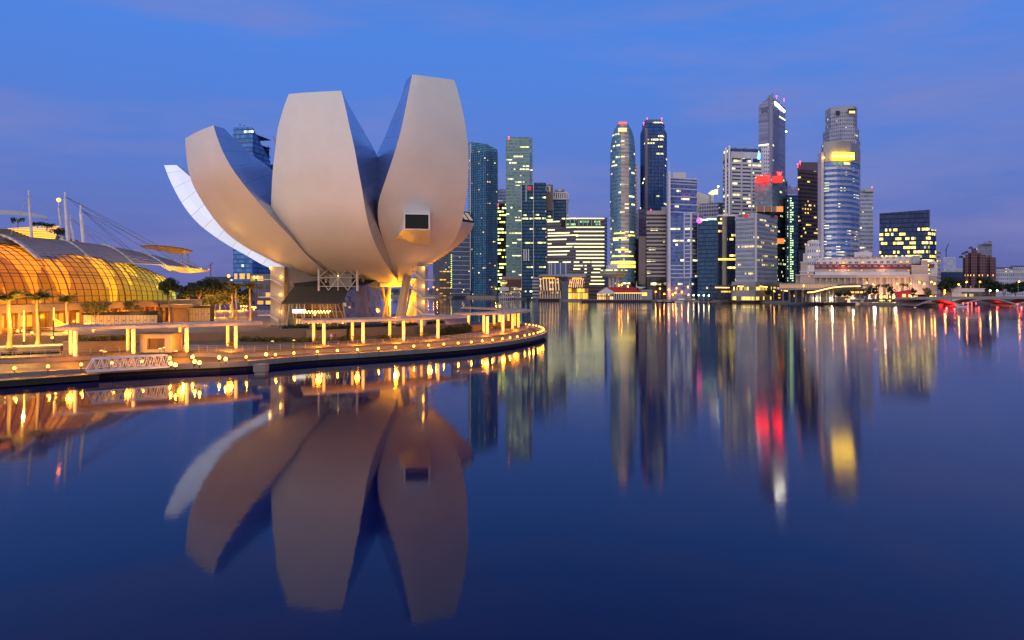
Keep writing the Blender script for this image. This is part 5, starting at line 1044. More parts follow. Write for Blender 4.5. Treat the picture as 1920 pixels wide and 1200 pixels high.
# --- white banded tower with a louvred crown
m = facade('white_band_glass', (.05, .05, .10), (0.046, 0.062, 0.139), 3.5, 4.0, .95, .9, lit=.16, run=3.2, es=1.25, seed=53.1, c1=(1, .78, .25), c2=(1, .9, .5), rough=.12)
pl = two(1356, 1371, 1427.5, 742, 80); o = tower('office_tower', 'white banded tower with two white shafts, a louvred crown and a blue sign', pl, 278, m); bands(o, pl, math.ceil(Z(521, 742)/4)*4-1.15, Z(300, 742), 4.0, 2.3, PALE, .5); b = MB(); b.prism([(p.x, p.y) for p in grow(pl, .4)], Z(296, 742), Z(284, 742)); b.build('sign_band', PALE, o); fins(o, pl, [1], 3, Z(284, 742), 3, 1.3, PALE, .8, 'white_pier')
b = MB()
for px in (1361, 1367.5): b.tube(P(px, 545, 738), P(px, 273 if px > 1362 else 277, 738), 1.15, n=8)
b.build('white_shaft', WHITE, o); b = MB(); e0, e1 = pl[1], pl[2]
for k in range(3):
    a, c = e0.lerp(e1, k/3), e0.lerp(e1, (k+.9)/3); n_ = Vector((a.y-c.y, c.x-a.x)).normalized()
    if n_.y > 0: n_ = -n_
    b.face([(a.x, a.y, Z(284, 742)), (c.x, c.y, Z(284, 742)), (c.x-n_.x*9, c.y-n_.y*9, Z(271, 742)), (a.x-n_.x*9, a.y-n_.y*9, Z(278, 742))]); b.face([(c.x, c.y, Z(284, 742)), (c.x-n_.x*9, c.y-n_.y*9, Z(271, 742)), (c.x-n_.x*9, c.y-n_.y*9, Z(284, 742))])
b.build('louvred_crown', SILV, o); pl2 = flat(1427.5, 1442.5, 748, 18); b = MB(); b.prism([(p.x, p.y) for p in pl2], 2.2, Z(273.5, 748)); b.build('annex', facade('annex_wall', (.55, .52, .56), (0.093, 0.093, 0.155), 3.6, 4.3, .45, .42, lit=.12, run=1.5, es=1.2, seed=3.21, c1=(1, .85, .4)), o)
SBL = mat('cyan_sign', (.3, .8, 1), .4, emit=2.4, ecol=(.16, .62, 1), var=0); b = MB()
for x0, y0, x1, y1 in ((1421, 287, 1425, 297), (1419.5, 294, 1421, 298), (1421, 297, 1425, 299), (1421.8, 283, 1423, 287)): a, c = P(x0, y1, 737), P(x1, y0, 737); b.box(a.x, 736, a.z, c.x, 737, c.z)
b.build('cyan_emblem', SBL, o); b = MB()
for x0, y0, x1, y1 in ((1425.6, 289, 1427.2, 298), (1427.2, 296, 1430, 298)): a, c = P(x0, y1, 737), P(x1, y0, 737); b.box(a.x, 736, a.z, c.x, 737, c.z)
b.build('blue_emblem', mat('deep_blue_sign', (.05, .1, .8), .4, emit=1.3, ecol=(.04, .10, .9), var=0), o)
# --- tall mauve tower with a lit white sign
m = facade('mauve_tower', (.20, .205, .30), (0.186, 0.202, 0.341), 60, 3.9, .62, .5, lit=.03, run=.6, es=1.2, seed=57.2, c1=(1, .8, .4), rough=.25); pl = two(1422.5, 1445, 1472.5, 900, 38)
zc = Z(178.5, 900); o = tower('skyscraper', 'tallest grey mauve tower with a wedge top and a glowing white sign', pl, 180, m, ztops=[Z(195, 900), zc, Z(184, 900), Z(195, 900)]); b = MB(); b.obox(pl[1]+Vector((0, -.3)), (1, 0), 2.2, 1.0, 2.2, zc); b.build('corner_pilaster', mat('mauve_corner', (.22, .23, .33), .4), o)
d_ = (pl[2]-pl[1]).normalized(); n_ = Vector((d_.y, -d_.x)); p = pl[1].lerp(pl[2], .28)+n_*.6; q = pl[1].lerp(pl[2], .93)+n_*.6; b = MB(); b.prism([(p.x, p.y), (q.x, q.y), (q.x-n_.x*.4, q.y-n_.y*.4), (p.x-n_.x*.4, p.y-n_.y*.4)], [Z(190, 900)-.5, Z(195, 900)+1, Z(195, 900)+1, Z(190, 900)-.5], [Z(185.5, 900), Z(190.5, 900), Z(190.5, 900), Z(185.5, 900)]); b.build('lit_sign', mat('white_tower_sign', (1, 1, .9), .4, emit=30, ecol=(1, .93, .70), var=0), o)
d2 = (pl[0]-pl[1]).normalized(); n2 = Vector((-d2.y, d2.x)); n2 = n2 if n2.y < 0 else -n2; p = pl[1].lerp(pl[0], .25)+n2*.4; q = pl[1].lerp(pl[0], .78)+n2*.4; b = MB(); b.prism([(p.x, p.y), (q.x, q.y), (q.x-n2.x*.4, q.y-n2.y*.4), (p.x-n2.x*.4, p.y-n2.y*.4)], [Z(206, 900), Z(211, 900)]*2, [Z(198, 900), Z(204, 900)]*2); b.build('dark_vent', mat('vent_mauve', (.10, .10, .17), .5), o)
beacon(o, 1456, 180, 897, 1.4); beacon(o, 1470, 186, 897, 1.2); b = MB(); a = P(1473, 245, 898); b.box(a.x, 897, a.z, a.x+2, 899, a.z+.8); b.build('side_bracket', DARK, o); b = MB(); b.ball(P(1474.3, 246.5, 898), .9); b.build('bracket_lamp', LAMPC, o); b = MB(); b.tube(P(1448, 179, 905), P(1448, 175, 905), .5, n=5); b.build('antenna', DARK, o)
# --- tower with red signs
m = facade('grey_green_tower', (.17, .20, .23), (0.155, 0.217, 0.264), 3.2, 4.3, .9, .55, lit=.06, run=3, es=1.2, seed=61.4, c1=(.9, 1, .3), wrough=.35); pl = two(1414.5, 1448, 1474, 668, 36)
o = tower('office_tower', 'grey green tower with glowing red signs on its top', pl, 333, m, ztops=[Z(330, 668), Z(322, 668), Z(322, 668), Z(330, 668)], z0=Z(393, 668)); pl2 = two(1455, 1458, 1476, 672, 10); b = MB(); b.prism([(p.x, p.y) for p in two(1416, 1450, 1474, 672, 36)], 2.2, Z(393, 668)); b.build('dark_shaft', facade('dark_shaft', (.012, .02, .03), (0.019, 0.034, 0.054), 3, 4, .9, .6, lit=.06, run=1, es=1.2, seed=63.2, c1=GRN), o)
RS = mat('red_sign', (1, .1, .05), .4, emit=18, ecol=(1, .012, .008), var=0); RL = mat('red_letters', (.2, .005, .005), .5, emit=.2, ecol=(1, .02, .01), var=0); RB2 = mat('red_sign_back', (.5, .02, .01), .5, emit=17, ecol=(1, .005, .004), var=0)
panel(o, 'sign_board', 1418, 329.5, 1441, 341, 667.6, RB2, .4); text('STRAITS', 'lettering', RL, o, P(1429.5, 333, 667), 2.6, 0, .1); text('TRADING', 'lettering', RL, o, P(1429.5, 338, 667), 2.6, 0, .1)
panel(o, 'corner_sign_board', 1449, 331, 1467, 341, 667.8, RB2, .4); text('STRAITS', 'lettering', RL, o, P(1458, 334, 667), 2.5, 0, .1); text('TRADING', 'lettering', RL, o, P(1458, 338.4, 667), 2.5, 0, .1)
b = MB(); hp = [(1457.5, 322), (1459, 324), (1461.5, 322.6), (1464, 324), (1466, 322), (1465, 326.5), (1463.5, 329.5), (1460, 329.5), (1458.6, 326.5)]; fpts = [P(x_, y_, 667.4) for x_, y_ in hp]; b.face(fpts)
for i in range(len(fpts)): j = (i+1) % len(fpts); b.face([fpts[i], fpts[j], fpts[j]+Vector((0, .5, 0)), fpts[i]+Vector((0, .5, 0))])
b.build('red_crest', RS, o); panel(o, 'mauve_gable', 1447, 322, 1468, 345, 668.2, mat('purple_panel', (.12, .07, .14), .5), .3)
b = MB()
for px in (1418, 1432.5, 1446, 1455): a, c = P(px-.7, 398, 667), P(px+.7, 386, 667); b.cut(); b.box(a.x, 666, a.z, c.x, 667, c.z)
b.build_each('white_post', PALE, o); panel(o, 'orange_loggia', 1456, 387, 1468, 397, 667.2, mat('loggia_orange', (1, .35, .1), .5, emit=.8, ecol=(1, .25, .04)), .4); panel(o, 'sky_garden', 1416, 387, 1456, 397, 667.7, mat('loggia_brown', (.16, .08, .06), .6, emit=.12, ecol=(1, .4, .15)), .3); panel(o, 'lower_loggia', 1457, 447, 1470, 457, 669.6, mat('loggia_orange', (1, .35, .1)), .4)
# --- pale banded bank with a dark name
m = facade('bank_glass', (.36, .38, .42), (0.116, 0.139, 0.202), 2.7, 4.2, .82, .46, lit=.15, run=4.5, es=1.5, seed=67.1, c1=(1, .68, .14), c2=(1, .75, .2), part=.15, wrough=.4); pl = two(1379, 1416.5, 1457.5, 640, 42)
o = tower('office_tower', 'pale grey banded office tower seen on its corner, dark lettering along the top', pl, 399, m); b = MB(); b.obox(pl[1]+Vector((0, -.4)), (1, 0), 1.0, .8, 6, Z(399, 640)); b.build('corner_column', PALE, o); bands(o, pl, Z(522, 640), Z(410, 640), 4.2, .5, SILV, .25); b = MB(); b.prism([(p.x, p.y) for p in grow(pl, .3)], Z(409, 640), Z(399, 640)); b.build('top_band', SILV, o)
dl = (pl[1]-pl[0]).normalized(); nl = Vector((dl.y, -dl.x)); dr = (pl[2]-pl[1]).normalized(); nr = Vector((dr.y, -dr.x))
for (px, d_, n_, a_, b0) in ((1390, dl, nl, pl[0], 0), (1446.5, dr, nr, pl[1], 0)):
    p = isect(a_, d_, px)+n_*.75; rz = math.atan2(d_.y, d_.x); text('HSBC', 'lettering', DARK, o, (p.x, p.y, Z(405 if px < 1400 else 407, p.y)), 2.4, rz, .1)
    p = isect(a_, d_, px+(9.5 if px < 1400 else 7.5))+n_*.75; z_ = Z(405 if px < 1400 else 407, p.y); d3 = Vector((d_.x, d_.y, 0)); c3 = Vector((p.x, p.y, z_)); u3 = Vector((0, 0, 1)); nn3 = Vector((n_.x, n_.y, 0))
    b = MB(); b.face([c3-d3*3+nn3*.05, c3-d3*1.5-u3*1.5+nn3*.05, c3+nn3*.05, c3-d3*1.5+u3*1.5+nn3*.05]); b.face([c3+d3*3+nn3*.05, c3+d3*1.5+u3*1.5+nn3*.05, c3+nn3*.05, c3+d3*1.5-u3*1.5+nn3*.05]); b.face([c3-d3*1.5+u3*1.5+nn3*.05, c3+nn3*.05, c3+d3*1.5+u3*1.5+nn3*.05]); b.face([c3-d3*1.5-u3*1.5+nn3*.05, c3+d3*1.5-u3*1.5+nn3*.05, c3+nn3*.05]); b.build('red_emblem', mat('emblem_red', (.7, .03, .03), .5, emit=.25, ecol=(1, .05, .05), var=0), o)
    b = MB(); b.face([c3-d3*3-u3*1.5, c3+d3*3-u3*1.5, c3+d3*3+u3*1.5, c3-d3*3+u3*1.5]); b.build('emblem_board', WHITE, o)
pl2 = two(1372, 1416, 1467, 632, 42); b = MB(); b.prism([(p.x, p.y) for p in pl2], 2.2, Z(528, 632)); b.build('podium', facade('podium_bank', (.30, .28, .27), (0.200, 0.150, 0.060), 2.4, 9, .7, .35, lit=.5, run=2, es=1.3, seed=3.77, c1=YEL, c2=YEL), o)
# --- tower under construction
m = facade('construct_navy', (.02, .04, .09), (0.046, 0.093, 0.232), 2.9, 4.4, .7, .5, lit=.0, seed=71.7); pl = flat(1473, 1497, 690, 24); o = tower('unfinished_tower', 'dark navy tower with a column of pale green lamps and scaffolding on its roof', pl, 366, m); b = MB()
for k in range(36):
    for px in (1476, 1482.5, 1486): 
        if random.random() < (.75 if px > 1480 else .5): p = P(px, 372+k*4.4, 689); b.cut(); b.box(p.x-.55, 688.2, p.z-.6, p.x+.55, 689, p.z+.6)
b.build_each('green_lamp', mat('pale_green_window', (.8, 1, .7), .4, emit=1.3, ecol=(.70, 1, .42)), o); b = MB()
for k in range(9): p = P(1478+k*2.2, 364, 700); b.tube(p, p+Vector((0, 0, random.uniform(4, 11))), .35, n=4)
for k in range(3): b.tube(P(1477, 352+k*5, 700), P(1497, 352+k*5, 700), .3, n=4)
b.build('scaffold', mat('scaffold_rust', (.32, .18, .14), .7), o); b = MB(); b.tube(P(1475.5, 372, 688), P(1475.5, 340, 688), .6, n=4); b.tube(P(1475.5, 350, 688), P(1473, 343, 688), .4, n=4); b.tube(P(1475.5, 545, 688), P(1475.5, 372, 688), .5, n=4); b.build('hoist', DARK, o)
# --- brown tower
m = facade('brown_tower', (.085, .06, .065), (0.025, 0.022, 0.030), 3.2, 4.1, .93, .5, lit=.22, run=2.6, es=1.5, seed=73.7, c1=(1, .55, .05), c2=(1, .75, .2), part=.45); pl = two(1495.5, 1503, 1541, 720, 62); zt = Z(302, 720); o = tower('office_tower', 'dark brown tower with scattered amber windows and red corner beacons', pl, 302, m, ztops=[Z(308, 720), Z(304.5, 720), Z(300, 720), Z(303, 720)])
b = MB(); q = grow(pl, .3); b.prism([(p.x, p.y) for p in q], Z(318, 720), [Z(308, 720), Z(304, 720), Z(299.5, 720), Z(303, 720)]); b.build('brown_parapet', mat('brown_parapet', (.15, .10, .11), .5), o); beacon(o, 1500.5, 303, 715, 1.2); beacon(o, 1496, 308, 716, 1.2)
# --- striped tower with the yellow sign
Yb_ = 600; m = facade('stripe_blue_glass', (.09, .14, .34), (0.078, 0.155, 0.465), 3, 4.6, .98, .9, lit=.11, run=3, es=1.2, seed=79.3, c1=(1, .85, .3), c2=(.9, 1, .5), rough=.1)
n_c = 8; pl = []
for k in range(n_c+1): t = k/n_c; px = lerp(1545, 1594, t); Y_ = Yb_-4*math.sin(math.pi*t); pl.append(Vector((X(px, Y_), Y_)))
pl += [Vector((X(1610, Yb_+12), Yb_+12)), Vector((X(1612, Yb_+40), Yb_+40)), Vector((X(1546, Yb_+40), Yb_+40))]
o = tower('office_tower', 'blue and silver striped tower with a wide glowing yellow sign below its roof', pl, 303, m); bands(o, pl, Z(478, Yb_), Z(308, Yb_), 4.6, 2.1, mat('stripe_silver', (.40, .42, .50), .35, .4, var=.06, scale=.1), .45)
b = MB(); b.prism([(p.x, p.y) for p in grow(pl, .5)], Z(304, Yb_), Z(266.5, Yb_)); b.build('blank_crown', mat('crown_grey', (.30, .28, .28), .45, .2, var=.06, scale=.1), o); b = MB(); b.box(X(1540, Yb_-3), Yb_-3, 2.2, X(1544.4, Yb_-3), Yb_+4, Z(287, Yb_)); b.build('white_pilaster', PALE, o)
YS = mat('yellow_sign', (1, .75, .1), .4, emit=2.4, ecol=(1, .66, .02), var=0); panel(o, 'sign_board', 1561, 286.5, 1601, 299.5, Yb_-6.4, mat('yellow_sign_glow', (1, .7, .05), .5, emit=13.0, ecol=(1, .58, .001), var=0), .4); text('MAYBANK', 'lettering', mat('yellow_letters', (1, .95, .4), .4, emit=9, ecol=(1, .85, .10), var=0), o, P(1581, 293, Yb_-7), 3.9, 0, .1)
b = MB(); b.ball(P(1544.5, 296, Yb_-4), .9); b.build('pilaster_lamp', LAMPW, o)
# --- tallest octagonal setback tower
m = facade('octagon_stone', (.33, .33, .40), (0.093, 0.116, 0.217), 3.3, 4.3, .5, .55, lit=.05, run=1.5, es=1.1, seed=83.9, c1=(1, .9, .5)); Yo = 760
def octo(x0, x1, Y, ch=.28, dp=1.0):
    a, c = X(x0, Y), X(x1, Y); w_ = c-a; k = w_*ch; d = w_*dp; return [Vector(p) for p in ((a, Y+k), (a+k, Y), (c-k, Y), (c, Y+k), (c, Y+d-k), (c-k, Y+d), (a+k, Y+d), (a, Y+d-k))]
o = tower('skyscraper', 'tallest grey octagonal tower with stepped setbacks and a notched crown', octo(1560, 1622, Yo), 262, m); b = MB(); b.prism([(p.x, p.y) for p in octo(1561.5, 1619, Yo+4)], Z(262, Yo), Z(238, Yo)); b.prism([(p.x, p.y) for p in octo(1564, 1614.5, Yo+8)], Z(238, Yo), Z(207, Yo)); b.build('upper_setback', m, o)
b = MB(); b.prism([(p.x, p.y) for p in octo(1564, 1614.5, Yo+8)], Z(207, Yo), Z(194.5, Yo)); b.build('crown', mat('octagon_crown', (.36, .36, .42), .5), o); panel(o, 'crown_recess', 1590, 204, 1605, 212, Yo+4.5, DARK, .5); panel(o, 'crown_lit_window', 1592, 208, 1603, 212.5, Yo+3.8, mat('octagon_lit', (1, .8, .2), .4, emit=.9, ecol=(1, .8, .25)), .4); panel(o, 'side_recess', 1567, 208, 1574, 216, Yo+9, DARK, .5)
m = facade('annex_grey', (.36, .37, .43), (0.139, 0.171, 0.279), 3.5, 4.2, .85, .45, lit=.06, run=1.5, es=1.1, seed=89.3, c1=(1, .9, .5)); pl = flat(1610, 1637, 735, 22); o = tower('office_tower', 'slim grey annex tower with a red beacon right of the striped tower', pl, 356, m); beacon(o, 1635, 351, 734, 1.0); b = MB(); b.prism([(p.x, p.y) for p in grow(flat(1622, 1637, 733, 15), .3)], Z(360, 735), Z(353.5, 735)); b.build('parapet', SILV, o)
# --- dark blue wide building on the right
m = facade('navy_wide', (.010, .018, .055), (0.022, 0.043, 0.124), 2.6, 4.0, .96, .8, lit=.40, run=3, es=1.5, seed=97.7, c1=(1, .68, .06), c2=(1, .9, .3), part=.2, rough=.08); pl = [Vector((X(1649, 625), 625)), Vector((X(1743, 612), 612)), Vector((X(1744, 640), 640)), Vector((X(1652, 650), 650))]
o = tower('office_block', 'broad dark blue glass block with yellow lit floors, standing alone on the right', pl, 395, m, z0=2.2, ztops=[Z(428, 625), Z(424, 612), Z(424, 640), Z(428, 650)]); b = MB(); b.prism([(p.x, p.y) for p in pl], [Z(428, 625), Z(424, 612), Z(424, 640), Z(428, 650)], [Z(400, 625), Z(393, 612), Z(393, 640), Z(400, 650)]); b.build('dark_top', facade('navy_wide_top', (.010, .018, .055), (0.020, 0.040, 0.116), 2.6, 4, .96, .8, lit=0, seed=3.1, rough=.08), o); pl2 = [Vector((X(1742, 613), 613)), Vector((X(1755, 620), 620)), Vector((X(1755, 640), 640)), Vector((X(1742, 640), 640))]; b = MB(); b.prism([(p.x, p.y) for p in pl2], 2.2, Z(430, 615)); b.build('lower_wing', m, o)
# --- right-hand background
m = facade('apartment_brown', (.17, .09, .10), (0.050, 0.035, 0.055), 3.0, 3.4, .55, .7, lit=.10, run=1.0, es=1.3, seed=101.1, c1=(1, .5, .1), c2=(1, .65, .25), part=.5); Ya_ = 820; o = None
for i, (x0, x1, yt) in enumerate(((1805, 1811, 483), (1810, 1815.5, 477), (1815, 1822, 474), (1821, 1832, 466), (1831, 1838, 474), (1837, 1848, 477.5), (1847, 1858, 482), (1857, 1867.5, 482.5))):
    pl = flat(x0, x1, Ya_-(i % 2)*5, 26); 
    if o is None: o = tower('apartment_complex', 'brown stepped apartment cluster with round topped shafts and amber windows', pl, yt, m, 'apartments', part='shaft')
    else: tower('', '', pl, yt, m, root=o, part='shaft')
    c_ = (pl[0]+pl[1])/2; b = MB(); b.lathe([(2, 0), (2, 1.6), (1.4, 2.5), (.01, 2.8)], (c_.x, c_.y+6, Z(yt, Ya_)-.2), 12); b.build('round_cap', mat('cap_brown', (.12, .07, .08), .6), o)
pl = flat(1833, 1860, 900, 26); o = tower('apartment_tower', 'grey ribbed apartment tower rising behind the brown cluster', pl, 458, facade('grey_rib', (.22, .22, .28), (0.155, 0.171, 0.264), 2.6, 3.2, .5, .9, lit=.0, seed=3.6)); b = MB()
for px in (1843, 1852): q = flat(px, px+8, 895, 16); b.prism([(p.x, p.y) for p in q], Z(458, 895), Z(451.5 if px > 1850 else 454, 895))
b.build('roof_turret', mat('turret_grey', (.24, .24, .3), .6), o)
pl = flat(1769, 1792, 1100, 30); tower('apartment_block', 'pale distant slab block between the hotel and the brown cluster', pl, 482, facade('pale_far', (.40, .42, .55), (0.372, 0.419, 0.500), 5, 5, .6, .4, lit=.05, seed=3.8), 'apartments'); pl = flat(1754, 1763.5, 700, 20); o = tower('apartment_block', 'thin white block with stacked balconies at the right end of the hotel', pl, 468, facade('thin_white', (.45, .44, .5), (0.186, 0.186, 0.279), 4, 3.6, .5, .4, lit=.04, seed=4.8), 'apartments'); bands(o, flat(1758, 1764, 697, 14), 8, Z(470, 700), 4.2, 1.2, SILV, .4, 'balcony')
pl = flat(1758, 1808, 900, 30); o = tower('low_block', 'low blue shed roofed block behind the dark trees right of the hotel', pl, 510, mat('blue_shed', (.035, .06, .17), .5), 'building', part='wall'); b = MB(); b.prism([(p.x, p.y) for p in flat(1790, 1805, 905, 20)], Z(510, 900), Z(503, 900)); b.prism([(p.x, p.y) for p in flat(1764, 1788, 905, 20)], Z(510, 900), Z(507, 900)); b.build('roof_block', PALE, o)
for i, (x0, x1, yt, Y_, lt) in enumerate(((1868, 1898, 503, 860, .3), (1896, 1922, 500, 900, .1), (1866, 1930, 512, 820, .0))):
    o = tower('civic_block', ['cream block with a row of amber lit windows right of the brown cluster', 'pale block at the far right edge, behind the trees', 'long low white roofed block above the bridge at the far right'][i], flat(x0, x1, Y_, 30), yt, facade('civic_%s' % 'abc'[i], (.42, .42, .5), (.2, .2, .26), 4, 4.5, .6, .5, lit=lt, run=3, es=1.0, seed=5.1+i, c1=WRM), 'building')
    b = MB(); b.prism([(p.x, p.y) for p in grow(flat(x0, x1, Y_, 30), 1)], Z(yt, Y_)+.02, Z(yt, Y_)+1.2); b.build('eaves', PALE if i == 2 else BLUEP, o)
cr = empty('tower_crane', (X(1774, 1300), 1300, 2.2), 'tiny distant crane jib above the low blocks right of the hotel', 'crane'); b = MB(); a = P(1774, 480, 1300); a.z = 2.2; b.tube(a, P(1774, 468, 1300), .7, n=4); b.build('mast', DARK, cr); b = MB(); b.tube(P(1773, 470, 1300), P(1779, 456, 1300), .9, .5, 4); b.build('jib', DARK, cr)
# distant low skyline between the big shapes (each block its own)
for i, (x0, x1, yt, Y_, lab) in enumerate(((905, 932, 528, 1250, 'low dim block at the shore between the apartment tower and the black tower'), (1138, 1147, 500, 760, 'thin dark block between the banded block and the bullet shaped tower'), (1186, 1200, 470, 770, 'small grey block right behind the bullet shaped tower foot'), (1345, 1358, 470, 800, 'dark slab glimpsed left of the white banded tower'), (1347, 1356, 380, 900, 'slim far tower glimpsed left of the white banded tower'), (1495, 1545, 470, 690, 'dark lower block behind the white house'))):
    tower('low_block', lab, flat(x0, x1, Y_, 25), yt, facade('filler_%s' % 'abcdef'[i], (.06, .065, .10), (.035, .05, .09), 3.6, 4, .8, .5, lit=.05, seed=7.3+i, es=1), 'building')
# ================================================================== FAR SHORE
def shore_Y(px):
    for a, c in zip(SHORE[:-1], SHORE[1:]):
        pa, pc = 960+a[0]/a[1]*F, 960+c[0]/c[1]*F
        if pa <= px <= pc: 
            q = isect(Vector(a), Vector(c)-Vector(a), px); return q.y
    return 650
# --- hotel
Yh = 575.0; ST = mat('hotel_stone', (.50, .40, .34), .7, var=.1, scale=.15); STW = mat('hotel_white', (.70, .64, .64), .6, var=.08, scale=.15); RED = mat('hotel_red_roof', (.26, .045, .045), .6); WIN = mat('hotel_window', (.10, .08, .08), .2, spec=.8); WINL = mat('hotel_window_lit', (1, .6, .2), .4, emit=1.0, ecol=(1, .42, .06), var=0)
ho = empty('hotel', (X(1620, Yh+20), Yh+20, 2.2), 'long stone hotel with colonnade, white attic and red roof strip on the waterfront', 'hotel')
def hbox(name, x0, x1, yb, yt, Y0, dp, m, parent=None):
    b = MB(); b.prism([(X(x0, Y0), Y0), (X(x1, Y0), Y0), (X(x1, Y0+dp), Y0+dp), (X(x0, Y0+dp), Y0+dp)], Z(yb, Y0), Z(yt, Y0)); return b.build(name, m, parent or ho)
hw = hbox('wall', 1503, 1739, 552, 515, Yh, 40, ST); hbox('colonnade_wall', 1527, 1709, 545, 521.5, Yh-.02+1.2, 2, ST)
hbox('entablature', 1524, 1712, 521, 515.5, Yh-3, 4, ST); hbox('balustrade', 1528, 1706, 515.5, 509.5, Yh-1.5, 3, STW); hbox('upper_wall', 1526, 1710, 510, 503, Yh+2, 30, ST); b = MB(); b.prism([(X(1524, Yh+1), Yh+1), (X(1711, Yh+1), Yh+1), (X(1711, Yh+9), Yh+9), (X(1524, Yh+9), Yh+9)], Z(503.5, Yh), Z(495, Yh), [(X(1524, Yh+5), Yh+5), (X(1711, Yh+5), Yh+5), (X(1711, Yh+9), Yh+9), (X(1524, Yh+9), Yh+9)]); b.build('red_roof', RED, ho)
b = MB(); b.prism([(X(1530, Yh+6), Yh+6), (X(1722, Yh+6), Yh+6), (X(1722, Yh+34), Yh+34), (X(1530, Yh+34), Yh+34)], Z(495.5, Yh), [Z(483, Yh), Z(479.5, Yh), Z(479.5, Yh), Z(483, Yh)]); b.build('white_attic', STW, ho); hbox('end_attic', 1711, 1725, 494, 479, Yh+3, 30, mat('attic_grey', (.40, .41, .46), .5))
hbox('left_pavilion', 1500, 1526, 552, 509, Yh-2, 40, ST); hbox('left_tower', 1501, 1513, 509, 491.5, Yh-1, 14, ST); hbox('left_upper', 1512, 1527, 509, 497, Yh+.5, 30, STW); hbox('right_pavilion', 1709, 1741, 552, 498, Yh-2, 40, ST); hbox('right_tower', 1727, 1739.5, 498, 488, Yh-2.5, 14, ST); hbox('right_wing', 1741, 1757, 552, 513, Yh+10, 26, ST); hbox('right_wing_upper', 1744, 1758, 513, 490, Yh+14, 20, STW); hbox('right_wing_roof', 1741.5, 1752, 501, 495, Yh+12, 10, RED)
hbox('left_wing', 1492, 1501, 552, 515, Yh+2, 30, ST); hbox('roof_pavilion', 1602, 1635, 484, 472.5, Yh+12, 10, STW); hbox('roof_pavilion_wing', 1612, 1633, 473, 471, Yh+14, 8, ST)
for y0, x0, x1, dpt in ((515.5, 1491, 1758, -2.8), (509, 1499, 1527, -2.6), (498, 1708, 1742, -2.6), (491.5, 1500, 1514, -1.6), (488, 1726, 1741, -3.1)): hbox('cornice', x0, x1, y0+.7, y0-.7, Yh+dpt, 3, STW)
def hwin(px, py, w_, h_, Y0, m, parent):
    b = MB(); a, c = P(px-w_/2, py+h_/2, Y0), P(px+w_/2, py-h_/2, Y0); b.box(a.x, Y0-.35, a.z, c.x, Y0+.05, c.z); f = b.build('window', STW if m is not WINL else mat('window_frame_warm', (.5, .35, .2), .6), parent); b = MB(); dx = (c.x-a.x)*.1; dz = (c.z-a.z)*.14
    b.box(a.x+dx, Y0-.4, a.z+dz, (a.x+c.x)/2-dx*.5, Y0-.36, c.z-dz); b.box((a.x+c.x)/2+dx*.5, Y0-.4, a.z+dz, c.x-dx, Y0-.36, c.z-dz); b.build('pane', m, f)
for k in range(15): px = 1534+k*11.9; hwin(px, 493.3-k*.18, 6.6, 5.0, Yh+5.7, WINL if k in (4, 7, 13, 14) else WIN, ho)
for k in range(15): px = 1532.5+k*12.1; hwin(px, 499.5-.1*k, 6, 2.6, Yh+2.4, WIN, ho)
for k in range(15): px = 1532.5+k*11.9; hwin(px, 486-k*.2, 5, 1.5, Yh+5.7, WIN, ho)
for k, px in enumerate((1556, 1567, 1590.5, 1615, 1703, 1640, 1660, 1680)): hwin(px, 507, 3.2, 3.4, Yh+1.9, WINL if k < 5 else WIN, ho)
b = MB()
for k in range(17): px = 1526.5+k*11.4; p = P(px, 545, Yh-1.6); b.cut(); b.tube((p.x, p.y, 5), (p.x, p.y, Z(521, Yh)), .95, .85, 10)
b.build_each('column', ST, ho, True); b = MB()
for k in range(16): px = 1532+k*11.4; a, c = P(px-3.8, 540, Yh+1.0), P(px+3.8, 523, Yh+1.0); b.box(a.x, Yh+.95, a.z, c.x, Yh+1.15, c.z)
b.build('colonnade_window', mat('colonnade_dark', (.16, .12, .10), .5), ho); b = MB(); p = P(1589, 526.5, Yh+.9); b.box(p.x-1, p.y-.2, p.z-2.2, p.x+1, p.y, p.z+1.4); b.build('lit_bay', WINL, ho)
for k in range(6): hwin(1715+k*4.2, 531, 2.2, 4, Yh-2.1, WIN, ho)
for px, py in ((1516, 501), (1515, 511.5), (1517, 518)): hwin(px, py, 3.6, 2.2, Yh-2.1 if py > 509 else Yh+.4, WINL, ho)
text('THE FULLERTON HOTEL', 'lettering', mat('hotel_letters', (.35, .22, .16), .5, .3), ho, P(1616, 482, Yh+5.4), 3.0, 0, .15)
for px in (1530, 1560, 1600, 1640, 1680, 1715): plight((X(px, Yh-8), Yh-8, 5), 12000, (1, .58, .28), .8, 'hotel_floodlight')
plight((X(1585, Yh-2), Yh-2, Z(500, Yh)), 1500, (1, .55, .25), .5, 'hotel_floodlight'); plight((X(1660, Yh-2), Yh-2, Z(500, Yh)), 1500, (1, .55, .25), .5, 'hotel_floodlight')
# white house left of the hotel
wh = empty('white_house', (X(1527, 600), 600, 2.2), 'white stepped building with small square windows behind the left end of the hotel', 'building')
b = MB(); WMm = facade('white_house_wall', (.60, .56, .57), (.10, .10, .15), 3.1, 5.4, .4, .45, lit=.12, run=1, es=1.0, seed=8.2, c1=(1, .7, .2)); b.prism([(p.x, p.y) for p in flat(1514, 1547, 600, 20)], 2.2, Z(452, 600)); b.build('wall', WMm, wh); b = MB(); b.prism([(p.x, p.y) for p in flat(1510, 1514.5, 603, 16)], 2.2, Z(457, 603)); b.prism([(p.x, p.y) for p in flat(1506, 1510.5, 605, 14)], 2.2, Z(475, 605)); b.build('stepped_wing', STW, wh); b = MB(); b.prism([(p.x, p.y) for p in flat(1516, 1545, 602, 14)], Z(452, 600), Z(450.5, 600)); b.build('roof', STW, wh)
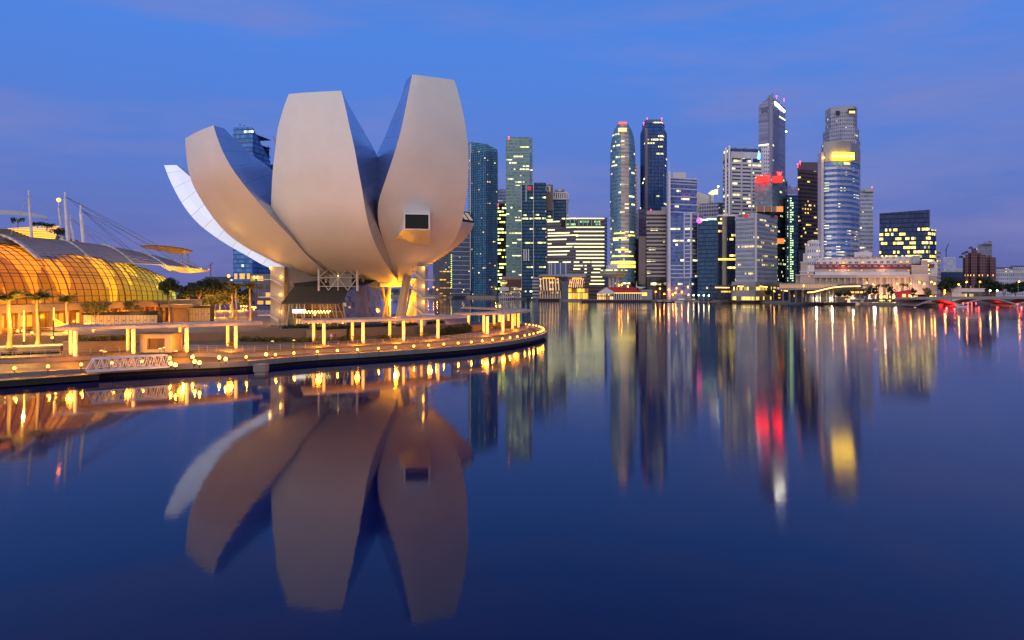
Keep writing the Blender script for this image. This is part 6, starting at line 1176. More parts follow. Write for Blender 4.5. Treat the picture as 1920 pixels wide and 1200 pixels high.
# elevated walkway and waterfront canopies
wk = empty('elevated_walkway', (X(1520, 562), 562, 2.2), 'white balustraded elevated walkway with warm lights left of the hotel', 'walkway'); b = MB(); b.box(X(1458, 562), 561, Z(543.5, 562), X(1572, 562), 566, Z(541, 562)); b.box(X(1462, 562), 561.5, Z(532.5, 562), X(1570, 562), 566, Z(531, 562)); b.build('deck', mat('walkway_stone', (.36, .31, .28), .7), wk); b = MB()
for k in range(23): p = P(1463+k*4.8, 541, 561.6); b.cut(); b.tube(p, (p.x, p.y, Z(532, 562)), .35, n=6)
b.build_each('post', STW, wk); b = MB(); b.box(X(1463, 562), 563.5, Z(540, 562), X(1570, 562), 563.7, Z(533, 562)); b.build('lit_back', mat('walkway_glow', (.6, .35, .15), .5, emit=.35, ecol=(1, .5, .14)), wk); b = MB()
for k in range(9): p = P(1468+k*12, 552, 563); b.cut(); b.box(p.x-.6, 562.6, 2.2, p.x+.6, 563.6, Z(543.5, 562))
b.build_each('pier', mat('walkway_pier', (.16, .13, .12), .7), wk)
def canopy(name, label, pts, Y0, th, m, lights):
    o = empty(name, (X(pts[len(pts)//2][0], Y0), Y0, 2.2), label, 'canopy'); b = MB(); v3 = [P(x_, y_, Y0) for x_, y_ in pts]; b.grid([[p, p+Vector((0, 14, 1.2)), p+Vector((0, 14, .4)), p+Vector((0, 0, -th))] for p in v3], closed=True); b.build('roof', m, o); b = MB()
    for p in v3[::3]: b.cut(); b.tube((p.x, p.y+3, 2.2), (p.x, p.y+3, p.z-.2), .3, n=6); b.cut(); b.tube((p.x, p.y+11, 2.2), (p.x, p.y+11, p.z), .3, n=6)
    b.build_each('post', DARK, o); b = MB()
    for x0, y0, x1, y1 in lights: b.cut(); b.bar(P(x0, y0, Y0-.3), P(x1, y1, Y0-.3), .6, .75)
    if lights: b.build_each('light_strip', mat('canopy_strip', (1, .7, .3), .4, emit=4, ecol=(1, .50, .12), var=0), o)
    return o
CN = mat('canopy_brown', (.10, .08, .085), .5)
canopy('wave_canopy', 'long wavy brown canopy with orange light strips along the waterfront', [(1372, 537), (1385, 534), (1400, 532.5), (1420, 533), (1440, 533.5), (1455, 535), (1465, 538), (1478, 543)], 640, .8, CN, [(1383, 536.6, 1399, 537.6), (1425, 536.6, 1436, 538), (1437, 538, 1439, 538.4), (1465, 544.6, 1477, 545.6)])
canopy('flat_canopy', 'dark canopy with one bright orange light strip above the quay trees', [(1338, 536), (1350, 536), (1370, 537), (1376, 539)], 655, .8, CN, [(1341, 539, 1367.5, 539.4)])
canopy('curved_canopy', 'curved canopy edged with a glowing line in front of the hotel', [(1513, 548), (1528, 546.5), (1545, 542), (1562, 538.5), (1580, 536.5), (1600, 535.5), (1615, 534), (1636, 537)], 556, .7, CN, [(1514, 548.4, 1527, 547.2), (1527, 547.2, 1545, 542.6), (1545, 542.6, 1562, 539), (1562, 539, 1580, 537.2), (1580, 537.2, 1613, 536.6), (1636, 532, 1640, 536)])
for i, (x0, x1, yt, Y_, lt) in enumerate(((1345, 1480, 541, 660, .2), (1480, 1620, 543, 568, .12))):
    tower('waterfront_hall', ['long low glazed hall behind the wavy canopy', 'long low dark glazed hall under the curved canopy'][i], flat(x0, x1, Y_, 14), yt, facade('hall_%s' % 'ab'[i], (.05, .055, .07), (.03, .05, .08), 4, 3, .9, .7, lit=lt, run=2, es=.9, seed=6.1+i, c1=(1, .45, .08), c2=(1, .6, .15)), 'building')
# red cube with piles
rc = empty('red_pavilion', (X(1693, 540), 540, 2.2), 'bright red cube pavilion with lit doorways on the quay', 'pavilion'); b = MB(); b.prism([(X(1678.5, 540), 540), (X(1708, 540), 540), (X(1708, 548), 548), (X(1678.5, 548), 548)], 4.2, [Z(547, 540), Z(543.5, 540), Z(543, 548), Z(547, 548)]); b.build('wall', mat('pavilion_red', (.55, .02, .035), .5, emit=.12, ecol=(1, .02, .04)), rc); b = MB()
for x0, x1, y0, y1 in ((1692, 1698, 557, 551.5), (1703.5, 1707, 557, 552)): a, c = P(x0, y0, 539.8), P(x1, y1, 539.8); b.box(a.x, 539.5, a.z, c.x, 539.95, c.z)
b.build('lit_doorway', mat('doorway_lit', (1, .7, .2), .4, emit=1.6, ecol=(1, .60, .12), var=0), rc)
PG_ = 'row of mooring piles below the red pavilion'; p0 = None
for k in range(12):
    q = P(1680+k*2.6, 572, 531)
    if p0 is None: b = MB(); b.tube((0, 0, -2), (0, 0, 5.4), .42, .38, 8); p0 = one('mooring_pile', b, mat('pile_grey', (.22, .22, .24), .6), 'tall grey mooring pile standing in the water below the red pavilion', 'pile', PG_); o = p0
    else: o = p0.copy(); COL.objects.link(o)
    o.location = (q.x, 531, 0)
# white kiosk boat on the quay
kb = empty('quay_kiosk', (X(1604, 560), 560, 2.2), 'long white single storey kiosk at the water edge below the hotel', 'kiosk'); b = MB(); b.box(X(1592, 562), 560, 2.2, X(1617, 562), 566, 4.6); b.build('wall', STW, kb); b = MB(); b.box(X(1590.5, 562), 559, 4.62, X(1618.5, 562), 567, 5.2); b.build('roof', WHITE, kb); b = MB()
for k in range(6): x_ = lerp(X(1594, 560), X(1614, 560), k/6); b.box(x_, 559.8, 3.0, x_+1.1, 559.98, 4.3)
b.build('window', WIN, kb)
# --- round viewing tower
rt = empty('saucer_tower', (X(1151, 705), 705, 2.2), 'round saucer topped tower on slim columns with a ring of lit windows', 'tower'); c_ = (X(1151, 705), 705, 0)
b = MB(); b.lathe([(9, Z(519.5, 705)), (14, Z(514, 705)), (14.2, Z(512.5, 705)), (9, Z(512, 705)), (12, Z(511.5, 705)), (13.5, Z(509, 705)), (13.5, Z(505.5, 705)), (.01, Z(505, 705))], c_, 32); b.build('saucer', mat('saucer_cream', (.50, .50, .38), .5), rt, True); b = MB(); b.lathe([(13.6, Z(508.6, 705)), (13.6, Z(506.4, 705))], c_, 32); b.lathe([(9.6, Z(517, 705)), (11.9, Z(514.5, 705))], c_, 32); b.build('lit_window_ring', facade('saucer_windows', (.4, .38, .25), (.3, .3, .1), .9, 1.6, .9, 1.0, lit=.45, run=1.5, es=1.2, seed=6.9, c1=(1, .85, .25), c2=(.9, 1, .5)), rt)
b = MB(); b.box(c_[0]-7, 700, Z(505.2, 705), c_[0]+3, 712, Z(497, 705)); b.build('plant_room', PALE, rt); b = MB()
for dx, dy in ((-5, -3), (-1.5, -4.5), (2.5, -3.5), (5, 1), (-3, 3)): b.cut(); b.tube((c_[0]+dx, 705+dy, 2.2), (c_[0]+dx, 705+dy, Z(518, 705)), .85, n=10)
b.build_each('column', mat('saucer_column', (.52, .47, .44), .6), rt)
# --- pier hall with red roof
ph_ = empty('pier_hall', (X(1160, 690), 690, 2.2), 'white gabled pier hall with a long red roof and lit arches', 'hall'); xa, xg, xb = X(1121, 690), X(1152, 690), X(1202, 690); zb_, ze, zr = 2.6, Z(548.5, 690), Z(538.5, 690)
b = MB(); b.face([(xa, 688, ze), (xg, 688, ze), ((xa+xg)/2, 688, zr)]); b.box(xa, 688.1, ze-1.4, xg, 689, ze); b.build('gable', WHITE, ph_); b = MB(); m_ = (xa+xg)/2; b.face([(xg, 687.6, ze), (xb+2, 690, ze), (xb-6, 697, zr), (m_, 697, zr), (m_, 687.6, zr+.05)]); b.face([(xa, 687.6, ze), (m_, 687.6, zr+.05), (m_, 697, zr), (xa, 697, ze)]); b.build('red_roof', mat('pier_red_roof', (.45, .03, .03), .55), ph_)
b = MB()
for k in range(6): x_ = lerp(xa+.4, xg-.4, k/5); b.cut(); b.tube((x_, 688.5, zb_), (x_, 688.5, ze-1), .35, n=8)
for k in range(13): x_ = lerp(xg, xb, k/12); b.cut(); b.tube((x_, 690.5, zb_), (x_, 690.5, ze-.3), .5, n=6)
b.build_each('column', WHITE, ph_); b = MB(); b.box(xa, 695, zb_, xg, 695.5, ze-1); b.build('lit_interior', facade('pier_glow', (.3, .15, .05), (.4, .2, .06), 2.9, 6, .8, .8, lit=.6, run=.8, es=1.1, seed=6.4, c1=(1, .42, .05), c2=(1, .62, .2), part=.1), ph_); b = MB(); b.box(xg, 694.6, zb_, xb, 695.2, ze); b.build('dark_interior', mat('pier_dark', (.05, .03, .03), .7), ph_); b = MB(); b.bar((xg, 689.6, ze-.45), (xb+1, 690.4, ze-.45), .5, .5); b.build('eave_light', mat('eave_strip', (1, .7, .2), .4, emit=2.4, ecol=(1, .66, .12), var=0), ph_)
b = MB(); b.tube((X(1193.5, 694), 694, zr-1), (X(1193.5, 694), 694, Z(528, 694)), .5, .12, 6); b.build('spire', WHITE, ph_)
pd = empty('pier_deck', (X(1150, 684), 684, 0), 'low pier on dark piles in front of the red roofed hall', 'pier'); b = MB(); b.box(X(1090, 684), 682, 1.9, X(1222, 684), 702, 2.6); b.build('deck', CONC, pd); b = MB()
for k in range(34): x_ = lerp(X(1091, 684), X(1221, 684), k/33); b.cut(); b.tube((x_, 682.6, -1), (x_, 682.6, 1.95), .45, n=6)
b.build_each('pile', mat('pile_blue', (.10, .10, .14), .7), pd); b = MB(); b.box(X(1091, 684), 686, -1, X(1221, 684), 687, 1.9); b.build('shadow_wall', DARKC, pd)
jp = empty('jetty_pavilion', (X(1212, 692), 692, 2.6), 'small grey jetty pavilion with a yellow lit room and pointed tent roof', 'pavilion'); b = MB(); b.box(X(1200, 692), 692, 2.6, X(1223, 692), 700, Z(543, 692)); b.build('wall', mat('jetty_grey', (.26, .25, .30), .6), jp); b = MB(); a, c = P(1204, 554.5, 691.8), P(1213, 548.5, 691.8); b.box(a.x, 691.6, a.z, c.x, 691.95, c.z); b.build('lit_room', mat('room_lit', (1, .7, .15), .4, emit=1.5, ecol=(1, .58, .06), var=0), jp); b = MB(); q = [P(1193, 537, 694), P(1199, 541.5, 690), P(1212, 538.5, 694), P(1200, 539, 700)]; b.face(q); b.face([p+Vector((0, 0, -.4)) for p in q][::-1]); b.build('tent_roof', WHITE, jp)
# --- glass hotel pavilion with slanted fins
bh = empty('bayfront_pavilion', (X(1055, 735), 735, 0), 'low glass hotel pavilion with orange slanting fins and a dark blue pier between two wings', 'pavilion')
b = MB(); b.prism([(p.x, p.y) for p in flat(1011, 1053, 735, 26)], 2.4, Z(519, 735)); b.build('left_wing', facade('fin_wing', (.10, .085, .09), (.10, .06, .035), 4.2, 3.6, .8, .75, lit=.25, run=1.1, es=.9, seed=7.6, c1=(1, .4, .05), c2=(1, .65, .2)), bh); b = MB(); b.prism([(p.x, p.y) for p in flat(1065, 1096, 735, 26)], Z(541, 735), Z(520, 735)); b.build('right_wing', facade('fin_wing_right', (.12, .06, .03), (.30, .10, .03), 3.0, 3.6, .8, .75, lit=.45, run=1.1, es=.8, seed=7.9, c1=(1, .3, .03), c2=(1, .45, .08)), bh)
b = MB()
for k in range(7): b.cut(); b.bar(P(1013+k*5.6, 523, 733.6), P(1014.5+k*5.6, 545, 733.6), .55, .8)
for k in range(7): b.cut(); b.bar(P(1069+k*4, 524, 733.6), P(1067+k*4, 539, 733.6), .55, .8)
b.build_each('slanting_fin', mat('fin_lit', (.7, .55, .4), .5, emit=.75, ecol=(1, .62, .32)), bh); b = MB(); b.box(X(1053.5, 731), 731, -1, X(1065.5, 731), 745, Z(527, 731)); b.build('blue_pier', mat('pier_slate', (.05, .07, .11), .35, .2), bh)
b = MB(); b.prism([(p.x, p.y) for p in flat(1008, 1062, 731, 30)], Z(518.6, 735), Z(514.5, 735), [(p.x, p.y) for p in flat(1013, 1060, 738, 20)]); b.prism([(p.x, p.y) for p in flat(1058, 1100, 732, 30)], Z(519.5, 735), Z(513, 735), [(p.x, p.y) for p in flat(1064, 1096, 740, 18)]); b.build('roof', mat('pavilion_roof', (.33, .31, .33), .6), bh); b = MB()
for x0, x1, y_ in ((1017, 1041, 521.5), (1073, 1091, 521.8)): b.bar(P(x0, y_, 733), P(x1, y_, 733), .5, 1.5)
b.build('cove_light', mat('cove_orange', (1, .45, .05), .4, emit=1.3, ecol=(1, .38, .02), var=0), bh); b = MB(); b.box(X(1066, 737), 737, 2.4, X(1103, 737), 752, Z(541, 735)); b.build('golden_base', facade('gold_base', (.35, .2, .06), (.5, .28, .06), 2.2, 9, .75, .9, lit=.7, run=1.2, es=1.25, seed=8.3, c1=(1, .50, .05), c2=(1, .62, .1), part=.08), bh)
b = MB(); b.box(X(1010, 733), 732, 2.4, X(1053, 733), 735, Z(553.5, 733)); b.box(X(1010, 733), 731.5, Z(546, 733), X(1054, 733), 735, Z(544.6, 733)); b.build('terrace', mat('terrace_grey', (.20, .18, .18), .7), bh); b = MB()
for k in range(9): p = P(1013+k*4.7, 552, 732); b.cut(); b.tube((p.x, 731.8, 3), (p.x, 731.8, Z(545, 733)), .4, n=5)
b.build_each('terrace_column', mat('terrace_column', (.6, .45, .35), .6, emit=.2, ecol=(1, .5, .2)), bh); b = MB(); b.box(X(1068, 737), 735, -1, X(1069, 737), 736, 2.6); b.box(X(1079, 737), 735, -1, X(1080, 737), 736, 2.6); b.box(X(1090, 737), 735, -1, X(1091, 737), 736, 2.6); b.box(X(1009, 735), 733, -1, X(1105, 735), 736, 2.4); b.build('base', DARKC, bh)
# --- white low terrace building, control tower, yellow lit kiosk
wb_ = empty('waterside_terrace', (X(970, 850), 850, 0), 'low white two deck waterside restaurant on piles', 'restaurant'); b = MB(); b.box(X(937, 850), 850, 2.2, X(1010, 850), 862, 3.4); b.box(X(936, 850), 849, Z(550, 850), X(1010, 850), 862, Z(548.6, 850)); b.box(X(936, 850), 850, Z(545.5, 850), X(954, 850), 860, Z(538.5, 850)); b.box(X(958, 850), 852, Z(540, 850), X(970, 850), 860, Z(538, 850)); b.build('deck_and_roof', STW, wb_); b = MB(); b.box(X(938, 852), 853, 3.4, X(1008, 852), 860, Z(550, 850)); b.box(X(954, 852), 854, Z(548, 850), X(1000, 852), 860, Z(540, 850)); b.build('glazed_front', facade('terrace_glaze', (.28, .26, .25), (.10, .09, .08), 3.2, 5.2, .7, .8, lit=.3, run=1, es=.8, seed=9.3, c1=(1, .5, .12)), wb_); b = MB()
for k in range(20): p = P(936+k*3.9, 556, 849.6); b.cut(); b.tube((p.x, 849.4, -1), (p.x, 849.4, Z(549, 850)), .4, n=5)
b.build_each('post', STW, wb_)
ct = empty('lookout_tower', (X(944.5, 855), 855, 2.2), 'small stone lookout tower with a glowing flared top', 'tower'); b = MB(); c_ = (X(944.5, 855), 855, 0); b.lathe([(3.2, 2.2), (2.4, Z(534, 855))], c_, 14); b.build('shaft', mat('lookout_stone', (.45, .36, .26), .7), ct); b = MB(); b.lathe([(2.6, Z(534, 855)), (3.4, Z(532, 855)), (4.6, Z(529.5, 855)), (4.6, Z(525.8, 855)), (.01, Z(525.5, 855))], c_, 16); b.build('flared_top', facade('lookout_lit', (.5, .38, .2), (.6, .4, .15), 1.4, 2.6, .8, .8, lit=.8, run=3, es=1.0, seed=5.7, c1=(1, .66, .2), c2=(1, .75, .3), part=.0), ct)
kl = empty('lit_kiosk', (X(1003, 838), 838, 2.2), 'small kiosk with a solid yellow glowing front beside the waterside restaurant', 'kiosk'); b = MB(); b.box(X(997, 838), 838, Z(545, 838), X(1008, 838), 842, Z(541, 838)); b.build('lit_front', mat('kiosk_yellow', (1, .8, .05), .4, emit=1.5, ecol=(1, .74, .01), var=0), kl); b = MB(); b.box(X(996.5, 839), 838.4, Z(541, 838)+.02, X(1008.5, 839), 843, Z(539.5, 838)); b.box(X(997, 839), 839, 2.2, X(1008, 839), 842, Z(545.2, 838)); b.build('frame', DARKC, kl)
tower('stair_block', 'small striped concrete stair block left of the glass hotel pavilion', flat(998, 1012, 770, 14), 520, facade('stair_stripes', (.36, .38, .42), (.03, .035, .05), 30, 3.6, 1, .45, lit=0, seed=2.2), 'building')
# --- bridge with red lit arches
br = empty('arched_bridge', (X(1850, 520), 520, 0), 'long low road bridge with red lit V shaped arches on the right', 'bridge'); BC = mat('bridge_concrete', (.34, .30, .29), .7)
def brY(px): return lerp(505, 545, (px-1725)/(2010-1725))
b = MB(); L_ = [(px, brY(px)) for px in range(1715, 2020, 12)]
for (xa_, ya_), (xb_, yb_) in zip(L_[:-1], L_[1:]):
    a, c = Vector((X(xa_, ya_), ya_)), Vector((X(xb_, yb_), yb_)); b.prism([(a.x, a.y), (c.x, c.y), (c.x, c.y+24), (a.x, a.y+24)], 5.6, 6.9, caps=True)
b.build('deck', BC, br); b = MB()
for (xa_, ya_), (xb_, yb_) in zip(L_[:-1], L_[1:]): b.bar((X(xa_, ya_), ya_+.2, 7.25), (X(xb_, yb_), yb_+.2, 7.25), .3, .7)
b.build('parapet', mat('bridge_parapet', (.42, .30, .24), .7), br); SPANS = [(1720, 1745, 1800), (1800, 1853, 1906), (1906, 1959, 2012)]; b = MB(); sof = MB()
for s_, m_, e_ in SPANS:
    N_ = 10; low = []
    for k in range(N_+1): t = k/N_; px = lerp(s_, e_, t); zz_ = .9+4.6*(1-abs(2*t-1)**1.6); low.append((px, zz_))
    for (pa, za_), (pc, zc_) in zip(low[:-1], low[1:]):
        ya_, yc_ = brY(pa), brY(pc); a, c = (X(pa, ya_), ya_-.2), (X(pc, yc_), yc_-.2); b.face([(a[0], a[1], za_), (c[0], c[1], zc_), (c[0], c[1], min(5.6, zc_+1.1)), (a[0], a[1], min(5.6, za_+1.1))]); sof.face([(a[0], a[1], za_), (c[0], c[1], zc_), (c[0], c[1]+24, zc_), (a[0], a[1]+24, za_)])
b.build('arch_face', BC, br); sof.build('arch_soffit', mat('soffit_pale', (.40, .36, .36), .7), br); b = MB()
for s_ in (1800, 1906, 2012): y_ = brY(s_); b.cut(); b.box(X(s_, y_)-3.2, y_-1, -1, X(s_, y_)+3.2, y_+24, 1.1)
b.build_each('pier', BC, br)
for px, dy, wt in ((1775, 6, 5000), (1790, 4, 3000), (1815, 7, 4200), (1835, 5, 1500), (1870, 12, 900), (1895, 6, 3000), (1915, 5, 4500)): plight((X(px, brY(px)+dy), brY(px)+dy, 1.5), wt, (1, .012, .012), .4, 'red_floodlight')
RG = 'small red lamps on the bridge pier'; p0 = None
for px, py in ((1806, 568), (1815, 568.5), (1822, 568), (1830, 568.5), (1815, 573), (1822, 572.5), (1908, 570)):
    q = P(px, py, brY(px)-1.2)
    if p0 is None: b = MB(); b.ball((0, 0, 0), .42, 8, 6); b.tube((0, 0, -1.2), (0, 0, 0), .1, n=5); p0 = one('pier_lamp', b, mat('pier_lamp_red', (1, .1, .1), .4, emit=9, ecol=(1, .05, .05), var=0), 'small red lamp at the foot of the bridge pier', 'lamp', RG); o = p0
    else: o = p0.copy(); COL.objects.link(o)
    o.location = (q.x, q.y, max(.9, q.z))
# --- street lamps
def street_lamp(px, py, Y, group, label, m, r=.62, watt=0, proto=[None, None]):
    pass
lampdefs = {}
def lamp_at(px, py, Y, key, r=1.0, watt=0):
    label, group, m, rad = lampdefs[key][:4]; q = P(px, py, Y)
    if len(lampdefs[key]) == 4:
        o = empty('street_lamp', (0, 0, 0), label, 'street lamp', group); b = MB(); b.tube((0, 0, -9), (0, 0, 0), .14, .10, 6); b.tube((0, 0, 0), (0, -.9, .25), .08, n=5); b.build('pole', GREYM, o); b = MB(); b.ball((0, -1.0, 0), rad, 8, 6); b.build('lamp_head', m, o); lampdefs[key].append(o)
    else: o = copy_tree(lampdefs[key][4])
    o.location = q; 
    if watt: plight((q.x, q.y-1.6, q.z-.6), watt, (1, .35, .05), .3, 'street_lamp_light')
lampdefs['hotel'] = ['orange street lamp standing among the trees in front of the stone hotel', 'orange street lamps before the hotel', LAMPO, .62]
for px, py in ((1624, 530), (1681, 532), (1706, 532), (1506, 535.5), (1722, 529), (1731.5, 532), (1745, 528.5), (1751, 531.5), (1770, 544.5), (1770, 549)): lamp_at(px, py, 549, 'hotel', 1, 900)
lampdefs['bridge'] = ['tall street lamp along the road behind the bridge', 'street lamps along the bridge road', LAMPO, .66]
for px, py in ((1796, 533), (1811, 528.5), (1836, 528.5), (1909, 528)): lamp_at(px, py, 560, 'bridge', 1, 900)
lampdefs['green'] = ['cool greenish white floodlight by the bridge road', 'greenish floodlights by the bridge', LAMPC, .6]
for px, py in ((1868, 545), (1855, 545)): lamp_at(px, py, 560, 'green', 1, 500)
lampdefs['left'] = ['orange lamp on the far shore between the museum columns and the black tower', 'orange lamps on the left far shore', LAMPO, .95]
for px, py in ((748, 537), (757, 541), (772, 535), (803, 542), (813, 538.5), (820, 543), (826, 541), (858.5, 542.5), (872, 545), (880, 546), (898.5, 541), (906, 545), (930, 541.5), (938, 541.5), (848, 545), (838, 540), (890, 541), (917, 547), (800, 546), (833, 548), (866, 549), (884, 550)): lamp_at(px, py, shore_Y(px)+25, 'left', 1, 1500)
lampdefs['quay'] = ['orange lamp among the dark trees right of the red roofed pier hall', 'orange lamps among the quay trees', LAMPO, .8]
for px, py in ((1177, 537), (1237, 541), (1229, 547), (1253, 543), (1268, 540), (1278, 547), (1266, 549), (1289.5, 537.5), (1245, 551), (1261, 552), (1314, 540), (1337, 537), (1290, 552), (1160, 535), (1165, 534)): lamp_at(px, py, 704, 'quay', 1, 1100)
lampdefs['white'] = ['cool white lamp low on the quay right of the moored boats', 'cool white lamps on the quay', LAMPC, .6]
for px, py in ((1300, 553.5), (1309.5, 553.5), (1319, 553.5), (1328.5, 554)): lamp_at(px, py, 682, 'white', 1, 300)
lampdefs['amber'] = ['amber cafe lamp under the wavy canopy', 'amber cafe lamps under the canopy', mat('cafe_amber', (1, .6, .1), .4, emit=5, ecol=(1, .5, .05), var=0), .5]
for px, py in ((1380, 556), (1397, 556), (1402, 555.5), (1409, 555), (1413, 555.5), (1428, 557), (1450, 545), (1451, 546)): lamp_at(px, py, 646, 'amber', 1, 250)
lampdefs['house'] = ['orange lamp behind the grove left of the museum', 'orange lamps behind the grove', LAMPO, .9]
for px, py in ((430, 517.5), (478, 520), (484, 520)): lamp_at(px, py, 420, 'house')
# --- far shore trees
def ftree(px, yt, w_, Y, label, m=LEAFD, n=700, name='tree', base=2.2, size=None):
    rad = w_/2*Y/F; tree(px, 0, base, yt, rad, label, m, n, size or max(.55, rad*.16), .4, 5, None, name, .30, int(px), Y, squash=.8, clumps=13)
NAMES = ['broad', 'rounded', 'ragged', 'tall', 'spreading', 'leaning']
TD = [(1192, 522, 18, 'right behind the pier hall spire'), (1207, 521, 20, 'below the brown windowless slab'), (1222, 519, 20, 'below the left half of the beige banded tower'), (1238, 518, 20, 'below the right half of the beige banded tower'), (1254, 517, 20, 'below the white spine of the blue gridded tower'), (1269, 518, 20, 'below the middle of the blue gridded tower'), (1284, 519, 20, 'below the white grid of the blue tower'), (1299, 521, 18, 'behind the thin crane boat mast'), (1314, 524, 18, 'left of the pink disc tower'), (1328, 527, 16, 'below the tower with the pink disc')]
for i, (px, yt, w_, where) in enumerate(TD): ftree(px, yt, w_, 722+(i % 3)*6, '%s dark tree of the quay row %s' % (NAMES[i % 6], where))
for i, (px, yt, w_, Y, where) in enumerate(((1406, 540, 16, 648, 'under the middle of the wavy canopy'), (1420, 539, 14, 646, 'under the right half of the wavy canopy'), (1440, 541, 12, 640, 'under the right end of the wavy canopy'), (1572, 543, 14, 552, 'below the rising curved canopy'), (1588, 542, 14, 552, 'below the top of the curved canopy'), (1626, 535, 18, 548, 'left of the palms before the hotel'), (1640, 533, 14, 550, 'among the palms before the hotel'), (1671, 533, 16, 549, 'left of the red pavilion'), (1712, 536, 14, 556, 'just right of the red pavilion'), (1738, 536, 16, 545, 'lit yellow beside the bridge end'))):
    ftree(px, yt, w_, Y, 'small tree %s' % where, LEAFLIT if px == 1738 else LEAFD, 600)
for px, yt, w_, Y, lab in ((1784, 512, 40, 590, 'big dark domed tree at the right end of the hotel'), (1768, 518, 24, 585, 'dark tree tucked against the right end of the hotel'), (1808, 528, 22, 600, 'lower dark tree right of the big domed tree'), (1843, 516, 34, 640, 'dark tree below the brown apartment cluster'), (1862, 524, 24, 640, 'dark tree right of the apartment cluster above the bridge'), (1882, 526, 26, 630, 'broad dark tree behind the greenish floodlights'), (1904, 527, 26, 625, 'dark tree at the right edge above the bridge'), (1926, 526, 26, 620, 'last dark tree at the right edge of the picture')): ftree(px, yt, w_, Y, lab, LEAFD, 1100, size=.95)
def fpalm(px, yt, Y, sp, lab):
    rnd = random.Random(int(px)); q = Vector((X(px, Y), Y, 2.2)); h = Z(yt, Y)-2.2-sp*.3; o = empty('palm_tree', q, lab, 'palm'); b = MB(); b.tube(q, q+Vector((0, 0, h)), .32, .22, 6); b.build('trunk', BARK, o); b = MB(); top = q+Vector((0, 0, h))
    for k in range(14):
        az = k*.45*math.pi; el = rnd.uniform(-.1, 1.1); d = Vector((math.cos(az), math.sin(az), 0)); s_ = Vector((-d.y, d.x, 0)); pr = [top+d*(sp*t*math.cos(el*.6))+Vector((0, 0, sp*(math.sin(el)*t-.75*t*t))) for t in (0, .35, .7, 1)]
        for i in range(3): w0, w1 = (.1, .5, .45, .05)[i]*sp*.35, (.1, .5, .45, .05)[i+1]*sp*.35; b.face([pr[i]-s_*w0, pr[i]+s_*w0, pr[i+1]+s_*w1, pr[i+1]-s_*w1])
    b.build('crown', LEAFD, o)
for px, yt, where in ((1633, 533, 'leftmost'), (1647, 532, 'second from the left'), (1657, 533, 'third from the left'), (1665, 531, 'fourth from the left'), (1692, 530, 'fifth, behind the red pavilion'), (1701, 531, 'rightmost, behind the red pavilion')): fpalm(px, yt, 552, 3.6, 'dark palm of the row before the hotel, %s' % where)
for i, (px, yt, w_) in enumerate(((742, 543, 14), (760, 545, 14), (790, 546, 14), (812, 546, 12), (826, 547, 12), (842, 546, 12), (868, 545, 14), (885, 544, 14), (902, 545, 14), (922, 547, 12), (932, 546, 10))): ftree(px, yt, w_, shore_Y(px)+38, 'small lamp lit tree on the left far shore, %s' % ['farthest left between the museum columns', 'seen just right of the museum columns', 'left of the right stair tower', 'right of the right stair tower', 'below the grey apartment block', 'below the green stair windows', 'below the lilac apartment tower', 'below the tall blue apartment tower', 'right of the tall blue apartment tower', 'below the black and green tower', 'nearest the lookout tower'][i], LEAFLIT if i % 3 else LEAF, 200)
# tents and beach wall of the left far shore
for i, (px, w_) in enumerate(((852, 7), (864, 8), (825, 6), (735, 7))):
    Y = shore_Y(px)+6; o = empty('tent', (X(px, Y), Y, 2.2), ['small white tent on the far shore, left of a pair', 'small white tent on the far shore, right of a pair', 'small white tent near the right stair tower', 'small white tent seen between the museum columns'][i], 'tent'); r_ = w_/2*Y/F; b = MB(); b.lathe([(r_, 2.0), (r_*.4, 3.2), (.01, 5.2)], (X(px, Y), Y, 2.2), 4); b.build('tent_roof', WHITE, o); b = MB()
    for dx in (-1, 1): b.cut(); b.tube((X(px, Y)+dx*r_*.7, Y-r_*.6, 2.2), (X(px, Y)+dx*r_*.7, Y-r_*.6, 4.4), .12, n=4)
    b.build_each('post', GREYM, o)
sb_ = MB(); pts = [(X(px, shore_Y(px)-2), shore_Y(px)-2) for px in (300, 500, 700, 780, 860, 930)]
for a, c in zip(pts[:-1], pts[1:]): sb_.prism([a, c, (c[0], c[1]+8), (a[0], a[1]+8)], -1, 3.2)
one('beach_wall', sb_, mat('amber_stone', (.34, .25, .16), .8), 'low sandy sea wall along the left far shore', 'wall')
# boats
def boat(px, py, L_, label, hull, Y=None):
    Y = Y or YW(py); c = Vector((X(px, Y), Y, 0)); o = empty('boat', c, label, 'boat'); b = MB(); n = 8; st = [(-1, .62), (-.6, .95), (0, 1), (.5, .8), (1, .05)]
    rows = []
    for t, w_ in st: x_ = c.x+t*L_/2; h = L_*.16; rows.append([(x_, Y-h*w_, .8+(.35 if t > .4 else 0)), (x_, Y-h*w_*.7, -.3), (x_, Y+h*w_*.7, -.3), (x_, Y+h*w_, .8+(.35 if t > .4 else 0))])
    b.grid(rows, closed=True); b.build('hull', hull, o); b = MB(); b.box(c.x-L_*.28, Y-L_*.1, .7, c.x+L_*.12, Y+L_*.1, 2.0); b.box(c.x-L_*.33, Y-L_*.12, 2.02, c.x+L_*.16, Y+L_*.12, 2.15); b.build('cabin', WHITE, o); b = MB(); b.box(c.x-L_*.26, Y-L_*.105, 1.25, c.x+L_*.1, Y-L_*.1-.01, 1.8); b.build('window', BLACK, o)
boat(1273, 567.0, 9, 'small white cabin boat moored at the quay left of the thin mast', WHITE); boat(1256, 567.4, 9, 'dark hulled cabin boat moored beside the red roofed pier', DARKC); boat(1238, 567.4, 8, 'dark boat moored nearest the jetty pavilion', DARKC); boat(1802, 579, 9, 'small white boat passing under the red lit arch', WHITE, brY(1802)-14)
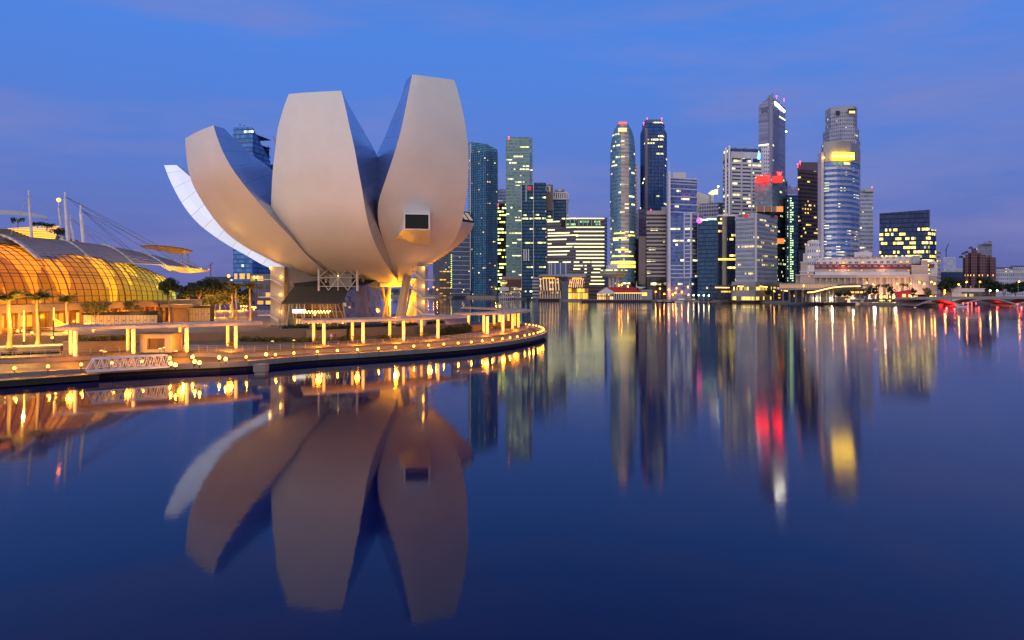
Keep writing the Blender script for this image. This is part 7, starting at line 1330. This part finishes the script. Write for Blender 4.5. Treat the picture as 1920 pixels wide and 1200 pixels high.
cb = empty('crane_boat', (X(1290, 690), 690, 0), 'work boat with a thin pale derrick mast at the quay', 'boat'); b = MB(); b.box(X(1283, 690), 688, -.3, X(1296, 690), 692, 1.2); b.build('hull', mat('teal_hull', (.06, .14, .16), .6), cb); b = MB(); b.tube(P(1289, 556, 690), P(1294.5, 521, 690), .45, .2, 6); b.tube(P(1292, 556, 690), P(1294.5, 521, 690), .3, .15, 6); b.build('derrick', mat('derrick_teal', (.3, .42, .45), .5), cb)
# bus-like long low building by the bridge
lb = empty('low_terminal', (X(1815, 590), 590, 2.2), 'long low white terminal building between the dark trees and the bridge', 'building'); b = MB(); b.box(X(1784, 590), 590, Z(547, 590), X(1846, 590), 604, Z(542, 590)); b.box(X(1784, 590), 591, 2.2, X(1804, 590), 604, Z(535, 590)); b.build('wall', STW, lb); b = MB(); b.box(X(1786, 590), 591.5, 2.2, X(1844, 590), 603, Z(547, 590)-.05); b.build('glazed_base', facade('terminal_glass', (.2, .18, .16), (.12, .1, .08), 3, 5, .8, .8, lit=.2, seed=4.9, es=.8, c1=WRM), lb); b = MB(); b.box(X(1783, 590), 589.5, Z(541.8, 590), X(1847, 590), 605, Z(540.6, 590)); b.build('roof', STW, lb)
# distant ferris-free skyline fillers at the far left, low ridge
rd = MB(); rd.face([(X(380, 900), 1400, 2), (X(380, 900)+420, 1400, 2), (X(380, 900)+420, 1400, 20), (X(380, 900)+200, 1400, 34), (X(380, 900), 1400, 30)])
wr = empty('warehouse', (X(400, 430), 430, 4.3), 'grey barrel roofed shed behind the grove at the end of the glass vault', 'shed'); b = MB(); b.grid([[(X(335, 430)+k*0, 430+0, 10), ] for k in range(0)] or [[(lerp(X(330, 430), X(384, 430), i/8), 430+j*12, 10+6*math.sin(math.pi*(j/4))) for j in range(5)] for i in range(9)]); b.build('roof', mat('shed_roof', (.34, .34, .36), .5), wr); b = MB(); b.box(X(331, 431), 431, 4.3, X(383, 431), 477, 10.02); b.build('wall', DARKC, wr)
cr = empty('tower_crane', (X(395, 1200), 1200, 2.2), 'small distant crane in the gap left of the blue towers', 'crane'); b = MB(); a = P(395, 520, 1200); a.z = 2.2; b.tube(a, P(395, 494, 1200), .9, n=4); b.build('mast', mat('crane_red', (.35, .10, .09)), cr); b = MB(); b.tube(P(391, 500, 1200), P(399, 492, 1200), .7, n=4); b.build('jib', mat('crane_red', (.35, .10, .09)), cr)
tower('low_block', 'low dark building filling the gap left of the blue towers', flat(384, 440, 700, 30), 519, facade('gap_block', (.09, .08, .11), (.05, .05, .09), 4, 4, .8, .5, lit=.12, run=1, es=1, seed=14.2, c1=WRM), 'building')
tower('annex_block', 'low block with orange lit glazing behind the left stair tower', flat(470, 508, 500, 30), 514, facade('annex_orange', (.14, .13, .16), (.12, .08, .05), 6, 6, .7, .6, lit=.35, run=1, es=.9, seed=15.5, c1=(1, .35, .05), c2=(1, .5, .1)), 'building')
